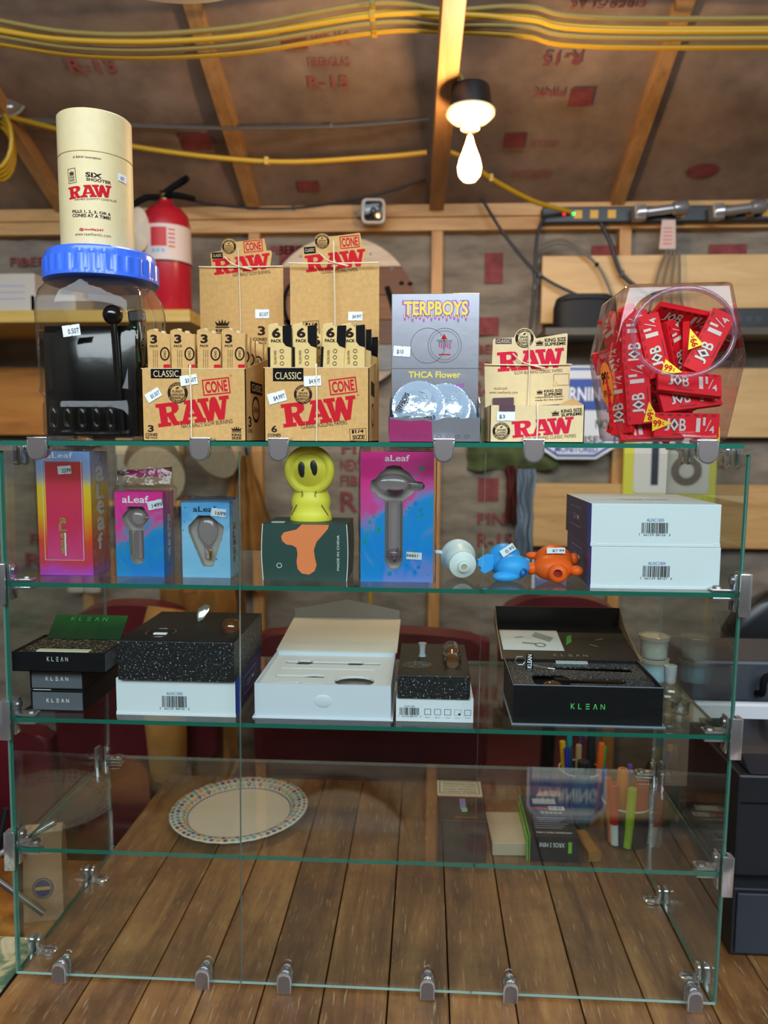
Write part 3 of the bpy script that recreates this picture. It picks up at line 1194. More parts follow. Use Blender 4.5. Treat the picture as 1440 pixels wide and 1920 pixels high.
twine(b1, -.0035, 0, .0905, .2565, .30, -.0665, (.0665, 0, .2715))

o2 = [(550, 818), (712, 818), (712, 496), (684, 495.5), (690, 467), (688, 463.5), (682, 463), (677, 440), (625, 446)] + circle(609, 455, 14.5, -14.5, 10, 40, 150) + [(594, 462), (576, 465.5), (573, 468), (575, 495), (550, 495.5)]
b2, F, H = tray('cone_display_box', 'kraft display box of six-packs beside the silver box', -.1213, .0107, .03, .22, .0915, .17, kraft, o2, (550, 818, 712, 496), .2585)
F.px = (496, 821, 692, 690)
F.rect(513, 713.5, 570, 690, black)
F.text('CLASSIC', 517.5, 710, 566, 697.5, cream, 0, 0, 1)
F.badge(569, 737, 17, ('GENUINE', 'ORIGINAL', 'FIBERS'), ink, kraft, ('AUTHENTIC', 'OFFICIAL'))
F.frame(618, 736, 669, 708, 2.2, red, 7)
F.text('CONE', 623, 732, 664, 712, red, 7, .03)
F.slab(529, 788, 669, 746, red, 7)
F.text('CLASSIC ROLLING PAPERS', 565, 794, 651, 786.5, ink, 6)
F.text('6', 509, 804.5, 520, 792, ink, 0, .03)
F.text('CONES', 502, 812, 527, 806.5, ink, 0, .03)
F.text('PER PACK', 502, 816.8, 527, 813, ink, 0, .02)
F.frame(656, 818.5, 687, 797, .8, ink, 4)
F.text('1', 660, 806, 664, 799.5, ink, 4, .04)
F.text('1/4', 666, 805, 682, 799, ink, 4, .03)
F.text('SIZE', 661, 816, 684, 808.5, ink, 4, .03)
F.text('R', 670, 740, 674, 736, red)
F.sticker(587, 713, 32, 18, '$4.99T', 3)
F.sticker(520.5, 742, 34, 19, '$4.99T', 15)
F.done()
S = rside(b2, .066, 0, .19, .0915, (0, 0, .19, .0915))
S.rect(.03, .06, .09, .078, black)
S.ring(.06, .035, .02, .016, .004, ink)
S.done('side_')
H.badge(609, 455, 13, ('GENUINE', 'ORIGINAL', 'FIBERS'), ink, kraft)
H.rect(576, 476, 597, 464, black, 4)
H.text('CLASSIC', 578, 473, 595, 467, cream, 4, 0, 1)
H.frame(641, 467, 676, 445, 1.6, red, 5)
H.text('CONE', 644, 464, 673, 448, red, 5, .03)
H.slab(578, 504, 688, 474, red, 6)
H.text('CLASSIC ROLLING PAPERS', 607, 510, 673, 504, ink, 4)
H.frame(574, 621, 603, 597, .8, ink, 4)
H.text('1', 578, 608, 582, 600, ink, 4, .04)
H.text('1/4', 584, 607, 600, 600, ink, 4, .03)
H.text('SIZE', 579, 619, 601, 611, ink, 4, .03)
H.text('6', 662, 620, 677, 603, ink, 0, .03)
H.sticker(669, 589, 26, 16, '$4.99T', 0)
H.done('card_')
twine(b2, .0, 0, .0915, .179, .29, -.066, (.066, 0, .2585))


def cone_pack(label, grp, six, w, h):
    t = thing('cone_pack', label, 'cone pack', group=grp)
    body = straw if six else kraft
    nt = 9
    top = [(-w / 2 + w * i / nt, h + .004 * math.sin(i / nt * 5.2 + .4)) for i in range(nt + 1)]
    pts = [(-w * .40, 0), (w * .40, 0)] + top[::-1]
    bm = BM()
    prism(bm, pts, -.0045, .0045, None, .0012)
    obj('sleeve', bm, body, t)
    bm = BM()
    for i in range(2):
        tube(bm, [(-.005 + .010 * i, 0, h - .03), (-.005 + .010 * i, 0, h + .0045 - .003 * i)], .0032, 8, 1)
    obj('cone_tips', bm, kraft_in, t, smooth=60)
    F = Face(t, (-w / 2, -.0045, 0), (w, 0, 0), (0, 0, h), (0, 0, 48, 48 * h / w))
    H0 = 48 * h / w
    if six:
        F.poly([[(30, H0 - 30), (36, H0 - 38), (48, H0 - 42), (48, H0 + 2), (30, H0 + 1)]], black)
        F.text('6', 9, H0 - 22, 26, H0 - 3, ink, 0, .04, 1)
        F.text('PACK', 7, H0 - 31, 28, H0 - 25, ink, 0, .03, 1)
        F.text('ROLLING PAPERS', 2, H0 - 62, 28, H0 - 57, gold_txt, 90, 0, 1)
        for k in range(3):
            F.ring(28, H0 - 48 - 12 * k, 4, 4, 1, ink, 1, 14)
        F.rect(0, 8, 5, H0 - 40, black)
    else:
        F.text('3', 8, H0 - 22, 22, H0 - 5, ink, 0, .04)
        F.text('PACK', 7, H0 - 29, 24, H0 - 24.5, ink, 0, .03)
        for k in range(3):
            F.text('purest natural fibers unbleached', -6 + 4 * k, H0 - 56, 34 + 4 * k, H0 - 53.5, ink, 90)
        F.ring(37, H0 - 42, 10, 13, 3, ink, 0, 20)
        F.text('AUTHENTIC', 30, H0 - 45, 44, H0 - 40, ink, 90)
        F.rect(34, H0 - 76, 47, H0 - 62, red)
    F.done()
    return t


p3 = cone_pack('kraft three-pack of paper cones in the display box beside the jar', 'three-packs in the taller display box', False, .032, .136)
p6 = cone_pack('straw-coloured six-pack of paper cones in the display box by the silver box', 'six-packs in the other display box', True, .031, .142)
first = True
for row in range(6):
    for k in range(4):
        x, y = -.2775 + .0195 + k * .0315, .03 + .012 + row * .034
        z = ZT + .0025 + (random.uniform(-.002, .0) if row == 0 else random.uniform(-.012, -.002)) + (.0 if row == 0 else 0)
        z = max(z, ZT + .0022)
        rt = (rad(-3 - row * .5), rad(random.uniform(-2, 2)), rad(random.uniform(-7, 3)))
        if first:
            p3.location, p3.rotation_euler = (x, y, z), rt
            first = False
        else:
            dup(p3, (x, y, z), rt)
first = True
for row in range(4):
    for k in range(4):
        x, y = -.1213 + .0195 + k * .0312 + (.0 if row == 0 else random.uniform(-.006, .006)), .03 + .012 + row * .036
        z = ZT + .0025
        rt = (rad(-3 - row * .5), rad(random.uniform(-2, 2)), rad(random.uniform(-6, 6)))
        if first:
            p6.location, p6.rotation_euler = (x, y, z), rt
            first = False
        else:
            dup(p6, (x, y, z), rt)

# ---- silver display box with round sachets
silver = mat('silver_foil', '#9a9ca4', 0.3, metal=0.9, bump=0.06, bscale=60)
magenta = mat('magenta_foil', '#9c2f66', 0.35, metal=0.5)
lemon = mat('lemon', '#e0cf45', 0.45)
violet = mat('violet', '#a03fb0', 0.45)
sb = thing('silver_display_box', 'tall silver foil display box with yellow drip lettering', 'display box', (.0923, .035, ZT))
bm = BM()
box(bm, -.0565, .0565, .043, .118, 0, .190, .0008)
obj('back_carton', bm, silver, sb)
bm = BM()
wv = [(-.0585 + .117 * i / 24, .031 - .004 * math.exp(-((i - 12) / 1.8) ** 2) - .002 * math.exp(-((i - 5) / 1.2) ** 2) - .002 * math.exp(-((i - 19) / 1.2) ** 2)) for i in range(25)]
prism(bm, [(-.0565, 0), (.0565, 0)] + wv[::-1], 0, .001)
for s in (-1, 1):
    a, b = sorted((s * .0565, s * .0575))
    prism(bm, [(.0, 0), (.0425, 0), (.0425, .058), (.02, .05), (0, .031)], a, b, Matrix(((0, 1, 0, 0), (1, 0, 0, 0), (0, 0, 1, 0), (0, 0, 0, 1))))
box(bm, -.0565, .0565, 0, .0425, 0, .001)
obj('tray', bm, silver, sb)
F = Face(sb, (-.0565, .043, 0), (.113, 0, 0), (0, 0, .190), (732, 821, 898, 546))
F.text('TERPBOYS', 752, 588, 879, 558, violet, 0, .075)
F.text('TERPBOYS', 755, 586, 876, 560, lemon, 0, .03, 1)
for i in range(17):
    x = 757 + i * 7.2
    ln = (7, 3, 9, 4, 6, 10, 3, 8, 5)[i % 9]
    F.poly([[(x - 2.2, 584), (x + 2.2, 584), (x + 1.8, 587 + ln), (x, 589.5 + ln), (x - 1.8, 587 + ln)]], violet)
    F.poly([[(x - 1, 584), (x + 1, 584), (x + .8, 586 + ln * .7), (x - .8, 586 + ln * .7)]], lemon, 2)
grey_line = mat('engraved_grey', '#54555c', 0.5, metal=.5)
F.ring(801, 641.5, 33, 33, 1.0, grey_line)
F.ring(833, 641, 32, 32, 1.0, grey_line)
F.ring(833, 641, 27, 27, .7, grey_line)
F.poly([[(826, 630), (838, 630), (832, 620)]], red)
F.text('TERPBOYS', 818, 636, 847, 631, mat('dark_green', '#1f5a34', .5), 0, .02)
for k in range(6):
    F.rect(822 + k * 4, 644 + (k % 3) * 2, 824 + k * 4, 636, magenta)
F.rect(822, 659, 844, 656.8, red)
F.rect(733, 684, 898, 683, grey_line)
F.text('THCA Flower', 765, 701, 864, 689, lemon, 0, .02)
F.text('es', 856, 718, 871, 711, violet, 0, .02)
F.sticker(752, 652, 32, 19, '$10', -4, tx=(.2, .6))
F.done()
F = Face(sb, (-.0575, 0, 0), (.115, 0, 0), (0, 0, .031), (726, 822, 897, 776))
F.poly([[(727, 821), (808, 821), (806, 784), (790, 781), (765, 783), (727, 779)]], magenta)
for i in range(4):
    F.ring(820 + i * 17, 811, 5, 3, .8, grey_line, 1, 12)
for i in range(4):
    F.ring(755 + i * 13, 811, 5, 3, .8, mat('dull_purple', '#5b2444', .5), 1, 12)
F.done('tray_')
film = clear('milky_film', '#c9dbe8', 0.10, 0.08, grey=('#b9cfe2', .55), bump=.5, bscale=70)


def sachet(label, loc, rot, r, full):
    t = thing('sachet', label, 'sachet', loc, rot=rot)
    bm = BM()
    n = 72
    rings = []
    for rr, y in ((.02 * r, -.006), (.5 * r, -.0055), (.8 * r, -.003), (.9 * r, -.0006), (1.0 * r, -.0004), (1.0 * r, .0004), (.9 * r, .0006), (.5 * r, .005), (.02 * r, .006)):
        rings.append([((rr + (.0007 if (i % 2 and rr > .95 * r) else 0)) * math.cos(-2 * math.pi * i / n), y, (rr + (.0007 if (i % 2 and rr > .95 * r) else 0)) * math.sin(-2 * math.pi * i / n)) for i in range(n)])
    loft(bm, rings)
    obj('film', bm, film, t, smooth=40)
    bm = BM()
    rn = random.Random(3)
    for i in range(26):
        a, q = rn.uniform(0, 6.28), r * .45 * rn.random() ** .5
        ball(bm, (q * math.cos(a), rn.uniform(-.002, .002), -r * .25 + q * math.sin(a) * .7), rn.uniform(.002, .0045), 8)
    obj('dried_flower', bm, mat('dried_green', '#7d7a4a', .9, var=.3, scale=200), t, kind='stuff')
    F = Face(t, (-r, -.0066, -r), (2 * r, 0, 0), (0, 0, 2 * r), (-1, -1, 1, 1))
    if full:
        F.text('TERPBOYS', -1.02, .0, -.2, .2, ink, 62, .02)
        F.text('THCA FLOWER', -.83, -.06, -.21, .04, ink, 62)
        F.text('DRIPS', -.62, -.50, -.32, -.42, ink)
        F.text('JETTER', -.62, -.62, -.28, -.54, ink)
        F.poly([[(.0, .55), (.3, .62), (.5, .4), (.45, .1), (.2, -.1), (.35, .2), (.25, .45)]], mat('faint_grey', '#8fa0b0', .5))
        F.bars(-.25, -.95, .25, -.82, ink, 18)
    F.text('2023', .18, -.58, .62, -.42, ink, 8, .02)
    F.done()
    return t


sachet('round milky sachet with dark arched lettering leaning in front of the silver box', (.072, .053, ZT + .045), (rad(-14), 0, 0), .0335, True)
sachet('smaller-looking round sachet tucked behind the lettered one in the silver box tray', (.106, .064, ZT + .044), (rad(-14), rad(6), 0), .032, False)
sachet('round sachet mostly hidden at the right end of the silver box tray', (.120, .072, ZT + .036), (rad(-8), rad(10), 0), .026, False)

# ---- rolling paper display box
o3 = [(911, 760), (1066, 752), (1068, 683), (1060, 682.5), (1061, 626), (1057, 625), (1003, 634)] + circle(981.5, 634, 18.5, -18.5, 10, 25, 160) + [(962, 632), (926, 634), (923, 637), (922, 680), (908, 679)]
pb = thing('paper_display_box', 'low cream display box of rolling papers with a raised header card', 'display box', (.2165, .02, ZT))
W3 = .1142
bm = BM()
q = .0012
box(bm, -W3 / 2, W3 / 2, 0, q, 0, .0455)
box(bm, -W3 / 2, W3 / 2, 0, .095, 0, q)
for s in (-1, 1):
    a, b = sorted((s * W3 / 2, s * (W3 / 2 - q)))
    box(bm, a, b, 0, .095, 0, .0455)
box(bm, -W3 / 2, W3 / 2, .095 - q, .095, 0, .0455)
obj('tray', bm, cream, pb)
bm = BM()
prism(bm, [(.026, .0458), (W3 / 2, .0458), (.043, .0545)], .004, .005)
obj('lid_flap', bm, kraft, pb)
bm = BM()
pts = [(-.0577 + (px - 908) / 160 * .1142, .0518 + (752 - py) / 72 * .0525) for px, py in o3]
prism(bm, pts, .0965, .098)
obj('header_card', bm, cream, pb)
bm = BM()
box(bm, -W3 / 2 + .004, W3 / 2 - .004, .003, .09, .002, .041, .001)
obj('paper_stack', bm, straw, pb)
F = Face(pb, (-W3 / 2, 0, 0), (W3, 0, 0), (0, 0, .0455), (918, 822, 1095, 751))
F.slab(960, 808, 1076, 777, rose, 5)
F.badge(940, 800, 16.6, ('GENUINE', 'CLASSIC', 'FIBERS'), ink, cream)
F.crown(1033, 771, 1048, 760, ink, 5)
F.text('KING SIZE', 1051, 764, 1090, 757.5, ink, 5, .03)
F.text('SUPREME', 1051.5, 771, 1090.5, 765, ink, 5, .03)
F.text('SLOW BURNING CLASSIC PAPERS', 979, 815, 1080, 808.5, gold_txt, 4)
plum = mat('plum', '#4a2a36', .5)
F.rect(935, 763, 965, 751, plum)
F.sticker(948, 772, 34, 17, '$3', 0, tx=(.12, .45))
F.done()
H = Face(pb, (-.0577, .0965, .0518), (.1142, 0, 0), (0, 0, .0525), (908, 752, 1068, 680))
H.badge(981.5, 634, 17, ('GENUINE', 'CLASSIC', 'FIBERS'), ink, cream)
H.rect(928, 644, 958, 634, plum)
H.text('CLASSIC', 930, 642, 956, 636, cream, 0, 0, 1)
H.crown(1002, 647, 1017, 636, ink, 4)
H.text('KING SIZE', 1019, 640, 1058, 633, ink, 4, .03)
H.text('SUPREME', 1019, 647, 1058, 641, ink, 4, .03)
H.slab(932, 690, 1056, 655, rose, 4)
H.text('SLOW BURNING CLASSIC PAPERS', 964, 697, 1053, 691, gold_txt, 3)
H.text('VEGAN GUM', 926, 727, 951, 722.5, gold_txt)
H.text('www.rawthentic.com', 918, 734, 971, 729, gold_txt)
H.crown(1006, 735, 1018, 726, ink, 3)
H.text('KING SIZE', 1020, 731, 1054, 726, ink, 3, .03)
H.text('SUPREME', 1020, 737.5, 1054, 732, ink, 3, .03)
H.text('CREASELESS papers', 1004, 742, 1056, 738.5, ink, 3, .02)
H.text('made for the purist.', 1004, 747, 1056, 743.5, ink, 3, .02)
H.frame(1037, 719, 1066, 698, .8, gold_txt, 2)
H.disc(1040, 716, 5, 5, straw, 1, 14)
H.done('card_')
twine(pb, -.0001, 0, .0455, .0965, .145, -.0577, (.0577, 0, .1035))
bm = BM()
box(bm, -.052, -.014, .084, .0955, .0458, .0466, 0, Matrix.Translation((0, 0, 0)))
prism(bm, [(-.046, .047), (-.018, .049), (-.018, .060), (-.046, .059)], .093, .0938)
f_ = obj('loose_flap', bm, plum, pb)

# ---- fishbowl jar of red paper packs
J = (.3855, .022, ZT)
jb = thing('fishbowl_jar', 'clear six-sided plastic candy jar full of red paper packs', 'jar', J)
jm = clear('jar_plastic', '#f0e6ec', 0.05, power=4.0)
hexo = [(-.063, 0.002), (.060, 0.002), (.079, .104), (.058, .192), (-.066, .190), (-.081, .112)]
bm = BM()
prism(bm, hexo, 0, .135)
bmesh.ops.bevel(bm, geom=bm.edges[:], offset=.006, segments=3, profile=.5, affect='EDGES')
fr = max((f for f in bm.faces if f.normal.y < -.99), key=lambda f: f.calc_area())
lp = [v.co.copy() for v in fr.verts]
bm.faces.remove(fr)
tbm = BM()
fillpoly(tbm, [[(v.x, v.z) for v in lp], circle(.002, .132, .0585, .0505, 40)])
for f in tbm.faces:
    f.normal_update()
    q_ = [bm.verts.new((v.co.x, 0, v.co.y)) for v in f.verts]
    bm.faces.new(q_ if f.normal.z > 0 else q_[::-1])
tbm.free()
bmesh.ops.remove_doubles(bm, verts=bm.verts[:], dist=.00005)
obj('bowl', bm, jm, jb, smooth=35)
bm = BM()
tube(bm, [(.002 + .060 * math.cos(rad(a)), -.001, .132 + .052 * math.sin(rad(a))) for a in range(0, 361, 10)], .0030, 10, 1)
obj('mouth_rim', bm, clear('rim_plastic', '#ecdde6', .06, grey=('#d9b6cc', .10), power=3), jb, smooth=60)
orange = mat('orange_sticker', '#ff8a10', .45)
v0, v1 = Vector((-.063, 0, 0.002)), Vector((-.081, 0, .112))
vd = (v1 - v0)
F = Face(jb, v0 + Vector((0, .135, 0)), (0, -.135, 0), vd, (0, 0, .135, vd.length))
F.disc(.088, .072, .031, .029, orange, 1, 36)
F.text('99', .067, .073, .095, .089, black, 0, .03, 2)
F.text('c', .098, .079, .104, .088, black, 0, .02, 2)
F.text('SPECIAL', .067, .058, .108, .066, black, 0, .0, 2)
st = F.done()
job = mat('scarlet_card', '#d41a26', 0.5, spec=.25, var=.06, scale=40)
pale = mat('pale_print', '#cfc9b8', .5)
dark_red = mat('dark_print', '#3a1216', .5)
yellow = mat('yellow_flag', '#f4dc1c', .45)
GRP = 'red paper packs in the fishbowl jar'
jp = thing('paper_pack', 'flat red rolling paper pack inside the six-sided clear jar', 'paper pack', group=GRP)
bm = BM()
box(bm, -.039, .039, -.004, .004, -.015, .015, .0008)
obj('sleeve', bm, job, jp)
for sgn in (1, -1):
    if sgn > 0:
        F = Face(jp, (-.039, -.004, -.015), (.078, 0, 0), (0, 0, .030), (0, 0, 78, 30))
    else:
        F = Face(jp, (.039, .004, -.015), (-.078, 0, 0), (0, 0, .030), (0, 0, 78, 30))
    if sgn > 0:
        for mm, e, ly in ((dark_red, .055, 0), (pale, .02, 1)):
            F.text('J', 12.5, 8, 18.5, 23, mm, 0, e, ly)
            F.poly([[(18.5, 15.5), (24, 7.5), (29.5, 15.5), (24, 23.5)], [(21.5, 15.5), (24, 11.5), (26.5, 15.5), (24, 19.5)]] if ly else [[(17.5, 15.5), (24, 6), (30.5, 15.5), (24, 25)]], mm, ly)
            F.text('B', 30, 8, 38, 23, mm, 0, e, ly)
            F.text('1', 50, 7, 55, 24, mm, 0, e, ly)
            F.text('1', 58, 15, 61, 25, mm, 0, e * .6, ly)
            F.text('4', 66, 6, 72, 15, mm, 0, e * .6, ly)
            F.poly([[(61, 8), (62, 8), (68, 22), (67, 22)]], mm, ly)
        for k in range(7):
            F.ring(8 + k * 10.4, 27.2, 3, 1.2, .7, dark_red, 0, 8)
        F.rect(22, 3.4, 44, 4.4, dark_red)
    else:
        F.rect(4, 4, 22, 26, white)
        F.bars(6, 6, 20, 24, black, 16, 4, 1)
        F.rect(30, 12, 70, 13, pale)
        F.rect(30, 16, 64, 17, pale)
    F.done('face_' if sgn > 0 else 'back_')
B = {}


def pk(px_dx, z, y, a, yaw=0, tilt=0, flag=None, first=[True], lab=None):
    M = Matrix.Rotation(rad(yaw), 3, 'Z') @ Matrix.Rotation(rad(tilt), 3, 'X') @ Matrix.Rotation(rad(-a), 3, 'Y')
    loc = (J[0] + px_dx, J[1] + y, J[2] + z)
    if first[0]:
        first[0] = False
        if lab:
            jp['label'] = lab
        jp.location, jp.rotation_euler = loc, M.to_euler()
        r = jp
    else:
        r = dup(jp, loc, M.to_euler(), lab or 'flat red rolling paper pack deep in the heap inside the six-sided jar')
    return r


# the ones against the front wall
pk(.014, .022, .014, -1, lab='red paper pack lying level along the jar floor behind the lowest yellow flag')
a1 = pk(-.045, .062, .016, 96, -4, lab='red paper pack standing on end beside the sideways yellow flag')
a2 = pk(-.024, .0165, .030, 182, 0, -30, lab='red paper pack lying upside down on the jar floor')
a3 = pk(-.062, .050, .03, 98, -48, lab='red paper pack on end turned towards the orange sticker')
a4 = pk(-.046, .125, .035, 92, -8, lab='red paper pack standing at the top above the sideways-flag pack')
a5 = pk(-.024, .120, .032, 106, 12, lab='red paper pack leaning inside the left of the jar mouth')
a6 = pk(.043, .124, .03, 65, -6, lab='red paper pack leaning over with a yellow flag at its edge inside the jar mouth')
a7 = pk(.014, .157, .045, -16, 0, 58, lab='red paper pack lying tilted on top of the heap in the jar')
a8 = pk(.018, .073, .022, -7, 4, -25, lab='red paper pack lying just under the jar mouth rim')
a9 = pk(.022, .056, .03, 8, 8, -20, lab='red paper pack wedged between two level packs in the jar')
a10 = pk(.012, .118, .055, 112, 40)
a11 = pk(.028, .115, .06, 100, 62)
a12 = pk(.000, .11, .07, 118, 25)
rn = random.Random(11)
for i in range(26):
    ang = rn.choice((rn.uniform(-30, 30), rn.uniform(60, 120)))
    z = rn.uniform(.046, .140) if ang > 50 else rn.uniform(.026, .150)
    lim = .058 - abs(z - .1) * .22
    pk(rn.uniform(-lim, lim) * .8, z, rn.uniform(.078, .116), ang, rn.uniform(-40, 40), rn.uniform(-25, 25))
for i in range(7):
    pk(-.053 + .003 * (i % 2), .046 + i * .0145, .05 + .009 * i, rn.uniform(60, 120), -70 + rn.uniform(-12, 12), rn.uniform(-10, 10))


def flag(x, z, y, a, txt='99'):
    t = thing('price_flag', 'yellow triangular price flag clipped among red packs in the fishbowl jar', 'price flag', (J[0] + x, J[1] + y, J[2] + z), rot=(0, rad(-a), 0), group='yellow price flags in the fishbowl jar')
    bm = BM()
    prism(bm, [(-.011, -.009), (.013, .0), (-.011, .010)], -.0003, .0003)
    obj('flag_card', bm, yellow, t)
    F = Face(t, (-.011, -.0003, -.009), (.022, 0, 0), (0, 0, .018), (0, 0, 22, 18))
    F.text('99', 1, 5.5, 11, 13.5, red, 0, .03)
    F.text('c', 12, 7, 14.5, 11, red, 0, .02)
    F.done()


flag(-.017, .024, .0085, 2)
flag(-.030, .038, .0105, 100)
flag(.044, .011, .013, 182)
flag(.022, .128, .024, 110)
flag(-.004, .09, .018, -15)

# ================================================================ goods on the upper shelf
def art(name, stops, h, amt=.25, scale=18, stretch=(1, 1, .5), rough=.35, xamt=0.0, blotch=None):
    if name in MAT:
        return MAT[name]
    b = NT(name)
    tc = b.n('ShaderNodeTexCoord')
    sp = b.n('ShaderNodeSeparateXYZ')
    b.l(tc, 'Object', sp, 0)
    mp = b.n('ShaderNodeMapping')
    mp.inputs['Scale'].default_value = stretch
    b.l(tc, 'Object', mp, 0)
    nz = b.n('ShaderNodeTexNoise', Scale=scale, Detail=3.0, Distortion=1.2)
    b.l(mp, 0, nz, 'Vector')
    dv = b.n('ShaderNodeMath', _operation='DIVIDE', i1=h)
    b.l(sp, 'Z', dv, 0)
    xa = b.n('ShaderNodeMath', _operation='MULTIPLY_ADD', i1=xamt)
    b.l(sp, 'X', xa, 0)
    b.l(dv, 0, xa, 2)
    sb_ = b.n('ShaderNodeMath', _operation='SUBTRACT', i1=.5)
    b.l(nz, 0, sb_, 0)
    ma = b.n('ShaderNodeMath', _operation='MULTIPLY_ADD', i1=amt * 2)
    b.l(sb_, 0, ma, 0)
    b.l(xa, 0, ma, 2)
    r = b.ramp(stops)
    b.l(ma, 0, r, 0)
    last = r
    if blotch:
        col, sc_, thr = blotch
        vo = b.n('ShaderNodeTexVoronoi', Scale=sc_)
        b.l(tc, 'Object', vo, 'Vector')
        lt = b.n('ShaderNodeMath', _operation='LESS_THAN', i1=thr)
        b.l(vo, 'Distance', lt, 0)
        n2 = b.n('ShaderNodeTexNoise', Scale=25.0)
        b.l(tc, 'Object', n2, 'Vector')
        gt = b.n('ShaderNodeMath', _operation='GREATER_THAN', i1=.56)
        b.l(n2, 0, gt, 0)
        mu = b.n('ShaderNodeMath', _operation='MULTIPLY')
        b.l(lt, 0, mu, 0)
        b.l(gt, 0, mu, 1)
        mx = b.n('ShaderNodeMixRGB')
        mx.inputs[2].default_value = hx(col)
        b.l(mu, 0, mx, 0)
        b.l(r, 0, mx, 1)
        last = mx
    b.l(last, 0, b.p, 'Base Color')
    b.p.inputs['Roughness'].default_value = rough
    MAT[name] = b.m
    return b.m


wrap = clear('cellophane', '#f7f7f7', .05, .04, bump=.9, bscale=38, power=3.2)


def wrapper(root, x0, x1, y0, y1, z0, z1, seed, fin=.012):
    """crinkled clear bag round a carton"""
    bm = BM()
    n = 28
    rn = random.Random(seed)
    rings = []
    for k in range(13):
        z = z0 + (z1 - z0) * k / 12
        ring = []
        for i in range(n):
            t = i / n * 4
            s, f = int(t), t - int(t)
            x, y = [(x0 + (x1 - x0) * f, y0), (x1, y0 + (y1 - y0) * f), (x1 + (x0 - x1) * f, y1), (x0, y1 + (y0 - y1) * f)][s]
            o = .0006 + .0018 * rn.random()
            cx, cy = (x0 + x1) / 2, (y0 + y1) / 2
            d = Vector((x - cx, y - cy, 0))
            d.normalize()
            ring.append((x + d.x * o, y + d.y * o * .5, z))
        rings.append(ring)
    cy = (y0 + y1) / 2
    rings.append([(x, cy + (y - cy) * .35 + .002 * rn.uniform(-1, 1), z1 + .004 + .004 * rn.random()) for x, y, z in rings[-1]])
    if fin:
        rings.append([(x * 1.0 + .002 * rn.uniform(-1, 1), cy + (y - cy) * .12, z1 + .004 + fin * rn.uniform(.4, 1.0)) for x, y, z in rings[-2]])
    loft(bm, rings)
    obj('cellophane_wrap', bm, wrap, root, smooth=30)


# ---- tall rainbow carton
L1, R1 = -.4300, -.357
t = thing('pipe_carton', 'tall rainbow carton with red window card and vertical white lettering', 'carton', ((L1 + R1) / 2, .05, Z2))
rainbow = art('rainbow_print', [(0, '#b848c8'), (.10, '#d8405a'), (.28, '#e2502c'), (.5, '#ecb220'), (.70, '#e8c838'), (.80, '#a9b6dd'), (1, '#7fa4e6')], .165, .11, 14, (1, 1, .4))
w, d, h = R1 - L1, .055, .1645
bm = BM()
box(bm, -w / 2, w / 2, 0, d, 0, h, .0008)
obj('carton_body', bm, rainbow, t)
bm = BM()
x0, x1 = -w / 2 + .0125, -w / 2 + .0625
plate(bm, [[(x0, .022), (x1, .022), (x1, .151), (x0, .151)]], -.0006, .0)
obj('window_card', bm, art('red_pink_print', [(0, '#e0559a'), (.4, '#d8355f'), (.7, '#d83a55'), (1, '#c9482e')], .16, .2, 20), t)
F = front(t, w, h, (75, 1086, 172, 840))
F.frame(86.5, 1055, 157, 856.5, .8, white, 0, 2)
F.text('aLeaf', 94, 853, 142, 842, white, 0, .015)
for i, ch in enumerate('aLeaf'):
    F.text(ch, 115 - (i == 1) * 2, 982 + i * 15, 128 - 2 * (i == 4), 970 + i * 15 - (3 if ch in 'Lf' else 0), mat('dull_olive', '#a88a48', .5), 0, .03, 3)
F.rect(123, 1046, 125.5, 1000, white, 0, 4)
F.sticker(127, 876, 24, 16, '2299', 4, tx=(.3, .98))
F.done()
S = rside(t, w / 2, 0, d, h, (0, 0, .055, h))
for ch, z0, z1 in (('a', .124, .145), ('L', .101, .121), ('e', .080, .0985), ('a', .058, .077), ('f', .033, .055)):
    S.text(ch, .016, z0, .040 if ch != 'f' else .032, z1, white, 0, .03)
S.done('side_')
wrapper(t, -w / 2 - .001, w / 2 + .001, -.0022, d + .001, .001, h + .001, 1, .0)

# ---- two tie-dye cartons with pipe-shaped windows
tie = art('tie_dye_print', [(0, '#1f86dd'), (.25, '#1e93d6'), (.42, '#3a94c4'), (.55, '#a679b0'), (.72, '#e0489c'), (1, '#ea2f98')], .112, .75, 40, (1, 1, .6), xamt=-2.5, blotch=('#1e9c8a', 130, .25))
tie2 = art('tie_dye_print_large', [(0, '#6f8fe0'), (.12, '#0f8fe8'), (.36, '#1597e2'), (.5, '#8f86c8'), (.68, '#dd4fa0'), (1, '#ea2f92')], .166, .75, 26, (1, 1, .5), xamt=-1.6, blotch=('#12a07f', 100, .25))
aqua = art('aqua_marble', [(0, '#86c6ee'), (.5, '#9bd2f2'), (.8, '#6db6ea'), (1, '#57a9e6')], .1, .5, 24, (1, 1, 1), blotch=('#2c62b0', 160, .18))
grey_in = mat('grey_lining', '#aba59e', .6)
pipe_glass = clear('pipe_glass', '#efe8ec', .07, .02, grey=('#c9bcc2', .12), power=3)


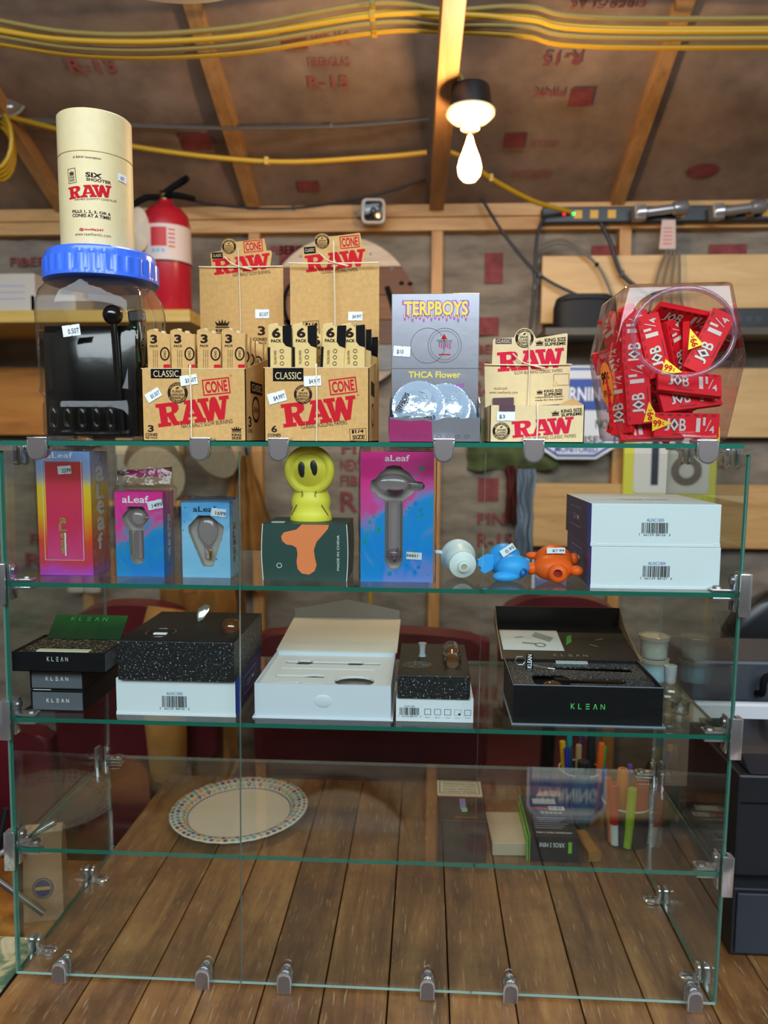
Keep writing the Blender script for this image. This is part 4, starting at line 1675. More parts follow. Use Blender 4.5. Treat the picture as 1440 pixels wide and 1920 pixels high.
def window_carton(label, x0, x1, y0, d, h, m, hole_px, px):
    w = x1 - x0
    t = thing('pipe_carton', label, 'carton', ((x0 + x1) / 2, y0, Z2))
    l, bo, r, to = px

    def q(p):
        return (-w / 2 + (p[0] - l) / (r - l) * w, (p[1] - bo) / (to - bo) * h)
    bm = BM()
    box(bm, -w / 2, w / 2, .012, d, 0, h)
    for a, b in ((-w / 2, -w / 2 + .0006), (w / 2 - .0006, w / 2)):
        box(bm, a, b, .0008, .012, 0, h)
    box(bm, -w / 2, w / 2, .0008, .012, 0, .0006)
    box(bm, -w / 2, w / 2, .0008, .012, h - .0006, h)
    o = obj('carton_body', bm, m, t)
    bm = BM()
    plate(bm, [[(-w / 2, 0), (w / 2, 0), (w / 2, h), (-w / 2, h)], [q(p) for p in hole_px]], 0, .0008)
    obj('front_panel', bm, m, t)
    hp = [q(p) for p in hole_px]
    bm = BM()
    n = len(hp)
    a = [bm.verts.new((x, .0008, z)) for x, z in hp]
    b = [bm.verts.new((x, .0115, z)) for x, z in hp]
    for i in range(n):
        bm.faces.new((a[i], a[(i + 1) % n], b[(i + 1) % n], b[i]))
    bm.faces.new(b)
    obj('window_lining', bm, grey_in, t)
    return t, front(t, w, h, px), q


hole = circle(257, 985, 20, -17, 14, -140, 70) + [(270, 998), (271, 1045)] + circle(257.5, 1050, 13.5, -17, 10, 0, -180)[0:0] + circle(257.5, 1050, 13.5, 17, 10, 0, 180) + [(244, 1000), (232, 990)]
hole = [(240, 953), (270, 953), (274, 960), (280, 968), (281, 975), (276, 984), (271, 990), (270, 996), (270, 1050)] + circle(257, 1052, 13, 14, 8, 10, 170) + [(243, 1050), (242, 1000), (236, 992), (229, 976), (232, 968), (239, 961)]
t, F, q = window_carton('small pink and blue tie-dye carton with pipe-shaped window in a loose clear bag', -.3253, -.2612, .05, .042, .112, tie, hole, (217, 1090, 307, 925))
F.text('aLeaf', 231, 946, 281, 932, white, 0, .015)
F.sticker(293, 949, 28, 17, '1499', 12, tx=(.3, .98))
F.done()
S = rside(t, .032, 0, .042, .112, (0, 0, .042, .112))
for ch, z0, z1 in (('a', .072, .082), ('L', .060, .070), ('e', .050, .0585), ('a', .039, .0485), ('f', .026, .037)):
    S.text(ch, .016, z0, .028, z1, white, 0, .03)
S.done('side_')
bm = BM()
tube(bm, [(*[q((257, 1055))[0]], .006, q((257, 1055))[1]), (q((257, 1000))[0], .006, q((257, 1000))[1])], .006, 12, 1)
ball(bm, (q((256, 975))[0], .0065, q((256, 975))[1]), (.0125, .008, .0125), 16)
ball(bm, (q((274, 975))[0], .004, q((274, 975))[1]), (.005, .004, .003), 10)
obj('glass_pipe', bm, pipe_glass, t, smooth=60)
wrapper(t, -.0335, .036, -.0022, .044, .001, .115, 2, .026)

hole = [(373, 968), (395, 968), (421, 989), (420, 1003), (401, 1068), (398, 1070), (382, 1070), (379, 1066), (355, 1003), (354, 990)]
t, F, q = window_carton('light blue marbled carton with kite-shaped window', -.2366, -.173, .05, .046, .0995, aqua, hole, (342, 1092, 432, 942))
F.text('aLeaf', 364, 961, 407, 950, mat('navy_black', '#16203c', .45), 0, .015)
F.sticker(412, 962, 28, 16, '1699', -6, tx=(.3, .98))
F.disc(395, 1055, 10, 10, mat('brass_gold', '#b08a3a', .3, metal=.6), 0, 14) if False else None
F.done()
S = rside(t, .0318, 0, .046, .0995, (0, 0, .046, .0995))
for ch, z0, z1 in (('a', .062, .072), ('L', .050, .060), ('e', .040, .0485), ('a', .029, .0385), ('f', .018, .027)):
    S.text(ch, .016, z0, .030, z1, MAT['navy_black'], 0, .03)
S.done('side_')
bm = BM()
lathe(bm, [(0, -.028), (.004, -.026), (.005, -.01), (.013, .004), (.0145, .014), (.011, .024), (.006, .030), (0, .031)], 20, Matrix.Translation((0, .0085, .050)) @ Matrix.Diagonal((1, .5, 1, 1)))
obj('glass_pipe', bm, pipe_glass, t, smooth=60)
bm = BM()
ball(bm, (.004, .006, .030), (.002, .0015, .008), 10)
obj('gold_drop', bm, mat('gold', '#b98a3c', .25, metal=.8), t, smooth=60)
wrapper(t, -.0328, .0355, -.002, .048, .001, .0985, 3, .004)

zz = lambda X, Y: (660 + X / 6.62, 820 + Y / 6.62)
hole = [zz(*p) for p in ((400, 410), (430, 370), (510, 352), (600, 365), (640, 410), (700, 445), (750, 510), (790, 555), (860, 560), (900, 610), (885, 650), (850, 670), (775, 682), (720, 740), (630, 800), (630, 1540), (610, 1620), (565, 1675), (480, 1675), (430, 1620), (408, 1540), (408, 795), (330, 760), (280, 705), (230, 690), (222, 600), (240, 545), (290, 520), (350, 445))]
t, F, q = window_carton('tall pink and blue tie-dye carton with hammer-shaped window', -.0007, .0921, .04, .05, .1665, tie2, hole, (676, 1097, 812, 848))
F.text('aLeaf', 721, 866, 767, 854, white, 0, .015)
F.sticker(776.5, 1046, 29, 14, '19999', -3, upside=True, tx=(.25, .98))
for X, Y, r, c in ((860, 390, 28, '#16a06a'), (785, 830, 27, '#1a86c4'), (840, 920, 16, '#1a86a4'), (868, 965, 14, '#1a86a4'), (706, 885, 12, '#169a7a'), (668, 935, 12, '#2a86b4'), (768, 970, 10, '#2a86b4'), (270, 1000, 18, '#10a884'), (190, 1208, 18, '#10a884'), (468, 1730, 30, '#1590c0'), (830, 1640, 22, '#1c7fc4'), (782, 1705, 17, '#1c7fc4'), (680, 1615, 16, '#1c7fc4'), (860, 900, 15, '#1a9684')):
    cx, cy = zz(X, Y)
    F.disc(cx, cy, r / 6.62, r / 6.62 * 1.05, mat('splash_' + c[1:], c, .4), 0, 12)
F.done()
bm = BM()
cx, cz = q(zz(520, 1500))
tube(bm, [(cx, .006, cz), (cx, .006, q(zz(520, 800))[1])], .0095, 14, 1)
ball(bm, (cx, .0055, cz), (.0095, .006, .0095), 14)
hz = q(zz(520, 590))[1]
ball(bm, (q(zz(500, 590))[0], .0065, hz), (.024, .0085, .0135), 20)
tube(bm, [(q(zz(700, 580))[0], .006, hz), (q(zz(870, 615))[0], .006, hz - .002)], .0045, 10, 1)
obj('glass_pipe', bm, pipe_glass, t, smooth=60)
bm = BM()
lathe(bm, [(0, 0), (.010, .002), (.0115, .006), (.009, .007), (0, .004)], 20, Matrix.Translation((q(zz(535, 700))[0], .004, q(zz(535, 720))[1])))
tube(bm, [(cx - .004, .003, cz + .004), (cx + .001, .002, cz - .008), (cx + .005, .003, cz + .010)], .0012, 6, 5)
obj('purple_bowl', bm, mat('plum_glass', '#5a2a48', .15, coat=.5), t, smooth=60)
wrapper(t, -.0475, .0485, -.0022, .052, .001, .1665, 4, .0)

# ---- dark green carton and the yellow hooded figure
gb = thing('green_carton', 'dark green carton with an orange blob print under the yellow figure', 'carton', (-.0730, .04, Z2))
dg = mat('bottle_green_card', '#24443f', .5)
bm = BM()
w, h, d = .1085, .0735, .085
n = 8
loft(bm, [[(-w / 2 - .002 * math.sin(math.pi * k / n), 0, h * k / n), (w / 2 + .0015 * math.sin(math.pi * k / n), 0, h * k / n), (w / 2 + .0015 * math.sin(math.pi * k / n), d, h * k / n), (-w / 2 - .002 * math.sin(math.pi * k / n), d, h * k / n)] for k in range(n + 1)])
obj('carton_body', bm, dg, gb)
for s in (-1, 1):
    bm = BM()
    tube(bm, [(s * (w / 2 + .0018 * math.sin(math.pi * k / n)), -.0003, h * k / n) for k in range(n + 1)], .0006, 5, 1)
    obj('worn_edge', bm, white, gb)
F = front(gb, w, h, (494, 1097, 648, 985))
blob = [(566, 986), (616, 986), (614, 994), (603, 1008), (593, 1020), (588, 1036), (590, 1052), (593, 1066), (589, 1078), (579, 1085), (566, 1083), (558, 1074), (556, 1060), (558, 1044), (556, 1032), (548, 1027), (538, 1026), (530, 1019), (528, 1010), (533, 1002), (544, 999), (556, 996)]
F.poly([blob], mat('coral_orange', '#f0854e', .5))
F.text('MADE IN CHINA', 600, 1043.5, 665, 1039, white, 90, .0)
F.ring(524, 1067.5, 5, 5, .9, white, 0, 20)
F.done()
bm = BM()
box(bm, -.045, -.028, .01, .02, h + .0002, h + .0012)
obj('tape_scrap', bm, mat('tape', '#b9c4c4', .3), gb)

yl = mat('yellow_silicone', '#f2e64e', .42, spec=.4)
fy = thing('hooded_figure', 'yellow silicone hooded figure with black oval eyes standing on the green carton', 'figurine', (-.0712, .085, Z2 + .0737))
bm = BM()
lathe(bm, [(0, 0), (.0275, 0), (.0285, .002), (.0270, .010), (.0245, .016), (.0265, .022), (.0262, .030), (.022, .040), (.017, .047), (0, .05)], 36, Matrix.Diagonal((1, .8, 1, 1)))
obj('body', bm, yl, fy, smooth=60)
bm = BM()
ball(bm, (0, .004, .0675), (.031, .026, .031), 28)
obj('head', bm, yl, fy, smooth=180)
bm = BM()
tube(bm, [(.0275 * math.sin(rad(a)), -.012 + .004 * math.cos(rad(a)) * 0, .0672 - .0275 * math.cos(rad(a))) for a in range(0, 361, 10)], .0062, 10, 1)
obj('hood_rim', bm, yl, fy, smooth=60)
bm = BM()
ball(bm, (0, -.011, .0672), (.0235, .009, .0235), 24)
obj('face', bm, mat('yellow_face', '#efe24a', .4), fy, smooth=180)
for x, a in ((-.0088, 6), (.0066, 4)):
    bm = BM()
    ball(bm, (0, 0, 0), (.0050, .0018, .0105), 16)
    obj('eye', bm, mat('eye_black', '#2b2f31', .35), fy, loc=(x, -.0203, .0685 + (.002 if x > 0 else 0)), rot=(rad(2), rad(-a), 0), smooth=180)
bm = BM()
lathe(bm, [(.009, .094), (.0085, .098), (.0092, .0995), (.0088, .102), (0, .102)], 20)
obj('top_knob', bm, yl, fy, smooth=50)
dark_line = mat('dark_line', '#3c3820', .6)
for s in (-1, 1):
    bm = BM()
    tube(bm, [(s * .008, -.0165, .0425), (s * .0095, -.0185, .039), (s * .0082, -.0200, .036), (s * .0095, -.0208, .033)], .0005, 5, 4)
    obj('drawstring', bm, dark_line, fy)
    bm = BM()
    tube(bm, [(s * .0165, -.0172, .022), (s * .0205, -.0145, .015), (s * .0245, -.0118, .008)], .0005, 5, 3)
    obj('pocket_line', bm, dark_line, fy)

# ---- silicone pipes
ws = mat('white_silicone', '#dfe9e6', .4, spec=.4)
t = thing('silicone_mouthpiece', 'white silicone cup lying on its side with a small spout', 'silicone pipe', (.1275, .075, Z2 + .0245), rot=(rad(8), 0, rad(8)))
bm = BM()
MA = Matrix.Rotation(rad(90), 4, 'X')
lathe(bm, [(0, -.018), (.021, -.018), (.0235, -.016), (.0235, -.010), (.0215, -.008), (.0205, .0), (.017, .014), (.0155, .018), (.0175, .020), (.0175, .023), (.012, .026), (.0075, .027), (.0072, .032), (.0040, .033), (.0034, .030), (0, .030)], 32, MA)
obj('cup', bm, ws, t, smooth=45)
bm = BM()
tube(bm, [(-.022, .012, .006), (-.032, .013, .007)], .003, 8, 1)
obj('peg', bm, ws, t, smooth=50)
bm = BM()
lathe(bm, [(0, .0322), (.0033, .0322), (0, .0318)], 14, MA)
obj('spout_hole', bm, mat('dull_cream', '#b9b08c', .6), t)

bs = mat('sky_blue_silicone', '#35a6f2', .45, spec=.35)
t = thing('silicone_pipe', 'sky blue silicone animal-shaped pipe with fringed fin and price sticker', 'silicone pipe', (.188, .060, Z2 + .0005), rotz=12)
bm = BM()
ball(bm, (.002, .018, .024), (.022, .024, .022), 24)
ball(bm, (.006, -.006, .018), (.022, .018, .017), 24)
ball(bm, (-.006, -.016, .008), (.018, .010, .0075), 20)
for v in bm.verts:
    v.co.z = max(v.co.z, .0003)
obj('body', bm, bs, t, smooth=180)
bm = BM()
prism(bm, [(-.016, .014), (-.028, .008), (-.034, .012), (-.032, .017), (-.038, .019), (-.036, .023), (-.038, .027), (-.032, .028), (-.026, .034), (-.016, .032)], .004, .010, None, .001)
obj('fin', bm, bs, t)
bm = BM()
prism(bm, [(.022, .018), (.032, .014), (.033, .026), (.029, .028), (.024, .024)], .004, .012, None, .001)
obj('ear', bm, bs, t)
bm = BM()
lathe(bm, [(.0055, -.001), (.0055, .001), (.0035, .0014), (.003, -.004), (0, -.004)], 16, Matrix.Translation((.015, -.0222, .014)) @ MA)
obj('mouth_hole', bm, mat('deep_blue', '#0f4f94', .5), t, smooth=50)
F = Face(t, (-.012, -.0105, .0315), (.022, .002, .005), (0, .009, .0115), (0, 0, 22, 12))
F.sticker(11, 6, 20, 9, '0.95', 20, 3)

os_ = mat('orange_silicone', '#f2621a', .45, spec=.35)
t = thing('silicone_pipe', 'orange silicone stubby pipe with snout hole and price sticker', 'silicone pipe', (.2475, .060, Z2 + .0005), rotz=-10)
bm = BM()
ball(bm, (0, .016, .024), (.025, .022, .021), 24)
ball(bm, (0, -.004, .0175), (.026, .018, .017), 24)
for v in bm.verts:
    v.co.z = max(v.co.z, .0003)
obj('body', bm, os_, t, smooth=180)
bm = BM()
lathe(bm, [(.014, -.006), (.0125, .006), (.0095, .010), (.006, .0105), (.0048, .006), (0, .006)], 24, Matrix.Translation((.006, -.0155, .0135)) @ MA)
obj('snout', bm, os_, t, smooth=60)
bm = BM()
lathe(bm, [(0, .0065), (.0048, .0065)], 16, Matrix.Translation((.006, -.0155, .0135)) @ MA)
obj('snout_hole', bm, mat('deep_red', '#8e1c10', .5), t)
for k, (x, y, z, r) in enumerate(((.029, -.010, .016, (.009, .008, .007)), (-.027, -.006, .016, (.008, .008, .008)), (-.026, .02, .029, (.011, .006, .005)), (.026, .018, .027, (.006, .006, .008)))):
    bm = BM()
    ball(bm, (x, y, z), r, 14)
    obj('limb', bm, os_, t, smooth=180)
F = Face(t, (-.010, -.0075, .0345), (.026, .001, .001), (0, .010, .0085), (0, 0, 26, 12))
F.sticker(13, 6, 23, 9, '$7.99', 0, 3)

# ---- white product boxes
wc = mat('white_card', '#dfe8ee', .42)
navy = art('navy_print', [(0, '#2a2450'), (.5, '#2c2a58'), (1, '#35326a')], .05, .3, 30)
navy_b = mat('cobalt_edge', '#2b49c0', .4)


def white_box(label, x0, x1, y0, y1, z, h, code, digits, side, px, bar, name='product_box'):
    w, d = x1 - x0, y1 - y0
    t = thing(name, label, 'box', ((x0 + x1) / 2, y0, z))
    bm = BM()
    box(bm, -w / 2, w / 2, 0, d, 0, h, .0006)
    for f in bm.faces:
        f.normal_update()
        if abs(f.normal.x) > .9:
            f.material_index = 1
    obj('carton_body', bm, [wc, navy], t)
    bm = BM()
    box(bm, -w / 2 - .0003, -w / 2 + .007, -.0006, .0, .0, .0045)
    box(bm, w / 2 - .007, w / 2 + .0003, -.0006, .0, .0, .0045)
    box(bm, -w / 2 + .007, w / 2 - .007, -.0006, .0, .0, .0028)
    obj('bottom_flap', bm, wc, t)
    S = lside(t, -w / 2, 0, d, h, (0, 0, d, h)) if side == 'l' else rside(t, w / 2, 0, d, h, (0, 0, d, h))
    a = d - .03 if side == 'l' else .03
    S.rect(*((d - .02, 0.0, d, h) if side == 'l' else (0, 0, .02, h)), navy_b)
    lo, hi = (.035, .105) if side == 'l' else (.045, .115)
    S.frame(lo, h * .28, hi, h * .78, .001, mat('grey_line', '#9a9ab8', .5))
    S.text('CLEAR', lo + .016, h * .44, lo + .042, h * .6, MAT['grey_line'], 0, .01)
    S.text('glass', lo + .045, h * .44, lo + .058, h * .6, white, 0, .02)
    S.done('side_')
    F = front(t, w, h, px)
    bx0, by0, bx1, by1 = bar
    F.bars(bx0, by0, bx1, by1, black, 26, len(digits))
    F.text(code, bx0 + (bx1 - bx0) * .18, by1 - 2.0, bx1 - (bx1 - bx0) * .18, by1 - 8, mat('code_blue', '#2f4a9a', .5), 0, .0)
    dd = digits.split()
    F.text(dd[0], bx0 - 5, by0 + 5, bx0 - 2, by0 + .5, black)
    F.text(dd[1], bx0 + 4, by0 + 5, (bx0 + bx1) / 2 - 2, by0 + .5, black)
    F.text(dd[2], (bx0 + bx1) / 2 + 2, by0 + 5, bx1 - 5, by0 + .5, black)
    F.text(dd[3], bx1 + 1, by0 + 5, bx1 + 4, by0 + .5, black)
    F.done()
    return t


white_box('white product box with dark blue end, lower of the stacked pair', .2868, .4430, .02, .180, Z2, .0520, 'ALNC1004', '7 66129 88157 0', 'l', (1107, 1108, 1352, 1026), (1206, 1085, 1258, 1063))
ub = white_box('white product box with dark blue end, upper of the stacked pair', .2855, .4412, .02, .187, Z2 + .0524, .0525, 'ALNC1003', '7 66129 88156 3', 'l', (1107, 1025, 1352, 945), (1203, 1000, 1254, 980))
T = topf(ub, -.07, .07, .01, .15, .0527, (0, 0, 1, 1))
T.text('CLEAR GLASS', .3, .35, .75, .45, MAT['grey_line'])
T.done('top_')

# ================================================================ goods on the middle shelf
foam = None


def foam_mat(name, base, fleck, scale, thr):
    if name in MAT:
        return MAT[name]
    b = NT(name)
    tc = b.n('ShaderNodeTexCoord')
    vo = b.n('ShaderNodeTexVoronoi', Scale=scale)
    b.l(tc, 'Object', vo, 'Vector')
    nz = b.n('ShaderNodeTexNoise', Scale=scale * .8, Detail=2.0)
    b.l(tc, 'Object', nz, 'Vector')
    r = b.ramp([(thr, base), (thr + .06, fleck)])
    b.l(nz, 0, r, 0)
    b.l(r, 0, b.p, 'Base Color')
    b.p.inputs['Roughness'].default_value = .45
    bp = b.n('ShaderNodeBump', Strength=.35, Distance=.001)
    b.l(vo, 'Distance', bp, 'Height')
    b.l(bp, 0, b.p, 'Normal')
    MAT[name] = b.m
    return b.m


foam_cut = foam_mat('cut_foam', '#15171a', '#a9b0b6', 520, .62)
foam_smooth = mat('smooth_foam', '#0d0e12', .6, var=.3, scale=200)
foam_brown = foam_mat('brown_foam', '#2a241f', '#8b7c68', 420, .56)
blackbox = mat('black_card', '#0f1216', .42, spec=.3)
clear_gl = clear('small_glass', '#eef2f2', .08, .0, power=3)
frost = clear('frosted_glass', '#dfe4e6', .1, .3, grey=('#d5dade', .45), power=3)
amber_gl = clear('amber_glass', '#e2b48c', .12, .03, grey=('#a05a2c', .25), power=2.5)
kw = mat('pale_lettering', '#c9d2d0', .4)
kg = mat('green_lettering', '#57d36a', .4)


def klean(F, x0, y0, x1, y1, m, lay=0):
    """five spaced capitals, the third made of three bars and the fourth without a bar"""
    w = (x1 - x0) / 5 * .62
    st = (x1 - x0 - w) / 4
    F.text('K', x0, y0, x0 + w, y1, m, 0, 0, lay)
    F.text('L', x0 + st, y0, x0 + st + w * .8, y1, m, 0, 0, lay)
    hh = y1 - y0
    for k in (0, .42, .84):
        F.rect(x0 + 2 * st, y0 + hh * k, x0 + 2 * st + w * .9, y0 + hh * (k + .16), m, 0, lay)
    ax = x0 + 3 * st
    F.poly([[(ax, y0), (ax + w * .18, y0), (ax + w * .5, y0 + hh * .75), (ax + w * .82, y0), (ax + w, y0), (ax + w * .6, y1), (ax + w * .4, y1)]], m, lay)
    F.text('N', x0 + 4 * st, y0, x0 + 4 * st + w, y1, m, 0, 0, lay)


gry = mat('grey_card', '#5c6168', .4)
for k, (z, lab) in enumerate(((Z3, 'small black box with grey lettered end, bottom of its stack'), (Z3 + .0295, 'small black box with grey lettered end, middle of its stack'))):
    t = thing('lettered_box', lab, 'box', (-.4005, .025, z))
    bm = BM()
    box(bm, -.036, .036, 0, .150, 0, .0285, .0006)
    obj('carton_body', bm, blackbox, t)
    F = front(t, .072, .0285, (73, 1340, 168, 1298))
    F.rect(77, 1337, 166, 1302, gry)
    klean(F, 102, 1322, 142, 1314.5, white, 1)
    F.done()
    bm = BM()
    box(bm, -.032, -.008, .0, .012, .0286, .0291)
    obj('seal_tab', bm, white, t)

t = thing('open_lettered_box', 'shallow open black box with foam and a dark green flap, top of its stack', 'box', (-.3885, .008, Z3 + .0590))
w, d, h = .122, .085, .0255
bm = BM()
box(bm, -w / 2, w / 2, 0, d, 0, .001)
box(bm, -w / 2, w / 2, 0, .0015, 0, h)
box(bm, -w / 2, w / 2, d - .0015, d, 0, h)
for s in (-1, 1):
    a, b = sorted((s * w / 2, s * (w / 2 - .0015)))
    box(bm, a, b, .0015, d - .0015, 0, h)
obj('tray', bm, blackbox, t)
bm = BM()
box(bm, w / 2 + .0001, w / 2 + .0004, .002, d - .002, .001, h - .001)
obj('end_label', bm, gry, t)
S = rside(t, w / 2 + .0004, 0, d, h, (0, 0, d, h))
klean(S, .025, .012, .06, .019, kw)
S.done('end_')
bm = BM()
box(bm, -w / 2 + .002, w / 2 - .002, .002, d - .002, .002, h - .003)
obj('foam_insert', bm, foam_brown, t)
bm = BM()
box(bm, -.035, .035, .012, .022, h - .0028, h - .0015)
obj('paper_strip', bm, mat('ivory_paper', '#d9d2b4', .5), t)
bm = BM()
box(bm, -.052, .052, 0, .0012, 0, .040, 0, Matrix.Translation((0, d - .012, h - .002)) @ Matrix.Rotation(rad(-48), 4, 'X'))
fl = obj('flap', bm, art('green_flap', [(0, '#101a14'), (.6, '#173b1c'), (1, '#2a6a2c')], .06, .2, 30), t)
F = front(t, w, h, (22, 1245, 198, 1214))
klean(F, 89, 1228, 129, 1221, kw)
F.done()
F = Face(fl, (-.052, d - .012, h - .002), (.104, 0, 0), (0, .0268, .0297), (0, 0, 1, 1))
klean(F, .25, .7, .75, .85, mat('dim_green', '#3f9a50', .4))
F.done()

# ---- white box under a block of cut foam
wb = white_box('white product box with cobalt end under a thick black foam block', -.3185, -.161, .02, .172, Z3, .0487, 'ALNC1003', '7 66129 88156 3', 'r', (218, 1348, 441, 1274), (304, 1331, 351, 1308))
t = thing('foam_block', 'thick black cut foam block with glass pieces, on the white box', 'foam block', (-.2365, .012, Z3 + .0490))
bm = BM()
box(bm, -.0755, .0765, 0, .165, 0, .0515, .0008)
for f in bm.faces:
    f.normal_update()
    if f.normal.z > .9:
        f.material_index = 1
obj('foam', bm, [foam_cut, foam_smooth], t)
bm = BM()
tube(bm, [(-.032 + .019 * math.cos(rad(a)), .040 + .022 * math.sin(rad(a)), .0525) for a in range(0, 361, 15)], .0016, 8, 1)
obj('glass_ring', bm, clear_gl, t, smooth=60)
bm = BM()
box(bm, -.040, -.022, .032, .038, .0516, .0535, .0005)
obj('paper_scrap', bm, white, t)
bm = BM()
prism(bm, [(-.004, 0), (.003, .004), (.010, .016), (.011, .024), (.004, .026), (-.006, .020), (-.007, .010)], 0, .004, Matrix.Translation((.002, .105, .0512)) @ Matrix.Rotation(rad(-25), 4, 'X'), .001)
obj('glass_leaf', bm, mat('smoky_glass', '#b9b7a6', .12, metal=.6), t, smooth=40)
bm = BM()
lathe(bm, [(0, 0), (.012, .0), (.013, .008), (.009, .016), (0, .018)], 20, Matrix.Translation((.058, .06, .0500)))
obj('glass_bowl', bm, amber_gl, t, smooth=60)

# ---- white hinged gift box, open
t = thing('open_gift_box', 'open white magnetic gift box with moulded insert and pointed flap', 'box', (-.0480, .02, Z3))
w, d, h = .176, .150, .0460
whm = mat('matte_white_card', '#d3dbe6', .5)
bm = BM()
box(bm, -w / 2 - .003, w / 2 + .003, -.002, d, 0, .0022, .0004)
obj('base_board', bm, whm, t)
bm = BM()
q = .0025
box(bm, -w / 2, w / 2, 0, q, .0022, h)
box(bm, -w / 2, w / 2, d - q, d, .0022, h)
for s in (-1, 1):
    a, b = sorted((s * w / 2, s * (w / 2 - q)))
    box(bm, a, b, q, d - q, .0022, h)
obj('tray', bm, whm, t)
bm = BM()


def ov(cx, cy, rx, ry, n=16):
    return circle(cx, cy, rx, ry, n)


slots = [[(-.068, .108), (-.052, .108), (-.050, .104), (-.034, .104), (-.030, .108), (.020, .108), (.024, .105), (.040, .105), (.044, .108), (.068, .108), (.068, .120), (.044, .120), (.040, .123), (.024, .123), (.020, .120), (-.030, .120), (-.034, .125), (-.050, .125), (-.052, .120), (-.068, .120)],
         [(-.070, .082), (.062, .082), (.062, .087), (-.070, .087)],
         [(-.070, .046), (-.004, .046), (-.004, .058), (-.020, .060), (-.034, .056), (-.070, .056)],
         [(-.070, .012), (-.004, .012), (-.004, .022), (-.030, .024), (-.036, .029), (-.044, .024), (-.070, .022)],
         ov(.038, .034, .027, .022)]
M = Matrix.Translation((0, 0, h - .010)) @ Matrix.Rotation(rad(90), 4, 'X') @ Matrix.Diagonal((1, 1, 1, 1))
# the board lies flat: its XZ outline becomes XY
MF = Matrix(((1, 0, 0, 0), (0, 0, 1, 0), (0, 1, 0, 0), (0, 0, 0, 1)))
plate(bm, [[(-w / 2 + q, q), (w / 2 - q, q), (w / 2 - q, d - q), (-w / 2 + q, d - q)]] + slots, h - .009, h - .006, 0, MF)
obj('insert', bm, mat('insert_white', '#dfe2e2', .55), t)
bm = BM()
box(bm, -w / 2 + q, w / 2 - q, q, d - q, h - .022, h - .020)
obj('insert_floor', bm, mat('insert_grey', '#a7a39c', .7, var=.2, scale=300), t)
bm = BM()
box(bm, -w / 2 - .001, w / 2 + .002, d + .001, d + .150, -.0012, .0012, 0, Matrix.Translation((0, d, h)) @ Matrix.Rotation(rad(5), 4, 'X') @ Matrix.Translation((0, -d, 0)))
lid = obj('lid', bm, mat('lid_white', '#ddd8cc', .5), t)
bm = BM()
prism(bm, [(-w / 2, 0), (w / 2, 0), (w / 2, .015), (.0, .032), (-w / 2, .015)], 0, .0022, Matrix.Translation((0, d + .150, h + .0135)) @ Matrix.Rotation(rad(-12), 4, 'X'))
obj('lid_flap', bm, mat('flap_grey', '#b8b4b0', .5), lid)
bm = BM()
ball(bm, (.001, 0.0004, .024), (.013, .0016, .009), 14)
obj('magnet_dent', bm, whm, t, smooth=60)

# ---- small white box with foam and glass parts
t = thing('product_box', 'small white box with barcode and colour squares under black foam', 'box', (.0959, .02, Z3))
w, d, h = .0985, .150, .0315
bm = BM()
box(bm, -w / 2, w / 2, 0, d, 0.0, h, .0006)
obj('carton_body', bm, wc, t)
F = front(t, w, h, (743, 1359, 887, 1311))
F.bars(750, 1346, 787, 1331, black, 24, 5)
F.text('ALNC1001', 758, 1330, 778, 1326.5, MAT['code_blue'])
F.text('7', 747, 1350, 749, 1347, black)
F.text('66129 88154', 754, 1350, 783, 1347, black)
F.text('9', 788, 1350, 790, 1347, black)
for i, (X, c) in enumerate(((548, '#3c4450'), (680, '#34489c'), (815, '#3a5a5a'), (948, '#b2a2a8'), (1083, '#5a5a9a'))):
    x = 720 + X / 7.2
    F.frame(x, 1344.5, x + 12.4, 1332.5, .9, mat('square_' + c[1:], c, .5))
    F.text(('Black', 'Blue', 'Green', 'Pink', 'Purple')[i], x + 1.5, 1351, x + 11, 1348, MAT['grey_line'])
F.disc(861, 1342, 2, 2, black)
F.done()
t = thing('foam_block', 'smaller black foam block holding a glass and copper bowl', 'foam block', (.0950, .016, Z3 + .0318))
bm = BM()
box(bm, -.0465, .0455, 0, .150, 0, .0300, .0008)
for f in bm.faces:
    f.normal_update()
    if f.normal.z > .9:
        f.material_index = 1
obj('foam', bm, [foam_cut, foam_smooth], t)
bm = BM()
prism(bm, ov(-.022, .045, .021, .016, 20), .0301, .0304, MF)
obj('foam_hole', bm, foam_cut, t)
M = Matrix.Translation((.024, .030, .0375)) @ Matrix.Rotation(rad(-90), 4, 'X')
bm = BM()
lathe(bm, [(0, .0), (.0105, .0), (.012, .006), (.0095, .012), (.0095, .024), (.0125, .032), (.0125, .042), (.010, .05), (.0115, .058), (.0115, .07)], 24, M)
obj('glass_tube', bm, clear_gl, t, smooth=50)
bm = BM()
lathe(bm, [(0, .004), (.008, .004), (.0085, .010), (.0055, .014), (.0055, .030), (.0085, .034), (.0085, .044), (.006, .048), (0, .052)], 20, M)
obj('copper_core', bm, mat('copper_metal', '#c98a5a', .25, metal=.85), t, smooth=50)
bm = BM()
loft(bm, [[(-.0155 + k * x, .085 + y * k, z) for x, y in circle(0, 0, .005, .004, 12)] for z, k in ((.0302, 1.1), (.036, .75), (.045, .9), (.049, 1.2))])
obj('glass_plug', bm, frost, t, smooth=50)

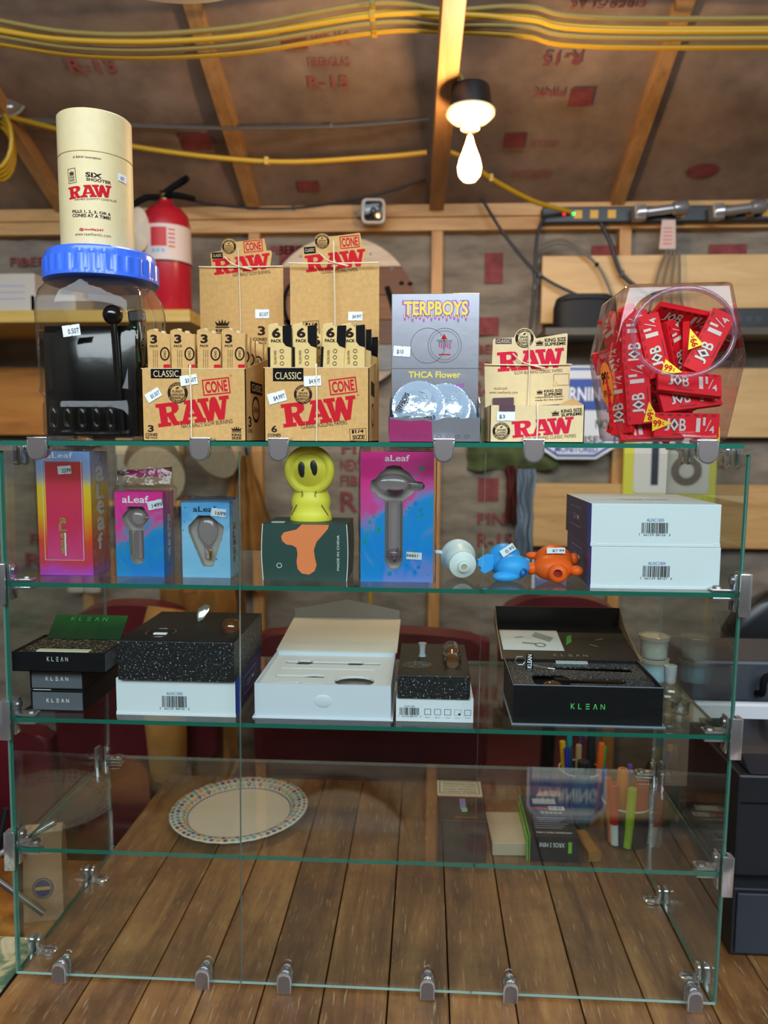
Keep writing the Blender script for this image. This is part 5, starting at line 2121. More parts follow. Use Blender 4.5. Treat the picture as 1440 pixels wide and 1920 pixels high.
# ---- large black lettered box, open
t = thing('open_lettered_box', 'large open black box with green lettering, foam insert and standing lid', 'box', (.2880, .02, Z3))
w, d, h = .186, .116, .0512
bm = BM()
box(bm, -w / 2 - .002, w / 2 + .004, -.003, d + .002, 0, .0018, .0003)
obj('base_board', bm, mat('slate_edge', '#7d8a98', .4), t)
bm = BM()
q = .002
box(bm, -w / 2, w / 2, 0, q, .0018, h)
box(bm, -w / 2, w / 2, d - q, d, .0018, h)
for s in (-1, 1):
    a, b = sorted((s * w / 2, s * (w / 2 - q)))
    box(bm, a, b, q, d - q, .0018, h)
obj('tray', bm, blackbox, t)
bm = BM()
for a in ((-w / 2, w / 2, -.0002, .0004), ):
    box(bm, a[0], a[1], a[2], a[3], h - .0002, h + .0008)
box(bm, w / 2 - .0004, w / 2 + .0002, 0, d, h - .0002, h + .0008)
box(bm, -w / 2 - .0002, -w / 2 + .0004, 0, d, h - .0002, h + .0008)
obj('worn_edge', bm, MAT['slate_edge'], t)
grey_foam = foam_mat('grey_foam', '#23262b', '#6d7278', 420, .56)
bm = BM()
plate(bm, [[(-w / 2 + q, q), (w / 2 - q, q), (w / 2 - q, d - q), (-w / 2 + q, d - q)],
           [(-.058, .012), (-.020, .012), (-.018, .022), (.050, .024), (.056, .030), (.056, .040), (.048, .044), (-.016, .042), (-.024, .058), (-.056, .058), (-.064, .050), (-.064, .020)],
           [(-.030, .082), (.006, .078), (.075, .074), (.075, .094), (-.030, .094)]], h - .0058, h - .0038, 0, MF)
obj('foam_insert', bm, grey_foam, t)
bm = BM()
box(bm, -w / 2 + q, w / 2 - q, q, d - q, h - .018, h - .016)
obj('foam_floor', bm, foam_smooth, t)
bm = BM()
ball(bm, (-.041, .020, h - .008), (.013, .010, .0075), 18)
obj('glass_bowl', bm, amber_gl, t, smooth=180)
bm = BM()
tube(bm, [(-.074 + .0075 * math.cos(rad(a)), .088, h - .001 + .0065 + .0065 * math.sin(rad(a))) for a in range(0, 361, 60)], .0009, 6, 1)
tube(bm, [(-.066, .086, h + .004), (-.05, .084, h - .001), (-.028, .080, h - .003)], .0010, 6, 4)
obj('ring_pick', bm, chrome, t, smooth=60)
bm = BM()
box(bm, -.0665, -.0575, .082, .0828, h - .004, h + .017)
tg = obj('hang_tag', bm, black, t)
F = Face(tg, (-.0665, .082, h - .004), (.009, 0, 0), (0, 0, .021), (0, 0, 9, 21))
F.text('KLEAN', -5.0, 7.5, 14.0, 13.5, white, 90, .02)
F.done()
bm = BM()
box(bm, -.022, .022, .106, .112, h - .0035, h - .0005)
obj('paper_strip', bm, mat('pale_strip', '#aab4ba', .4), t)
F = front(t, w, h, (962, 1366, 1243, 1288))
klean(F, 1071, 1333, 1135, 1322, kg)
F.done()
# lid thrown back: a shallow tray seen from inside
ML = Matrix.Translation((0, d + .002, h - .002)) @ Matrix.Rotation(rad(9), 4, 'X')
bm = BM()
box(bm, -w / 2 - .002, w / 2 + .004, 0, .128, -.0012, .0, 0, ML)
box(bm, -w / 2 - .002, w / 2 + .004, .1268, .128, 0, .030, 0, ML)
lid = obj('lid', bm, mat('lid_black', '#17191d', .45), t)
bm = BM()
prism(bm, [(.0, 0), (.126, 0), (.126, .028), (.09, .012), (0.0, .001)], -w / 2 - .0035, -w / 2 - .002, ML @ Matrix(((0, 1, 0, 0), (1, 0, 0, 0), (0, 0, 1, 0), (0, 0, 0, 1))))
prism(bm, [(.0, 0), (.126, 0), (.126, .028), (.09, .012), (0.0, .001)], w / 2 + .004, w / 2 + .0055, ML @ Matrix(((0, 1, 0, 0), (1, 0, 0, 0), (0, 0, 1, 0), (0, 0, 0, 1))))
obj('lid_side', bm, mat('tan_edge', '#8a765e', .55), lid)
bm = BM()
box(bm, -w / 2 + .002, -w / 2 + .090, .030, .102, .0006, .0010, 0, ML)
cd = obj('leaflet', bm, mat('leaflet_white', '#cfd6dc', .45), t)
F = Face(cd, ML @ Vector((-w / 2 + .002, .030, .0011)), (.088, 0, 0), (0, .072 * math.cos(rad(9)), .072 * math.sin(rad(9))), (0, 0, 88, 72))
dkg = mat('sketch_grey', '#5c6468', .5)
F.ring(56, 18, 8, 7, 2, dkg)
F.rect(30, 22, 50, 25, dkg, -10)
for k in range(4):
    F.rect(44 + k * 2, 40 + k * 4, 76 + k * 2, 42 + k * 4, dkg, -40)
F.rect(22, 44, 34, 46, dkg, 10)
F.done()
F = Face(t, ML @ Vector((-w / 2, 0, .0003)), (w, 0, 0), (0, .12 * math.cos(rad(9)), .12 * math.sin(rad(9))), (0, 0, 186, 120))
klean(F, 72, 12, 120, 19, mat('dim_lettering', '#7c8a80', .4))
F.poly([[(96, 50), (102, 82), (110, 88), (106, 62)]], mat('leaf_green', '#3c9a3c', .4))
F.rect(130, 50, 142, 52, MAT['dim_lettering'], -30)
F.rect(142, 72, 156, 74, MAT['dim_lettering'], 25)
F.done('lid_')

# ---- small stacked pots and a glass bowl piece
for k, (z, col, lab) in enumerate(((Z3, '#7fc4d8', 'small clear pot with blue contents under the yellowish pot'), (Z3 + .0345, '#d2c8a0', 'small cloudy pot with yellowish contents stacked on the blue one'))):
    t = thing('sample_pot', lab, 'pot', (.4270, .215, z))
    bm = BM()
    lathe(bm, [(0, 0), (.0185, 0), (.0195, .001), (.0205, .028), (.0, .028)], 32)
    obj('pot_body', bm, clear('pot_plastic', '#e8eef0', .06, .05, grey=('#dfe6ea', .3), power=3), t, smooth=40)
    bm = BM()
    lathe(bm, [(0, .002), (.0165, .002), (.0175, .012), (.015, .019), (.008, .022), (0, .020)], 20)
    obj('contents', bm, mat('contents_' + col[1:], col, .5, var=.25, scale=120), t, smooth=60)
    bm = BM()
    lathe(bm, [(.018, .0285), (.0222, .0285), (.0225, .0335), (.0205, .0342), (.0195, .0328), (0, .0328)], 32)
    obj('lid', bm, clear('pot_lid', '#eceae0', .06, .1, grey=('#d9d4c0', .45), power=3), t, smooth=40)
t = thing('glass_bowl_piece', 'clear glass bowl piece with frosted joint beside the black lettered box', 'glass bowl', (.4130, .095, Z3))
bm = BM()
ball(bm, (0, 0, .0185), (.016, .016, .0175), 24)
obj('bulb', bm, clear_gl, t, smooth=180)
bm = BM()
lathe(bm, [(.0062, .034), (.0075, .036), (.0085, .058), (.0078, .0585), (.0, .0585)], 20)
obj('joint', bm, frost, t, smooth=40)
bm = BM()
lathe(bm, [(0, 0), (.0095, 0), (.0110, .002), (.0112, .013), (.0128, .0145), (.0128, .017), (.0105, .0172), (.0095, .004), (0, .003)], 24, Matrix.Translation((.008, -.021, 0)))
obj('bucket', bm, clear_gl, t, smooth=40)

# ================================================================ on the counter behind the case
# ---- paper plate with a coloured tile rim
pl = thing('paper_plate', 'white paper plate with coloured square pattern round its rim', 'plate', (-.265, .437, 0.0006), rot=(0, rad(-1.5), 0))
bm = BM()
PR = [(0, .004), (.090, .004), (.096, .006), (.104, .014), (.118, .0175), (.1275, .0165), (.1285, .0155), (.1275, .0150), (.118, .016), (.1045, .0122), (.0965, .0042), (.09, .0025), (0, .0025)]
n = 120
rings = []
for r, z in PR[1:-1]:
    rings.append([((r + (.0006 if (i % 4 < 2 and r > .1) else 0)) * math.cos(2 * math.pi * i / n), r * math.sin(2 * math.pi * i / n), z + (.0006 if (i % 4 < 2 and r > .1) else 0)) for i in range(n)])
loft(bm, rings)
obj('plate_body', bm, mat('plate_white', '#e3d6c6', .45), pl, smooth=40)
pcols = [mat('teal_tile', '#5e9fa6', .5), mat('indigo_tile', '#3d3a86', .5), mat('orange_tile', '#f0962c', .5), mat('green_tile', '#7fb87c', .5), mat('blue_tile', '#6aa9c4', .5), mat('purple_tile', '#584a92', .5)]
bms = [BM() for _ in pcols]


def rimz(r):
    for (r0, z0), (r1, z1) in zip(PR, PR[1:]):
        if r0 <= r <= r1:
            return z0 + (z1 - z0) * (r - r0) / (r1 - r0) + .0011
    return .018


rn = random.Random(5)
for row, (r0, r1, cnt) in enumerate(((.0985, .1075, 54), (.1085, .1180, 58), (.119, .1268, 62))):
    for i in range(cnt):
        a = 2 * math.pi * (i + .5 * (row % 2)) / cnt
        da = math.pi / cnt * .86
        rm = (r0 + r1) / 2
        b_ = bms[rn.choice((0, 1, 2, 3, 4, 5, 1, 0, 4))]
        b_.faces.new([b_.verts.new((r * math.cos(q), r * math.sin(q), rimz(r))) for r, q in ((r0, a), (rm, a + da), (r1, a), (rm, a - da))])
ib = bms[1]
for i in range(90):
    a0, a1 = 2 * math.pi * i / 90, 2 * math.pi * (i + .7) / 90
    ib.faces.new([ib.verts.new((r * math.cos(q), r * math.sin(q), rimz(r))) for r, q in ((.0955, a0), (.0972, a0), (.0972, a1), (.0955, a1))])
for b_, m in zip(bms, pcols):
    obj('rim_pattern', b_, m, pl, kind='stuff')

# ---- small cartons
bb = thing('vapor_carton', 'dark brown carton with white warning panel lying on the counter', 'carton', (.1485, .305, 0.0006))
bm = BM()
box(bm, -.0415, .0415, 0, .150, 0, .073, .0008)
obj('carton_body', bm, mat('espresso_card', '#241a18', .4), bb)
bm = BM()
box(bm, -.0420, -.0413, .001, .149, .001, .072)
obj('orange_side', bm, mat('orange_side', '#c0642a', .45), bb)
F = topf(bb, -.0415, .0415, 0, .15, .073, (0, 0, 83, 150))
F.rect(1, 88, 82, 148, mat('ivory', '#e4dccb', .5))
F.frame(5, 96, 78, 144, 1.2, black, 0, 1)
for k, s in enumerate(('WARNING: This', 'product contains', 'nicotine. Nicotine is', 'an addictive chemical.')):
    F.text(s, 12, 132 - k * 10, 71, 137 - k * 10, ink, 0, .01, 1)
F.rect(1, 84, 82, 88, MAT['orange_side'])
F.rect(40, 40, 50, 78, mat('lilac', '#8d7fc8', .3), 0)
F.rect(42, 30, 52, 44, mat('mint', '#86c8a0', .3), 0, 1)
F.text('GEEKVAPE', 30, 8, 70, 15, MAT['orange_side'], 180)
F.done()

np_ = thing('note_card', 'blank beige card stack lying between two small cartons', 'card', (.2335, .33, 0.0006), rotz=2)
bm = BM()
box(bm, -.0315, .0315, 0, .110, 0, .022, .0008)
obj('card_stack', bm, mat('beige_card', '#cbb49c', .55), np_)

gx = thing('vapor_carton', 'black carton with bright green side lying on the counter', 'carton', (.306, .315, 0.0006))
bm = BM()
box(bm, -.042, .040, 0, .145, 0, .046, .0008)
obj('carton_body', bm, mat('ink_black_card', '#15181d', .4), gx)
bm = BM()
box(bm, -.0432, -.0421, .0, .145, 0.0005, .046)
box(bm, -.047, -.0455, .0, .128, .0, .040)
obj('green_side', bm, mat('lime_green', '#7fc93c', .45), gx)
F = topf(gx, -.042, .040, 0, .145, .046, (0, 0, 82, 145))
F.rect(20, 112, 62, 132, mat('label_grey', '#c2c4c0', .5))
F.rect(14, 92, 44, 99, red)
F.rect(46, 90, 74, 104, white)
F.bars(48, 92, 72, 102, black, 14, 2, 1)
for k in range(5):
    F.ring(32 + k * 8, 80, 2.6, 3.4, 1, white, 0, 10)
for k in range(6):
    F.rect(12, 60 - 7 * k, 70 - (k % 3) * 6, 62 - 7 * k, MAT['grey_line'])
F.text('VAPORESSO XROS 3 MINI', 12, 8, 72, 13, white, 180, .01)
F.done('top_')
F = front(gx, .082, .046, (0, 0, 82, 46), 0, -.001)
F.text('XROS 3 MINI', 16, 26, 58, 34, white, 180, .01)
F.rect(64, 16, 70, 36, MAT['lime_green'])
F.done()

wd = thing('wooden_paddle', 'round-ended pale wooden paddle lying behind the green-sided carton', 'paddle', (.337, .50, 0.0006), rotz=-8)
bm = BM()
prism(bm, circle(0, .03, .036, .032, 24, -60, 240), 0.0, .008, MF, .001)
obj('blade', bm, wood('pale_wood', '#b08a5c', '#c8a274', '#d6b58a', .5, 3, (3, 14, 14), .1), wd)
bm = BM()
box(bm, -.013, .013, -.05, .006, .0, .0075, .001)
obj('handle', bm, MAT['pale_wood'], wd)
st_ = thing('wood_stick', 'short orange-brown wooden stick on the counter beside the green-sided carton', 'stick', (.372, .335, 0.0006), rotz=8)
bm = BM()
prism(bm, [(-.011, 0), (.011, 0), (.011, .016), (.007, .019), (-.007, .019), (-.011, .016)], -.015, .055)
obj('stick_body', bm, wood('amber_wood', '#7a4e1c', '#9c6a2c', '#b07c3a', .5, 3, (14, 2, 14), .1), st_)
tb2 = thing('teal_bottle', 'dark teal tapered bottle standing by the marker cup', 'bottle', (.376, .44, 0.0006))
bm = BM()
lathe(bm, [(0, 0), (.012, 0), (.016, .004), (.021, .05), (.021, .085), (.012, .095), (.010, .11), (0, .11)], 24)
obj('bottle_body', bm, mat('dark_teal', '#0c4a48', .25, coat=.4), tb2, smooth=50)
bm = BM()
lathe(bm, [(.011, .111), (.011, .124), (0, .124)], 18)
obj('bottle_cap', bm, mat('matte_black', '#17181a', .5), tb2, smooth=40)

# ---- markers in cups
marker_cols = {'red': '#c81f24', 'orange': '#f0661c', 'lime': '#aacb2c', 'crimson': '#a81a22', 'blue': '#22388f', 'yellow': '#f2b81c', 'teal': '#1d9aa0', 'tan': '#b79a6a', 'purple': '#6a4a9c', 'green': '#2cae3a', 'black': '#1a2228', 'cobalt': '#2334b0', 'amber': '#e0801c', 'slate blue': '#46589c'}


def cup(x, y, r, h, label):
    t = thing('marker_cup', label, 'cup', (x, y, 0.0006))
    bm = BM()
    lathe(bm, [(0, 0), (r * .9, 0), (r, h), (r - .0015, h), (r * .9 - .0015, .002), (0, .002)], 32)
    obj('cup_body', bm, clear('smoke_plastic', '#8d8a84', .06, .1, grey=('#55524c', .35), power=3), t, smooth=50)
    bm = BM()
    tube(bm, [(r * math.cos(rad(a)), r * math.sin(rad(a)), h) for a in range(0, 361, 15)], .0016, 8, 1)
    obj('cup_rim', bm, mat('pale_rim', '#d0ccc2', .3), t, smooth=60)


def marker(x, y, col, h, r, lean=(0, 0), z=.004, where='in the marker cup'):
    c = mat(col.replace(' ', '_') + '_marker', marker_cols[col], .35)
    t = thing('marker', f'{col} marker standing upright {where}', 'marker', (x, y, z), rot=(rad(lean[0]), rad(lean[1]), 0))
    bm = BM()
    lathe(bm, [(0, 0), (r * .9, 0), (r * .9, h * .5), (0, h * .5)], 16)
    obj('barrel', bm, white if col in ('red', 'blue') else c, t, smooth=40)
    bm = BM()
    lathe(bm, [(r, h * .35), (r * 1.02, h * .36), (r * .95, h - .002), (r * .8, h), (r * .5, h), (r * .45, h - .004), (0, h - .004)], 16)
    obj('marker_cap', bm, c, t, smooth=40)


cup(.447, .400, .043, .070, 'smoky plastic cup crowded with thick markers')
near = 'in the near smoky cup'
for x, y, col, h, r, ln in ((.415, .382, 'orange', .118, .0048, (0, -4)), (.422, .376, 'red', .112, .0095, (3, -4)), (.440, .366, 'lime', .110, .0082, (4, 2)), (.459, .376, 'crimson', .130, .0115, (0, 3)), (.4745, .385, 'blue', .108, .0105, (-2, 8)), (.436, .396, 'amber', .128, .0098, (0, 0)), (.417, .405, 'slate blue', .125, .006, (0, -5)), (.452, .410, 'purple', .130, .005, (0, 0))):
    marker(x, y, col, h, r, ln, where=near)
cup(.388, .525, .040, .072, 'smoky plastic cup of thin pens behind the thick markers')
far = 'in the far smoky cup'
for x, y, col, h, r, ln in ((.362, .515, 'yellow', .128, .006, (0, -5)), (.366, .505, 'cobalt', .118, .0055, (0, -4)), (.371, .528, 'teal', .136, .0058, (0, -2)), (.380, .503, 'tan', .126, .006, (0, 0)), (.405, .52, 'black', .175, .0085, (0, 1)), (.4165, .505, 'orange', .130, .0065, (0, 3)), (.4215, .52, 'green', .118, .0075, (0, 4)), (.393, .545, 'purple', .150, .004, (0, 0))):
    marker(x, y, col, h, r, ln, where=far)

# ---- equipment to the right of the case
dk = mat('charcoal_plastic', '#15181e', .42, var=.15, scale=60)
dk2 = mat('slate_plastic', '#2a303a', .45)
cd_ = thing('cash_drawer', 'black cash drawer standing on the counter under the receipt printer', 'cash drawer', (.665, .095, 0.0006))
bm = BM()
box(bm, -.155, .155, 0, .31, 0, .100, .003)
obj('drawer_body', bm, dk, cd_)
bm = BM()
box(bm, -.150, .150, -.004, .0, .006, .094, .002)
obj('drawer_front', bm, dk2, cd_)
bm = BM()
lathe(bm, [(0, .004), (.008, .004), (.009, 0)], 18, Matrix.Translation((-.05, -.0045, .06)) @ MA)
obj('lock', bm, chrome, cd_, smooth=40)
pr = thing('receipt_printer', 'black boxy printer with sloping lid standing on the cash drawer', 'printer', (.655, .12, .1012))
bm = BM()
box(bm, -.135, .135, 0, .20, 0, .150, .004)
obj('printer_body', bm, dk, pr)
bm = BM()
prism(bm, [(.0, .151), (.20, .151), (.20, .156), (.03, .168)], -.12, .12, Matrix(((0, 1, 0, 0), (1, 0, 0, 0), (0, 0, 1, 0), (0, 0, 0, 1))), .002)
obj('printer_lid', bm, mat('glossy_charcoal', '#22242a', .2, coat=.4), pr)
bm = BM()
box(bm, -.13, .13, -.001, .0005, .108, .110)
obj('seam_line', bm, black, pr)
bm = BM()
tube(bm, [(-.062 + .004 * math.cos(rad(a)), -.0012, .028 + .004 * math.sin(rad(a))) for a in range(0, 361, 30)], .0009, 6, 1)
obj('button_ring', bm, white, pr)
tc_ = thing('storage_case', 'white and grey plastic storage case with a black handle', 'case', (.86, .415, 0.0006))
bm = BM()
box(bm, -.30, .20, 0, .16, 0, .250, .006)
obj('case_body', bm, mat('pale_grey_plastic', '#d4d5da', .45), tc_)
bm = BM()
box(bm, -.302, .202, .002, .162, .251, .326, .006)
obj('case_lid', bm, mat('dim_grey_plastic', '#3c4048', .45), tc_)
bm = BM()
tube(bm, [(-.19, .002, .268), (-.19, -.018, .275), (-.185, -.020, .305), (-.14, -.020, .308), (-.135, -.018, .278), (-.14, .002, .268)], .006, 8, 4)
obj('case_handle', bm, black, tc_, smooth=50)


# ================================================================ chairs and clothes behind the counter
maroon = mat('maroon_vinyl', '#5c1620', .34, var=.15, scale=12, spec=.5)
blk = mat('black_steel', '#101216', .4)


def chair(label, x, y, zt, zb, w, seat_w, m=maroon, arch=.06, rotz=0):
    t = thing('office_chair', label, 'chair', (x, y, -.75), rotz=rotz)
    n = 14
    top = [(-w / 2 + w * i / n, zt + .75 - arch * abs(2 * i / n - 1) ** 2.6) for i in range(n + 1)]
    pts = rrect(-w / 2, zb + .75, w / 2, zb + .9, .05)[0:5] + top[::-1] + rrect(-w / 2, zb + .75, w / 2, zb + .9, .05)[15:20]
    bm = BM()
    prism(bm, pts, -.03, .03, Matrix.Rotation(rad(4), 4, 'X') @ Matrix.Translation((0, -.06, 0)), .018)
    obj('backrest', bm, m, t, smooth=50)
    bm = BM()
    box(bm, -seat_w / 2, seat_w / 2, -.02, .42, .40, .48, .03)
    obj('seat', bm, m, t, smooth=50)
    bm = BM()
    tube(bm, [(0, .05, .42), (0, -.0, .50), (0, -.04, zb + .80)], .02, 8, 4)
    obj('back_post', bm, blk, t, smooth=50)
    bm = BM()
    lathe(bm, [(.025, .08), (.025, .40)], 14, Matrix.Translation((0, .2, 0)))
    obj('gas_column', bm, blk, t, smooth=50)
    for k in range(5):
        a = rad(72 * k + 18)
        bm = BM()
        tube(bm, [(0, .2, .09), (.24 * math.cos(a), .2 + .24 * math.sin(a), .06)], [.022, .014], 8, 1)
        ball(bm, (.245 * math.cos(a), .2 + .245 * math.sin(a), .028), .027, 10)
        obj('caster_leg', bm, blk, t, smooth=50)
    return t


chair('maroon chair with a high arched back and a tan jacket over it', -.600, .92, .338, -.06, .40, .44, arch=.09)
chair('wide maroon chair with a square-shouldered back in the middle', -.045, .92, .284, -.08, .55, .50, arch=.02)
chair('maroon chair with narrow rounded back behind the black lettered box', .430, 1.17, .322, -.02, .31, .40, arch=.05)
chair('black chair with tall rounded back beside the storage case', .985, .98, .40, -.05, .42, .44, mat('black_vinyl', '#13161c', .35), .12)

chair('low maroon chair added beyond the side table as a dark backdrop', -1.08, .99, .0, -.30, .46, .44, arch=.03)  # chair added to darken the view behind the left pane's reflection

tan_cloth = mat('tan_canvas', '#b07a38', .85, var=.22, scale=18, bump=.3, bscale=90)


def drape(name, label, cat, m, x0, x1, y, ztop, zbot, depth, seed, over=True, top_in=0.0):
    """hanging cloth with vertical folds; over=True folds it over a rail"""
    t = thing(name, label, cat, ((x0 + x1) / 2, y, zbot))
    bm = BM()
    w = x1 - x0
    nu, nv = 40, 30
    g = []
    for j in range(nv + 1):
        row = []
        v = j / nv
        for i in range(nu + 1):
            u = i / nu
            sc_ = 1 - top_in * (v ** 2)
            fold = .018 * math.sin(u * 17 + seed + v * 1.5) + .012 * noise.noise((u * 5, v * 4, seed)) + .012 * math.sin(v * 9 + u * 4)
            row.append(bm.verts.new(((u - .5) * w * sc_ + .01 * noise.noise((u * 3, v * 5, seed + 4)), -depth * (.6 + .4 * math.sin(u * math.pi)) + fold * (1 - .5 * v), v * (ztop - zbot) + (.012 * noise.noise((u * 4, 1, seed)) if j in (0,) else 0))))
        g.append(row)
    if over:
        row = [bm.verts.new((v.co.x, depth + .02, v.co.z + .005)) for v in g[-1]]
        mid = [bm.verts.new((v.co.x, .0, v.co.z + .02 + .008 * math.sin(i * .9))) for i, v in enumerate(g[-1])]
        low = [bm.verts.new((v.co.x, depth + .03, v.co.z - .22)) for v in g[-1]]
        g += [mid, row, low]
    for a, b in zip(g, g[1:]):
        for i in range(nu):
            bm.faces.new((a[i], a[i + 1], b[i + 1], b[i]))
    bmesh.ops.solidify(bm, geom=bm.faces[:], thickness=.006)
    obj('cloth', bm, m, t, smooth=60)
    return t


jk = drape('jacket', 'tan canvas jacket draped over the arched maroon chair', 'jacket', tan_cloth, -.555, -.375, .875, .352, -.10, .062, 2)
bm = BM()
tube(bm, [(-.05, -.10, .42), (-.06, -.13, .30), (-.045, -.14, .14), (-.05, -.12, .02)], [.045, .05, .046, .04], 14, 6)
obj('sleeve', bm, tan_cloth, jk, smooth=60)
bm = BM()
lathe(bm, [(.041, -.012), (.043, -.01), (.043, .02), (.041, .022)], 16, Matrix.Translation((-.05, -.12, .015)))
obj('cuff', bm, mat('brown_corduroy', '#5f4630', .9), jk, smooth=50)
wj = drape('jacket', 'tan canvas jacket hanging on the wall beside the caps', 'jacket', tan_cloth, -.62, -.42, 1.60, .655, .20, .05, 5, False, .75)
bm = BM()
tube(bm, [(0, .05, .45), (0, .0, .455), (0, -.02, .48)], .005, 6, 4)
obj('hook', bm, blk, wj)

# ---- caps on the wall
beige = mat('beige_twill', '#b9a583', .85, var=.1, scale=60)
mesh_g = mat('grey_mesh', '#6c675c', .85, var=.3, scale=260)


def cap(label, loc, rot, front_m, back_m, s=1.0):
    t = thing('baseball_cap', label, 'cap', loc, rot=rot, group=None)
    bm = BM()
    n, k = 28, 8
    rings = []
    for j in range(k):
        a = rad(90 * j / (k - 1) * .97)
        rings.append([(.085 * s * math.cos(a) * math.cos(2 * math.pi * i / n), .10 * s * math.cos(a) * math.sin(2 * math.pi * i / n), .105 * s * math.sin(a)) for i in range(n)])
    loft(bm, rings)
    for f in bm.faces:
        if f.calc_center_median().y > 0.015 * s:
            f.material_index = 1
    obj('crown', bm, [front_m, back_m], t, smooth=60)
    bm = BM()
    pts = []
    g = []
    for j in range(6):
        r = j / 5
        g.append([bm.verts.new((.082 * s * math.sin(rad(a)) * (1 + .05 * r), -(.085 * s + .075 * s * r) * math.cos(rad(a * .9)) + .005, -.022 * s * (math.sin(rad(a)) ** 2) * r + .004)) for a in range(-75, 76, 10)])
    for a, b in zip(g, g[1:]):
        for i in range(len(a) - 1):
            bm.faces.new((a[i], a[i + 1], b[i + 1], b[i]))
    bmesh.ops.solidify(bm, geom=bm.faces[:], thickness=.003)
    obj('brim', bm, front_m, t, smooth=60)
    bm = BM()
    ball(bm, (0, 0, .106 * s), (.007, .007, .004), 10)
    obj('button', bm, front_m, t, smooth=180)


cap('beige cap with grey mesh back hanging over the tie-dye carton', (-.80, 1.50, .585), (rad(-62), 0, rad(12)), beige, mesh_g, 1.1)
cap('plain beige cap hanging beside the wall jacket', (-.60, 1.47, .665), (rad(-55), rad(8), rad(-18)), beige, beige, 1.0)
bx_ = thing('cream_carton', 'cream and grey carton on the wall ledge behind the caps', 'carton', (-.86, 1.60, .505))
bm = BM()
box(bm, -.11, .105, 0, .05, 0, .19, .002)
obj('carton_body', bm, mat('putty_card', '#a39a86', .6), bx_)
bm = BM()
box(bm, -.112, .107, -.002, .0525, .150, .205, .002)
obj('carton_lid', bm, mat('cream_lid', '#c9b78e', .6), bx_)
lg = BM()
box(lg, -1.0, -.68, 1.55, 1.664, .485, .503, .001)
struct('trim_5', lg, pine_x, 'narrow pine ledge under the cream carton')
glove_m = mat('oatmeal_knit', '#c4b6a8', .9, var=.12, scale=150)
for k, x in enumerate((-1.145, -1.085)):
    t = thing('knit_glove', 'pale knitted glove hanging cuff down on the back wall', 'glove', (x, 1.635, .175), group='pale gloves on the back wall')
    bm = BM()
    loft(bm, [[(.001 + rx * math.cos(2 * math.pi * i / 16), ry * math.sin(2 * math.pi * i / 16), z) for i in range(16)] for rx, ry, z in ((.030, .014, 0), (.026, .014, .03), (.021, .012, .055), (.024, .013, .09), (.02, .012, .13), (.008, .006, .145))])
    obj('hand_part', bm, glove_m, t, smooth=60)
    bm = BM()
    lathe(bm, [(.030, -.003), (.032, 0), (.031, .02), (.028, .022)], 18, Matrix.Diagonal((1, .5, 1, 1)))
    obj('cuff', bm, glove_m, t, smooth=50)
drape('scarf', 'dark red cloth strip hanging on the wall above the blue pipe', 'cloth', mat('dull_red_cloth', '#7d3430', .85), .352, .398, 1.655, .625, .43, .01, 1, False)
drape('scarf', 'pale blue cloth strip hanging on the wall beside the red strip', 'cloth', mat('pale_blue_cloth', '#9fb0c4', .8), .385, .445, 1.63, .615, .30, .012, 3, False)
drape('scarf', 'dull green cloth hanging on the wall behind the warning sign', 'cloth', mat('moss_cloth', '#6d7a4c', .85), .22, .52, 1.665, .78, .61, .01, 8, False)

# ================================================================ things on the back wall
# ---- round plank sign
rs = thing('round_sign', 'round sign of painted and bare planks on the back wall', 'sign', (-.205, 1.618, .868))
cols = [('#c9b39c', 0), ('#7a5238', 0), ('#8a6048', 0), ('#777a7c', 0), ('#c2a98e', 0), ('#5f4636', 0)]
R_ = .252
zc = R_
hs_ = [.0, .07, .155, .235, .315, .405, .504]
for k in range(6):
    z0, z1 = hs_[5 - k] if False else hs_[k], hs_[k + 1]
    pts = []
    for i in range(9):
        z = z0 + .001 + (z1 - z0 - .002) * i / 8
        pts.append((math.sqrt(max(R_ ** 2 - (z - zc) ** 2, 1e-5)), z))
    pts = pts + [(-x, z) for x, z in pts[::-1]]
    bm = BM()
    prism(bm, pts, 0, .018, None, .001)
    c = ('#9a8878', '#75797c', '#5f4434', '#7d5334', '#6d4630', '#cdb8a0')[k]
    obj('plank', bm, wood('sign_wood_%d' % k, c, c, c, .6, 3, (1.5, 14, 14), .25) if False else mat('sign_plank_' + 'abcdef'[k], c, .65, var=.2, scale=6, stretch=(1, 1, 9)), rs)
F = front(rs, .504, .504, (0, 0, 504, 504))
F.ring(98, 285, 42, 75, 14, black)
F.poly([[(60, 230), (78, 240), (100, 205), (90, 200)]], black)
F.poly([[(395, 340), (412, 345), (438, 270), (455, 318), (470, 316), (440, 225), (430, 225)]], black)
F.disc(452, 352, 9, 7, black, 0, 12)
F.disc(480, 350, 9, 7, black, 0, 12)
for x, z in ((120, 440), (350, 445), (160, 470), (420, 400), (90, 400), (250, 480)):
    F.disc(x, z, 4, 4, mat('screw_grey', '#6a6058', .4), 0, 10)
F.done()

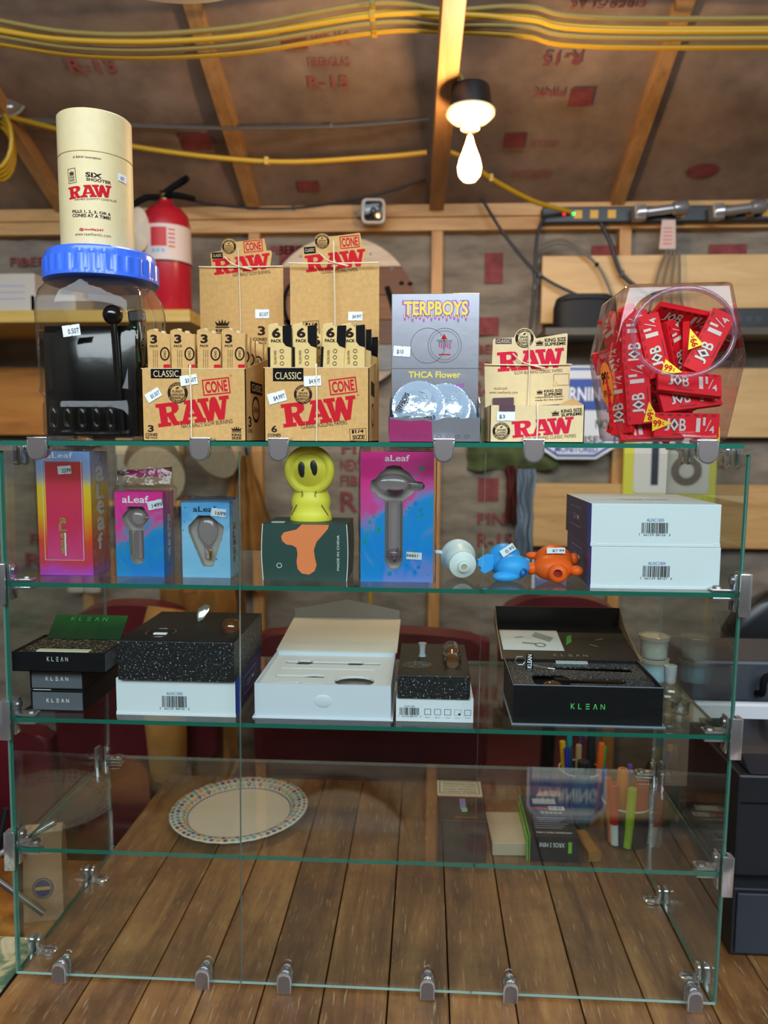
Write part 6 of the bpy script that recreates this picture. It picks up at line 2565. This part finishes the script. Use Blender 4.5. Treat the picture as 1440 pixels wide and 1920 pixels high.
# ---- security camera
sc_ = thing('security_camera', 'small white security camera with black square face', 'camera', (-.095, 1.575, 1.435), rot=(rad(8), 0, rad(4)))
bm = BM()
prism(bm, rrect(-.038, -.038, .038, .038, .016), -.02, .05, None, .004)
obj('housing', bm, mat('camera_white', '#cfc8c2', .4), sc_, smooth=40)
bm = BM()
prism(bm, rrect(-.030, -.030, .030, .030, .011), -.024, -.0195, None, .001)
obj('face_glass', bm, mat('camera_face', '#14161c', .15, coat=.5), sc_, smooth=40)
bm = BM()
tube(bm, [(-.03, .03, .0), (-.045, .06, .0), (-.045, .10, .004)], .010, 10, 4)
obj('mount', bm, MAT['camera_white'], sc_, smooth=50)
bm = BM()
lathe(bm, [(0, .002), (.009, .002), (.011, 0)], 16, Matrix.Translation((0, -.0242, 0)) @ MA)
obj('lens', bm, mat('lens_grey', '#3a3d46', .2), sc_, smooth=50)

# ---- warning sign and number sign
ws_ = thing('warning_sign', 'white eight-sided warning sign with blue band and border', 'sign', (.575, 1.612, .648))
oc = [(-.05, 0), (.075, 0), (.15, .045), (.15, .255), (.10, .305), (-.10, .305), (-.15, .255), (-.15, .045)]
oc = [(-.065, 0), (.065, 0), (.135, .045), (.135, .26), (.09, .305), (-.09, .305), (-.135, .26), (-.135, .045)]
bm = BM()
prism(bm, oc, 0, .006)
obj('board', bm, mat('sign_white', '#d6d9df', .4), ws_)
F = front(ws_, .27, .305, (-135, 0, 135, 305))
sblue = mat('sign_blue', '#1d3f9a', .4)
F.poly([[(x * 1000 * .94, 152 + (z * 1000 - 152) * .95) for x, z in oc], [(x * 1000 * .89, 152 + (z * 1000 - 152) * .9) for x, z in oc]], sblue)
F.rect(-122, 160, 122, 262, sblue)
F.text('WARNING', -105, 190, 105, 235, white, 0, .02, 1)
F.text('NO', 60, 100, 100, 130, black, 0, .02)
F.text('MONITORED', -70, 22, 70, 44, sblue, 0, .03)
F.text('PREMISES', -70, 52, 90, 76, black, 0, .02)
F.done()
ns = thing('number_sign', 'white number plate with dark digits on a yellow board', 'sign', (.880, 1.608, .502))
bm = BM()
box(bm, -.150, .150, .004, .012, 0, .262, .001)
obj('yellow_board', bm, mat('sign_yellow', '#cfcb3a', .5), ns)
bm = BM()
prism(bm, rrect(-.118, .035, .125, .262, .014), 0, .0035)
obj('number_plate', bm, mat('plate_white_2', '#d2cfc8', .45), ns)
F = front(ns, .30, .262, (-150, 0, 150, 262))
F.poly([[(-62, 62), (-38, 62), (-38, 252), (-58, 252), (-92, 232), (-92, 214), (-62, 226)]], mat('navy_digit', '#1a2436', .5))
F.ring(52, 110, 50, 50, 26, mat('brown_grey_digit', '#4a4540', .5))
F.ring(52, 200, 42, 44, 24, MAT['brown_grey_digit'], 1)
F.rect(1, 40, 2.5, 258, mat('seam_grey', '#a8a49c', .5))
F.done()

# ---- shelves with their things
bm = BM()
box(bm, -2.2, -.60, 1.26, 1.664, 1.045, 1.080, .002)
struct('trim_6', bm, wood('yellow_pine', '#a8863c', '#c4a250', '#d0b064', .5, 3, (1.4, 14, 14), .1), 'yellow pine shelf under the fire extinguisher')
bm = BM()
box(bm, .44, 1.7, 1.45, 1.664, 1.028, 1.052, .002)
struct('trim_7', bm, mat('dark_shelf', '#4a4234', .5, var=.2), 'dark shelf under the black pouch')
fe = thing('fire_extinguisher', 'red fire extinguisher with white label and black handle', 'fire extinguisher', (-.703, 1.375, 1.0806))
ext_red = mat('extinguisher_red', '#b0182a', .3, coat=.4)
bm = BM()
lathe(bm, [(0, 0), (.062, 0), (.072, .012), (.072, .26), (.066, .29), (.048, .312), (.026, .322), (.022, .335), (0, .335)], 40)
obj('cylinder', bm, ext_red, fe, smooth=50)
bm = BM()
lathe(bm, [(.0725, .150), (.0728, .150), (.0728, .252), (.0725, .252)], 40)
lb = obj('label_band', bm, mat('label_white', '#d9c9c4', .5), fe, smooth=50)
F = Face(lb, (0, 0, .150), (.10, 0, 0), (0, 0, .10), (0, 0, 100, 100), curve=((0, 0, .150), .0731))
F.rect(28, 38, 75, 92, mat('label_red', '#c22a30', .5))
for x in (36, 50, 64):
    F.disc(x, 26, 5.5, 6, mat('label_blue', '#7fb4e0', .5), 0, 14)
for k in range(5):
    F.rect(80, 84 - k * 12, 99, 88 - k * 12, MAT['label_red'])
F.done()
bm = BM()
lathe(bm, [(.0728, .146), (.0735, .146), (.0735, .150), (.0728, .150)], 40)
obj('black_band', bm, black, fe, smooth=50)
bm = BM()
lathe(bm, [(.017, .335), (.017, .352), (.012, .356), (0, .358)], 18)
obj('valve', bm, mat('brass_metal', '#8a6a3c', .3, metal=.8), fe, smooth=50)
bm = BM()
tube(bm, [(-.012, 0, .352), (.02, 0, .372), (.055, 0, .392), (.07, -.01, .397)], [.008, .010, .011, .009], 8, 4)
obj('lever', bm, black, fe, smooth=50)
bm = BM()
tube(bm, [(.0, -.01, .345), (.04, -.02, .345), (.095, -.02, .333)], [.008, .010, .008], 8, 4)
obj('carry_handle', bm, black, fe, smooth=50)
bm = BM()
tube(bm, [(-.015, -.005, .345), (-.05, -.03, .335), (-.08, -.055, .30), (-.087, -.06, .24)], .009, 8, 5)
obj('hose', bm, black, fe, smooth=50)
bm = BM()
lathe(bm, [(0, .006), (.03, .006), (.034, .0), (0, 0)], 24, Matrix.Translation((-.06, -.066, .235)) @ MA @ Matrix.Diagonal((1, 1.9, 1, 1)))
obj('round_tag', bm, mat('tag_cream', '#c9baa6', .5), fe, smooth=50)

for k, (x, w_, h_, z, lab) in enumerate(((-1.17, .10, .112, 1.0806, 'white paper carton standing on the yellow pine shelf'), (-1.02, .07, .05, 1.0806, 'low white carton beside the taller one on the yellow pine shelf'))):
    t = thing('paper_carton', lab, 'carton', (x, 1.30, z))
    bm = BM()
    box(bm, -w_, w_ * .95, 0, .16, 0, h_, .002)
    obj('carton_body', bm, mat('paper_white', '#b9b2a8', .6), t)
    F = front(t, w_ * 1.95, h_, (0, 0, 100, 60), 0, -w_ * .025)
    for q_ in range(3):
        F.rect(20, 20 + q_ * 10, 85, 22 + q_ * 10, MAT['grey_line'])
    F.done()
t = thing('pouch_bag', 'soft black zip pouch on the dark shelf', 'pouch', (.570, 1.47, 1.0526))
bm = BM()
loft(bm, [[(x, y, z) for x, y in [(a * s, b * s) for a, b in zip([.095 * math.copysign(abs(math.cos(q)) ** .5, math.cos(q)) for q in [2 * math.pi * i / 24 for i in range(24)]], [.05 * math.copysign(abs(math.sin(q)) ** .6, math.sin(q)) + .05 for q in [2 * math.pi * i / 24 for i in range(24)]])]] for z, s in ((0, .92), (.012, 1.0), (.07, 1.0), (.095, .93), (.104, .7))])
obj('pouch_body', bm, mat('black_nylon', '#111318', .7, bump=.3), t, smooth=60)
bm = BM()
tube(bm, [(-.08, -.003, .086), (0, -.006, .09), (.08, -.003, .086)], .002, 6, 4)
obj('zip', bm, dk2, t)
t = thing('network_box', 'black electronic box with port panel on the dark shelf', 'device', (1.10, 1.47, 1.0526))
bm = BM()
box(bm, -.14, .18, 0, .12, 0, .058, .003)
obj('device_body', bm, dk, t)
bm = BM()
for k in range(4):
    box(bm, -.12 + k * .03, -.10 + k * .03, -.001, .0005, .016, .034)
obj('port_panel', bm, dk2, t, kind='stuff')
t = thing('wire_coil', 'loose black wire loop lying on the dark shelf', 'wire', (.80, 1.53, 1.0526))
bm = BM()
tube(bm, [(-.09, 0, .004), (-.03, .02, .055), (.05, .01, .06), (.12, 0, .012), (.02, .03, .03), (-.06, .03, .004)], .004, 6, 6)
obj('wire_loop', bm, black, t, smooth=50)

# ---- power strip and plugs
ps = thing('power_strip', 'long black power strip with yellow sockets along the top plate', 'power strip', (.80, 1.615, 1.405))
bm = BM()
box(bm, -.355, .60, 0, .03, 0, .05, .004)
obj('strip_body', bm, dk, ps)
socket = mat('socket_yellow', '#d2a028', .5)
for x in (1091, 1122, 1156, 1287, 1355, 1385, 1418, 1450):
    bm = BM()
    xx = .443 + (x - 1020) * .00164 - .80
    box(bm, xx - .013, xx + .013, -.002, .0005, .012, .038, .001)
    obj('socket', bm, socket, ps)
for x, c, nm in ((-.285, '#ff2a2a', 'red_indicator'), (-.255, '#2aff7a', 'green_indicator')):
    bm = BM()
    lathe(bm, [(0, .003), (.0045, .003), (.005, 0)], 12, Matrix.Translation((x, -.001, .027)) @ MA)
    obj(nm, bm, mat(nm, c, .4, emit=1.5), ps, smooth=50)
for k, (x, s, lab) in enumerate(((.815, 1.0, 'silver plug adapter with clear barrel above the hanging tag'), (1.055, 1.0, 'silver plug adapter with clear barrel at the strip end'))):
    t = thing('plug_adapter', lab, 'plug', (x, 1.585, 1.432), rot=(0, rad(-7), 0))
    bm = BM()
    lathe(bm, [(0, -.085), (.022, -.085), (.026, -.08), (.026, -.055), (.015, -.048), (.014, .03), (.02, .035), (.022, .07), (.017, .078), (0, .08)], 24, Matrix.Rotation(rad(90), 4, 'Y'))
    obj('barrel', bm, mat('plug_silver', '#a8a6a8', .2, metal=.7), t, smooth=40)
    bm = BM()
    box(bm, -.09, -.055, -.02, .028, -.022, .022, .004)
    obj('plug_head', bm, mat('plug_grey', '#7d7874', .4), t)
t = thing('hang_label', 'pale paper label hanging from the power strip', 'label', (.842, 1.606, 1.318))
bm = BM()
prism(bm, [(-.026, 0), (.026, 0), (.022, .09), (-.020, .09)], 0, .0015)
obj('label_card', bm, mat('label_pink', '#c9aca0', .5), t)
F = front(t, .05, .09, (0, 0, 50, 90))
for k in range(5):
    F.rect(10, 15 + k * 12, 38, 18 + k * 12, MAT['label_red'])
F.done()

# ---- cables
ycab = mat('yellow_cable', '#c0951c', .4)
ycab2 = mat('dull_yellow_cable', '#8f7a3c', .5)
bcab = mat('black_cable', '#1d1f26', .45)
gcab = mat('grey_cable', '#6a6258', .5)


def cable(label, pts, r, m, name='cable', grp=None):
    t = thing(name, label, 'cable', pts[0], group=grp)
    o = Vector(pts[0])
    bm = BM()
    tube(bm, [Vector(p) - o for p in pts], r, 8, 8)
    obj('cable_sheath', bm, m, t, smooth=60)
    bm = BM()
    mid = Vector(pts[len(pts) // 2]) - o
    box(bm, mid.x - .006, mid.x + .006, mid.y - r * 1.4, mid.y + r * 1.4, mid.z - r * 1.4, mid.z + r * 1.4, .001)
    obj('cable_clip', bm, m, t)


for k in range(6):
    dy, dz = .018 * k, .012 * ((k * 3) % 4)
    cable('thick yellow electric cable lying in a bundle over the tie beam', [(-2.2, .86 + dy, 1.72 + dz), (-1.2, .88 + dy, 1.685 + dz), (-.75, .90 + dy, 1.635 + dz * .7), (-.40, .90 + dy, 1.632 + dz * .8), (-.05, .89 + dy, 1.667 + dz), (.12, .89 + dy, 1.665 + dz * .5), (.3, .9 + dy, 1.655 + dz), (.6, .92 + dy, 1.632 + dz), (2.2, .95 + dy, 1.62 + dz)], .0062, ycab2 if k % 2 else ycab, grp='yellow cables over the tie beam')
cable('bright yellow cable sagging across the ceiling to the tie beam', [(-1.30, 1.30, 1.665), (-1.126, 1.30, 1.632), (-.767, 1.30, 1.545), (-.38, 1.30, 1.4975), (-.076, 1.30, 1.504), (.075, 1.30, 1.515)], .0075, ycab)
cable('bright yellow cable running from the tie beam down to the power strip', [(.14, 1.30, 1.515), (.19, 1.32, 1.50), (.262, 1.38, 1.468), (.40, 1.50, 1.44), (.535, 1.606, 1.435)], .0075, ycab)
cable('thin dull yellow cable stretched from the tie beam to the right rafters', [(.145, 1.35, 1.765), (.22, 1.36, 1.772), (.38, 1.38, 1.745), (.68, 1.40, 1.733), (1.05, 1.40, 1.72), (2.2, 1.42, 1.70)], .006, ycab2)
for k in range(3):
    cable('grey wire sagging under the left ceiling bays', [(-1.1, 1.30 + .02 * k, 1.62 + .012 * k), (-.6, 1.32 + .02 * k, 1.60 + .01 * k), (-.2, 1.33 + .02 * k, 1.60 + .012 * k), (.08, 1.34 + .02 * k, 1.62 + .016 * k)], .004, gcab, grp='grey wires under the left ceiling bays')
cable('black wire drooping behind the fire extinguisher', [(-.78, 1.55, 1.50), (-.6, 1.55, 1.455), (-.35, 1.56, 1.445), (-.1, 1.56, 1.48), (.07, 1.57, 1.53)], .004, bcab)
cable('black cable running from the power strip down the left edge of the plywood', [(.455, 1.61, 1.425), (.43, 1.605, 1.36), (.425, 1.605, 1.20), (.415, 1.605, 1.07)], .006, bcab)
cable('black cable swinging across the plywood to the black pouch', [(.25, 1.60, 1.48), (.33, 1.60, 1.36), (.44, 1.60, 1.24), (.56, 1.58, 1.17)], .005, bcab)
cable('thick black cable hanging from a socket over the plywood', [(.63, 1.608, 1.40), (.66, 1.60, 1.34), (.70, 1.60, 1.24), (.78, 1.58, 1.17)], .007, bcab)
for k in range(4):
    cable('grey wire of the bunch hanging below the paper label', [(.84 + .012 * k, 1.60, 1.31), (.82 + .02 * k, 1.598, 1.26), (.80 + .028 * k, 1.595, 1.18), (.78 + .04 * k, 1.58, 1.08)], .0045, gcab, grp='grey wires below the paper label')
for k in range(2):
    cable('thin grey wire looping over the insulation beside the plywood', [(.44, 1.61, 1.325 + .01 * k), (.52, 1.60, 1.335 + .012 * k), (.62, 1.60, 1.27), (.67, 1.59, 1.17)], .004, gcab, grp='thin grey wires beside the plywood')
cable('yellow cord hanging down the wall behind the open gift box', [(-.115, 1.60, .36), (-.105, 1.60, .2), (-.10, 1.60, -.1), (-.1, 1.60, -.5)], .006, ycab)

# ---- hanging bulb
hb = thing('hanging_bulb', 'glowing pear-shaped filament bulb in a white and black ceiling socket', 'light bulb', (.175, .90, 1.30))
bm = BM()
lathe(bm, [(0, .212), (.042, .212), (.044, .206), (.048, .166), (.045, .163), (0, .163)], 32)
obj('junction_box', bm, mat('box_black', '#17171c', .45), hb, smooth=40)
bm = BM()
lathe(bm, [(.0, .164), (.052, .163), (.0575, .158), (.056, .150), (.042, .138), (.024, .132), (.022, .120), (.018, .118), (0, .118)], 36)
obj('lamp_holder', bm, mat('holder_cream', '#d8c9b0', .4), hb, smooth=40)
bm = BM()
lathe(bm, [(.0135, .118), (.0150, .100), (.0185, .085), (.026, .058), (.0310, .036), (.0290, .018), (.0185, .004), (0, .0)], 36)
obj('glass_envelope', bm, clear('bulb_glass', '#fff0d8', .05, .0, power=4), hb, smooth=60)
bm = BM()
lathe(bm, [(0, .112), (.006, .104), (.012, .084), (.0235, .055), (.028, .036), (.025, .018), (.015, .006), (0, .003)], 20)
glow = mat('filament_glow', '#ffd9a0', .5, emit=22)
obj('filament', bm, glow, hb, smooth=60)
bm = BM()
tube(bm, [(-.03, .0, .205), (-.02, .0, .23), (-.045, .0, .26)], .006, 8, 4)
obj('feed_wire', bm, ycab2, hb, smooth=50)
pd = bpy.data.lights.new('bulb_light', 'POINT')
pd.energy, pd.color, pd.shadow_soft_size = 11, (1.0, 0.66, 0.34), .03
po = bpy.data.objects.new('bulb_light', pd)
COL.objects.link(po)
po.location = (.175, .84, 1.31)

# ---- clear flood lamp with coiled cord, far left
fl_ = thing('flood_lamp', 'unlit clear glass flood lamp hanging from the ceiling', 'lamp', (-1.150, 1.30, 1.69), rot=(rad(78), 0, rad(20)))
bm = BM()
lathe(bm, [(.012, -.08), (.016, -.05), (.05, -.012), (.062, 0), (.058, .008), (.03, .014), (0, .016)], 32)
obj('reflector', bm, clear('lamp_glass', '#e8e4dc', .12, .02, grey=('#b9b2a6', .25), power=2.5), fl_, smooth=60)
bm = BM()
tube(bm, [(.062 * math.cos(rad(a)), .062 * math.sin(rad(a)), .0) for a in range(0, 361, 12)], .004, 8, 1)
obj('rim', bm, mat('lamp_rim', '#9a9284', .3), fl_, smooth=60)
bm = BM()
ball(bm, (0, 0, -.03), (.012, .012, .02), 14)
obj('lamp_core', bm, chrome, fl_, smooth=60)
bm = BM()
lathe(bm, [(0, -.13), (.02, -.13), (.02, -.08), (0, -.08)], 16)
obj('lamp_socket', bm, black, fl_, smooth=40)
t = thing('cord_coil', 'coil of bright yellow extension cord hanging under the flood lamp', 'cord', (-1.175, 1.32, 1.54))
bm = BM()
for k in range(4):
    tube(bm, [(.045 * math.cos(rad(a)) * (1 + .1 * k), -.012 * k, .075 * math.sin(rad(a)) * (1 + .06 * k) + .01 * k) for a in range(0, 361, 20)], .0065, 8, 1)
obj('coil', bm, ycab, t, smooth=60, kind='stuff')
bm = BM()
box(bm, -.008, .008, -.06, .012, .068, .098, .002)
obj('coil_tie', bm, black, t)

# ================================================================ low table to the left of the counter
lt = thing('side_table', 'low burl-brown side table left of the counter', 'table', (-.95, .05, -.75))
bm = BM()
box(bm, -.45, .44, -.40, .42, .59, .63, .003)
obj('table_top', bm, wood('burl_wood', '#5c3414', '#9a6428', '#c48a44', .4, 5, (3, 3, 3), .15), lt)
for x in (-.42, .40):
    for y in (-.37, .39):
        bm = BM()
        box(bm, x - .02, x + .02, y - .02, y + .02, 0, .589, .002)
        obj('leg', bm, MAT['dark_wood'], lt)
bg = thing('paper_bag', 'tall kraft paper bag with round blue logo on the side table', 'bag', (-.575, .30, -.1195), rotz=14)
bm = BM()
loft(bm, [[(-.032, -.02 * s, z), (.032, -.02 * s, z), (.032, 0, z), (.032, .02 * s, z), (-.032, .02 * s, z), (-.032, 0, z)] for z, s in ((0, 1), (.12, .95), (.155, .45), (.165, .1))])
obj('bag_body', bm, mat('pale_kraft', '#b98f6c', .7, var=.08, scale=40), bg)
F = front(bg, .064, .12, (0, 0, 64, 120), -.0202)
F.disc(32, 60, 17, 19, mat('logo_blue', '#2c3a6a', .5))
F.ring(32, 60, 15, 17, 1.2, kraft, 1)
F.rect(20, 57, 44, 63, kraft, 0, 1)
F.done()
fs = thing('folding_stand', 'dark folding stand with a slanted metal brace on the side table', 'stand', (-.60, .235, -.1195))
for nm, a, b, m in (('stand_leg', (-.055, 0, 0), (-.02, .03, .21), blk), ('stand_leg', (.012, .0, 0.0), (.0, .035, .21), blk), ('brace', (-.055, -.004, .13), (.055, .0, .045), mat('brace_grey', '#6a6760', .35, metal=.6)), ('chrome_bar', (-.01, -.02, .155), (.075, .01, .20), chrome)):
    bm = BM()
    tube(bm, [a, b], .0055, 8, 1)
    obj(nm, bm, m, fs, smooth=50)
bk = thing('stock_pot', 'dark round pot standing on the side table', 'pot', (-.79, .27, -.1195))
bm = BM()
lathe(bm, [(0, 0), (.085, 0), (.10, .012), (.105, .03), (.10, .05), (.102, .24), (.098, .24), (.096, .05), (0, .03)], 36)
obj('pot_body', bm, mat('dark_enamel', '#2b2018', .3, coat=.3), bk, smooth=50)
bm = BM()
tube(bm, [(.103 * math.cos(rad(a)), .103 * math.sin(rad(a)), .04) for a in range(0, 361, 12)], .004, 8, 1)
obj('band', bm, blk, bk, smooth=50)
pbd = thing('painted_board', 'chipped green and cream painted board beside the counter edge', 'board', (-.545, -.02, -.1195), rotz=0)
bm = BM()
box(bm, -.16, .072, -.25, .115, 0, .100, .003)
obj('board_core', bm, mat('weathered_dark', '#2c251f', .7), pbd)
bm = BM()
box(bm, -.16, .072, -.25, .115, .1005, .1035, .001)


def chipped():
    b = NT('chipped_paint')
    tc = b.n('ShaderNodeTexCoord')
    nz = b.n('ShaderNodeTexNoise', Scale=22.0, Detail=6.0, Distortion=1.0)
    b.l(tc, 'Object', nz, 'Vector')
    r = b.ramp([(.40, '#4d6b52'), (.47, '#7d8a66'), (.52, '#c2b48a'), (.62, '#d2c8a8'), (.72, '#8a4a30')])
    b.l(nz, 0, r, 0)
    b.l(r, 0, b.p, 'Base Color')
    b.p.inputs['Roughness'].default_value = .6
    return b.m


obj('painted_face', bm, chipped(), pbd)

rl = thing('round_lamp', 'round white ceiling lamp hanging above the case', 'lamp', (-.36, .35, 1.512))
bm = BM()
lathe(bm, [(.17, .0), (.20, .004), (.205, .012), (.205, .03), (.19, .042), (0, .05)], 48)
obj('lamp_housing', bm, mat('lamp_white', '#d9d6cf', .4), rl, smooth=40)
bm = BM()
lathe(bm, [(.172, .001), (.1, -.002), (0, -.003)], 48)
obj('diffuser', bm, mat('lamp_diffuser', '#f4ead8', .4, emit=1.2), rl, smooth=60)
bm = BM()
tube(bm, [(0, 0, .05), (0, 0, .55)], .006, 8, 1)
obj('rod', bm, mat('lamp_white', '#d9d6cf', .4), rl)
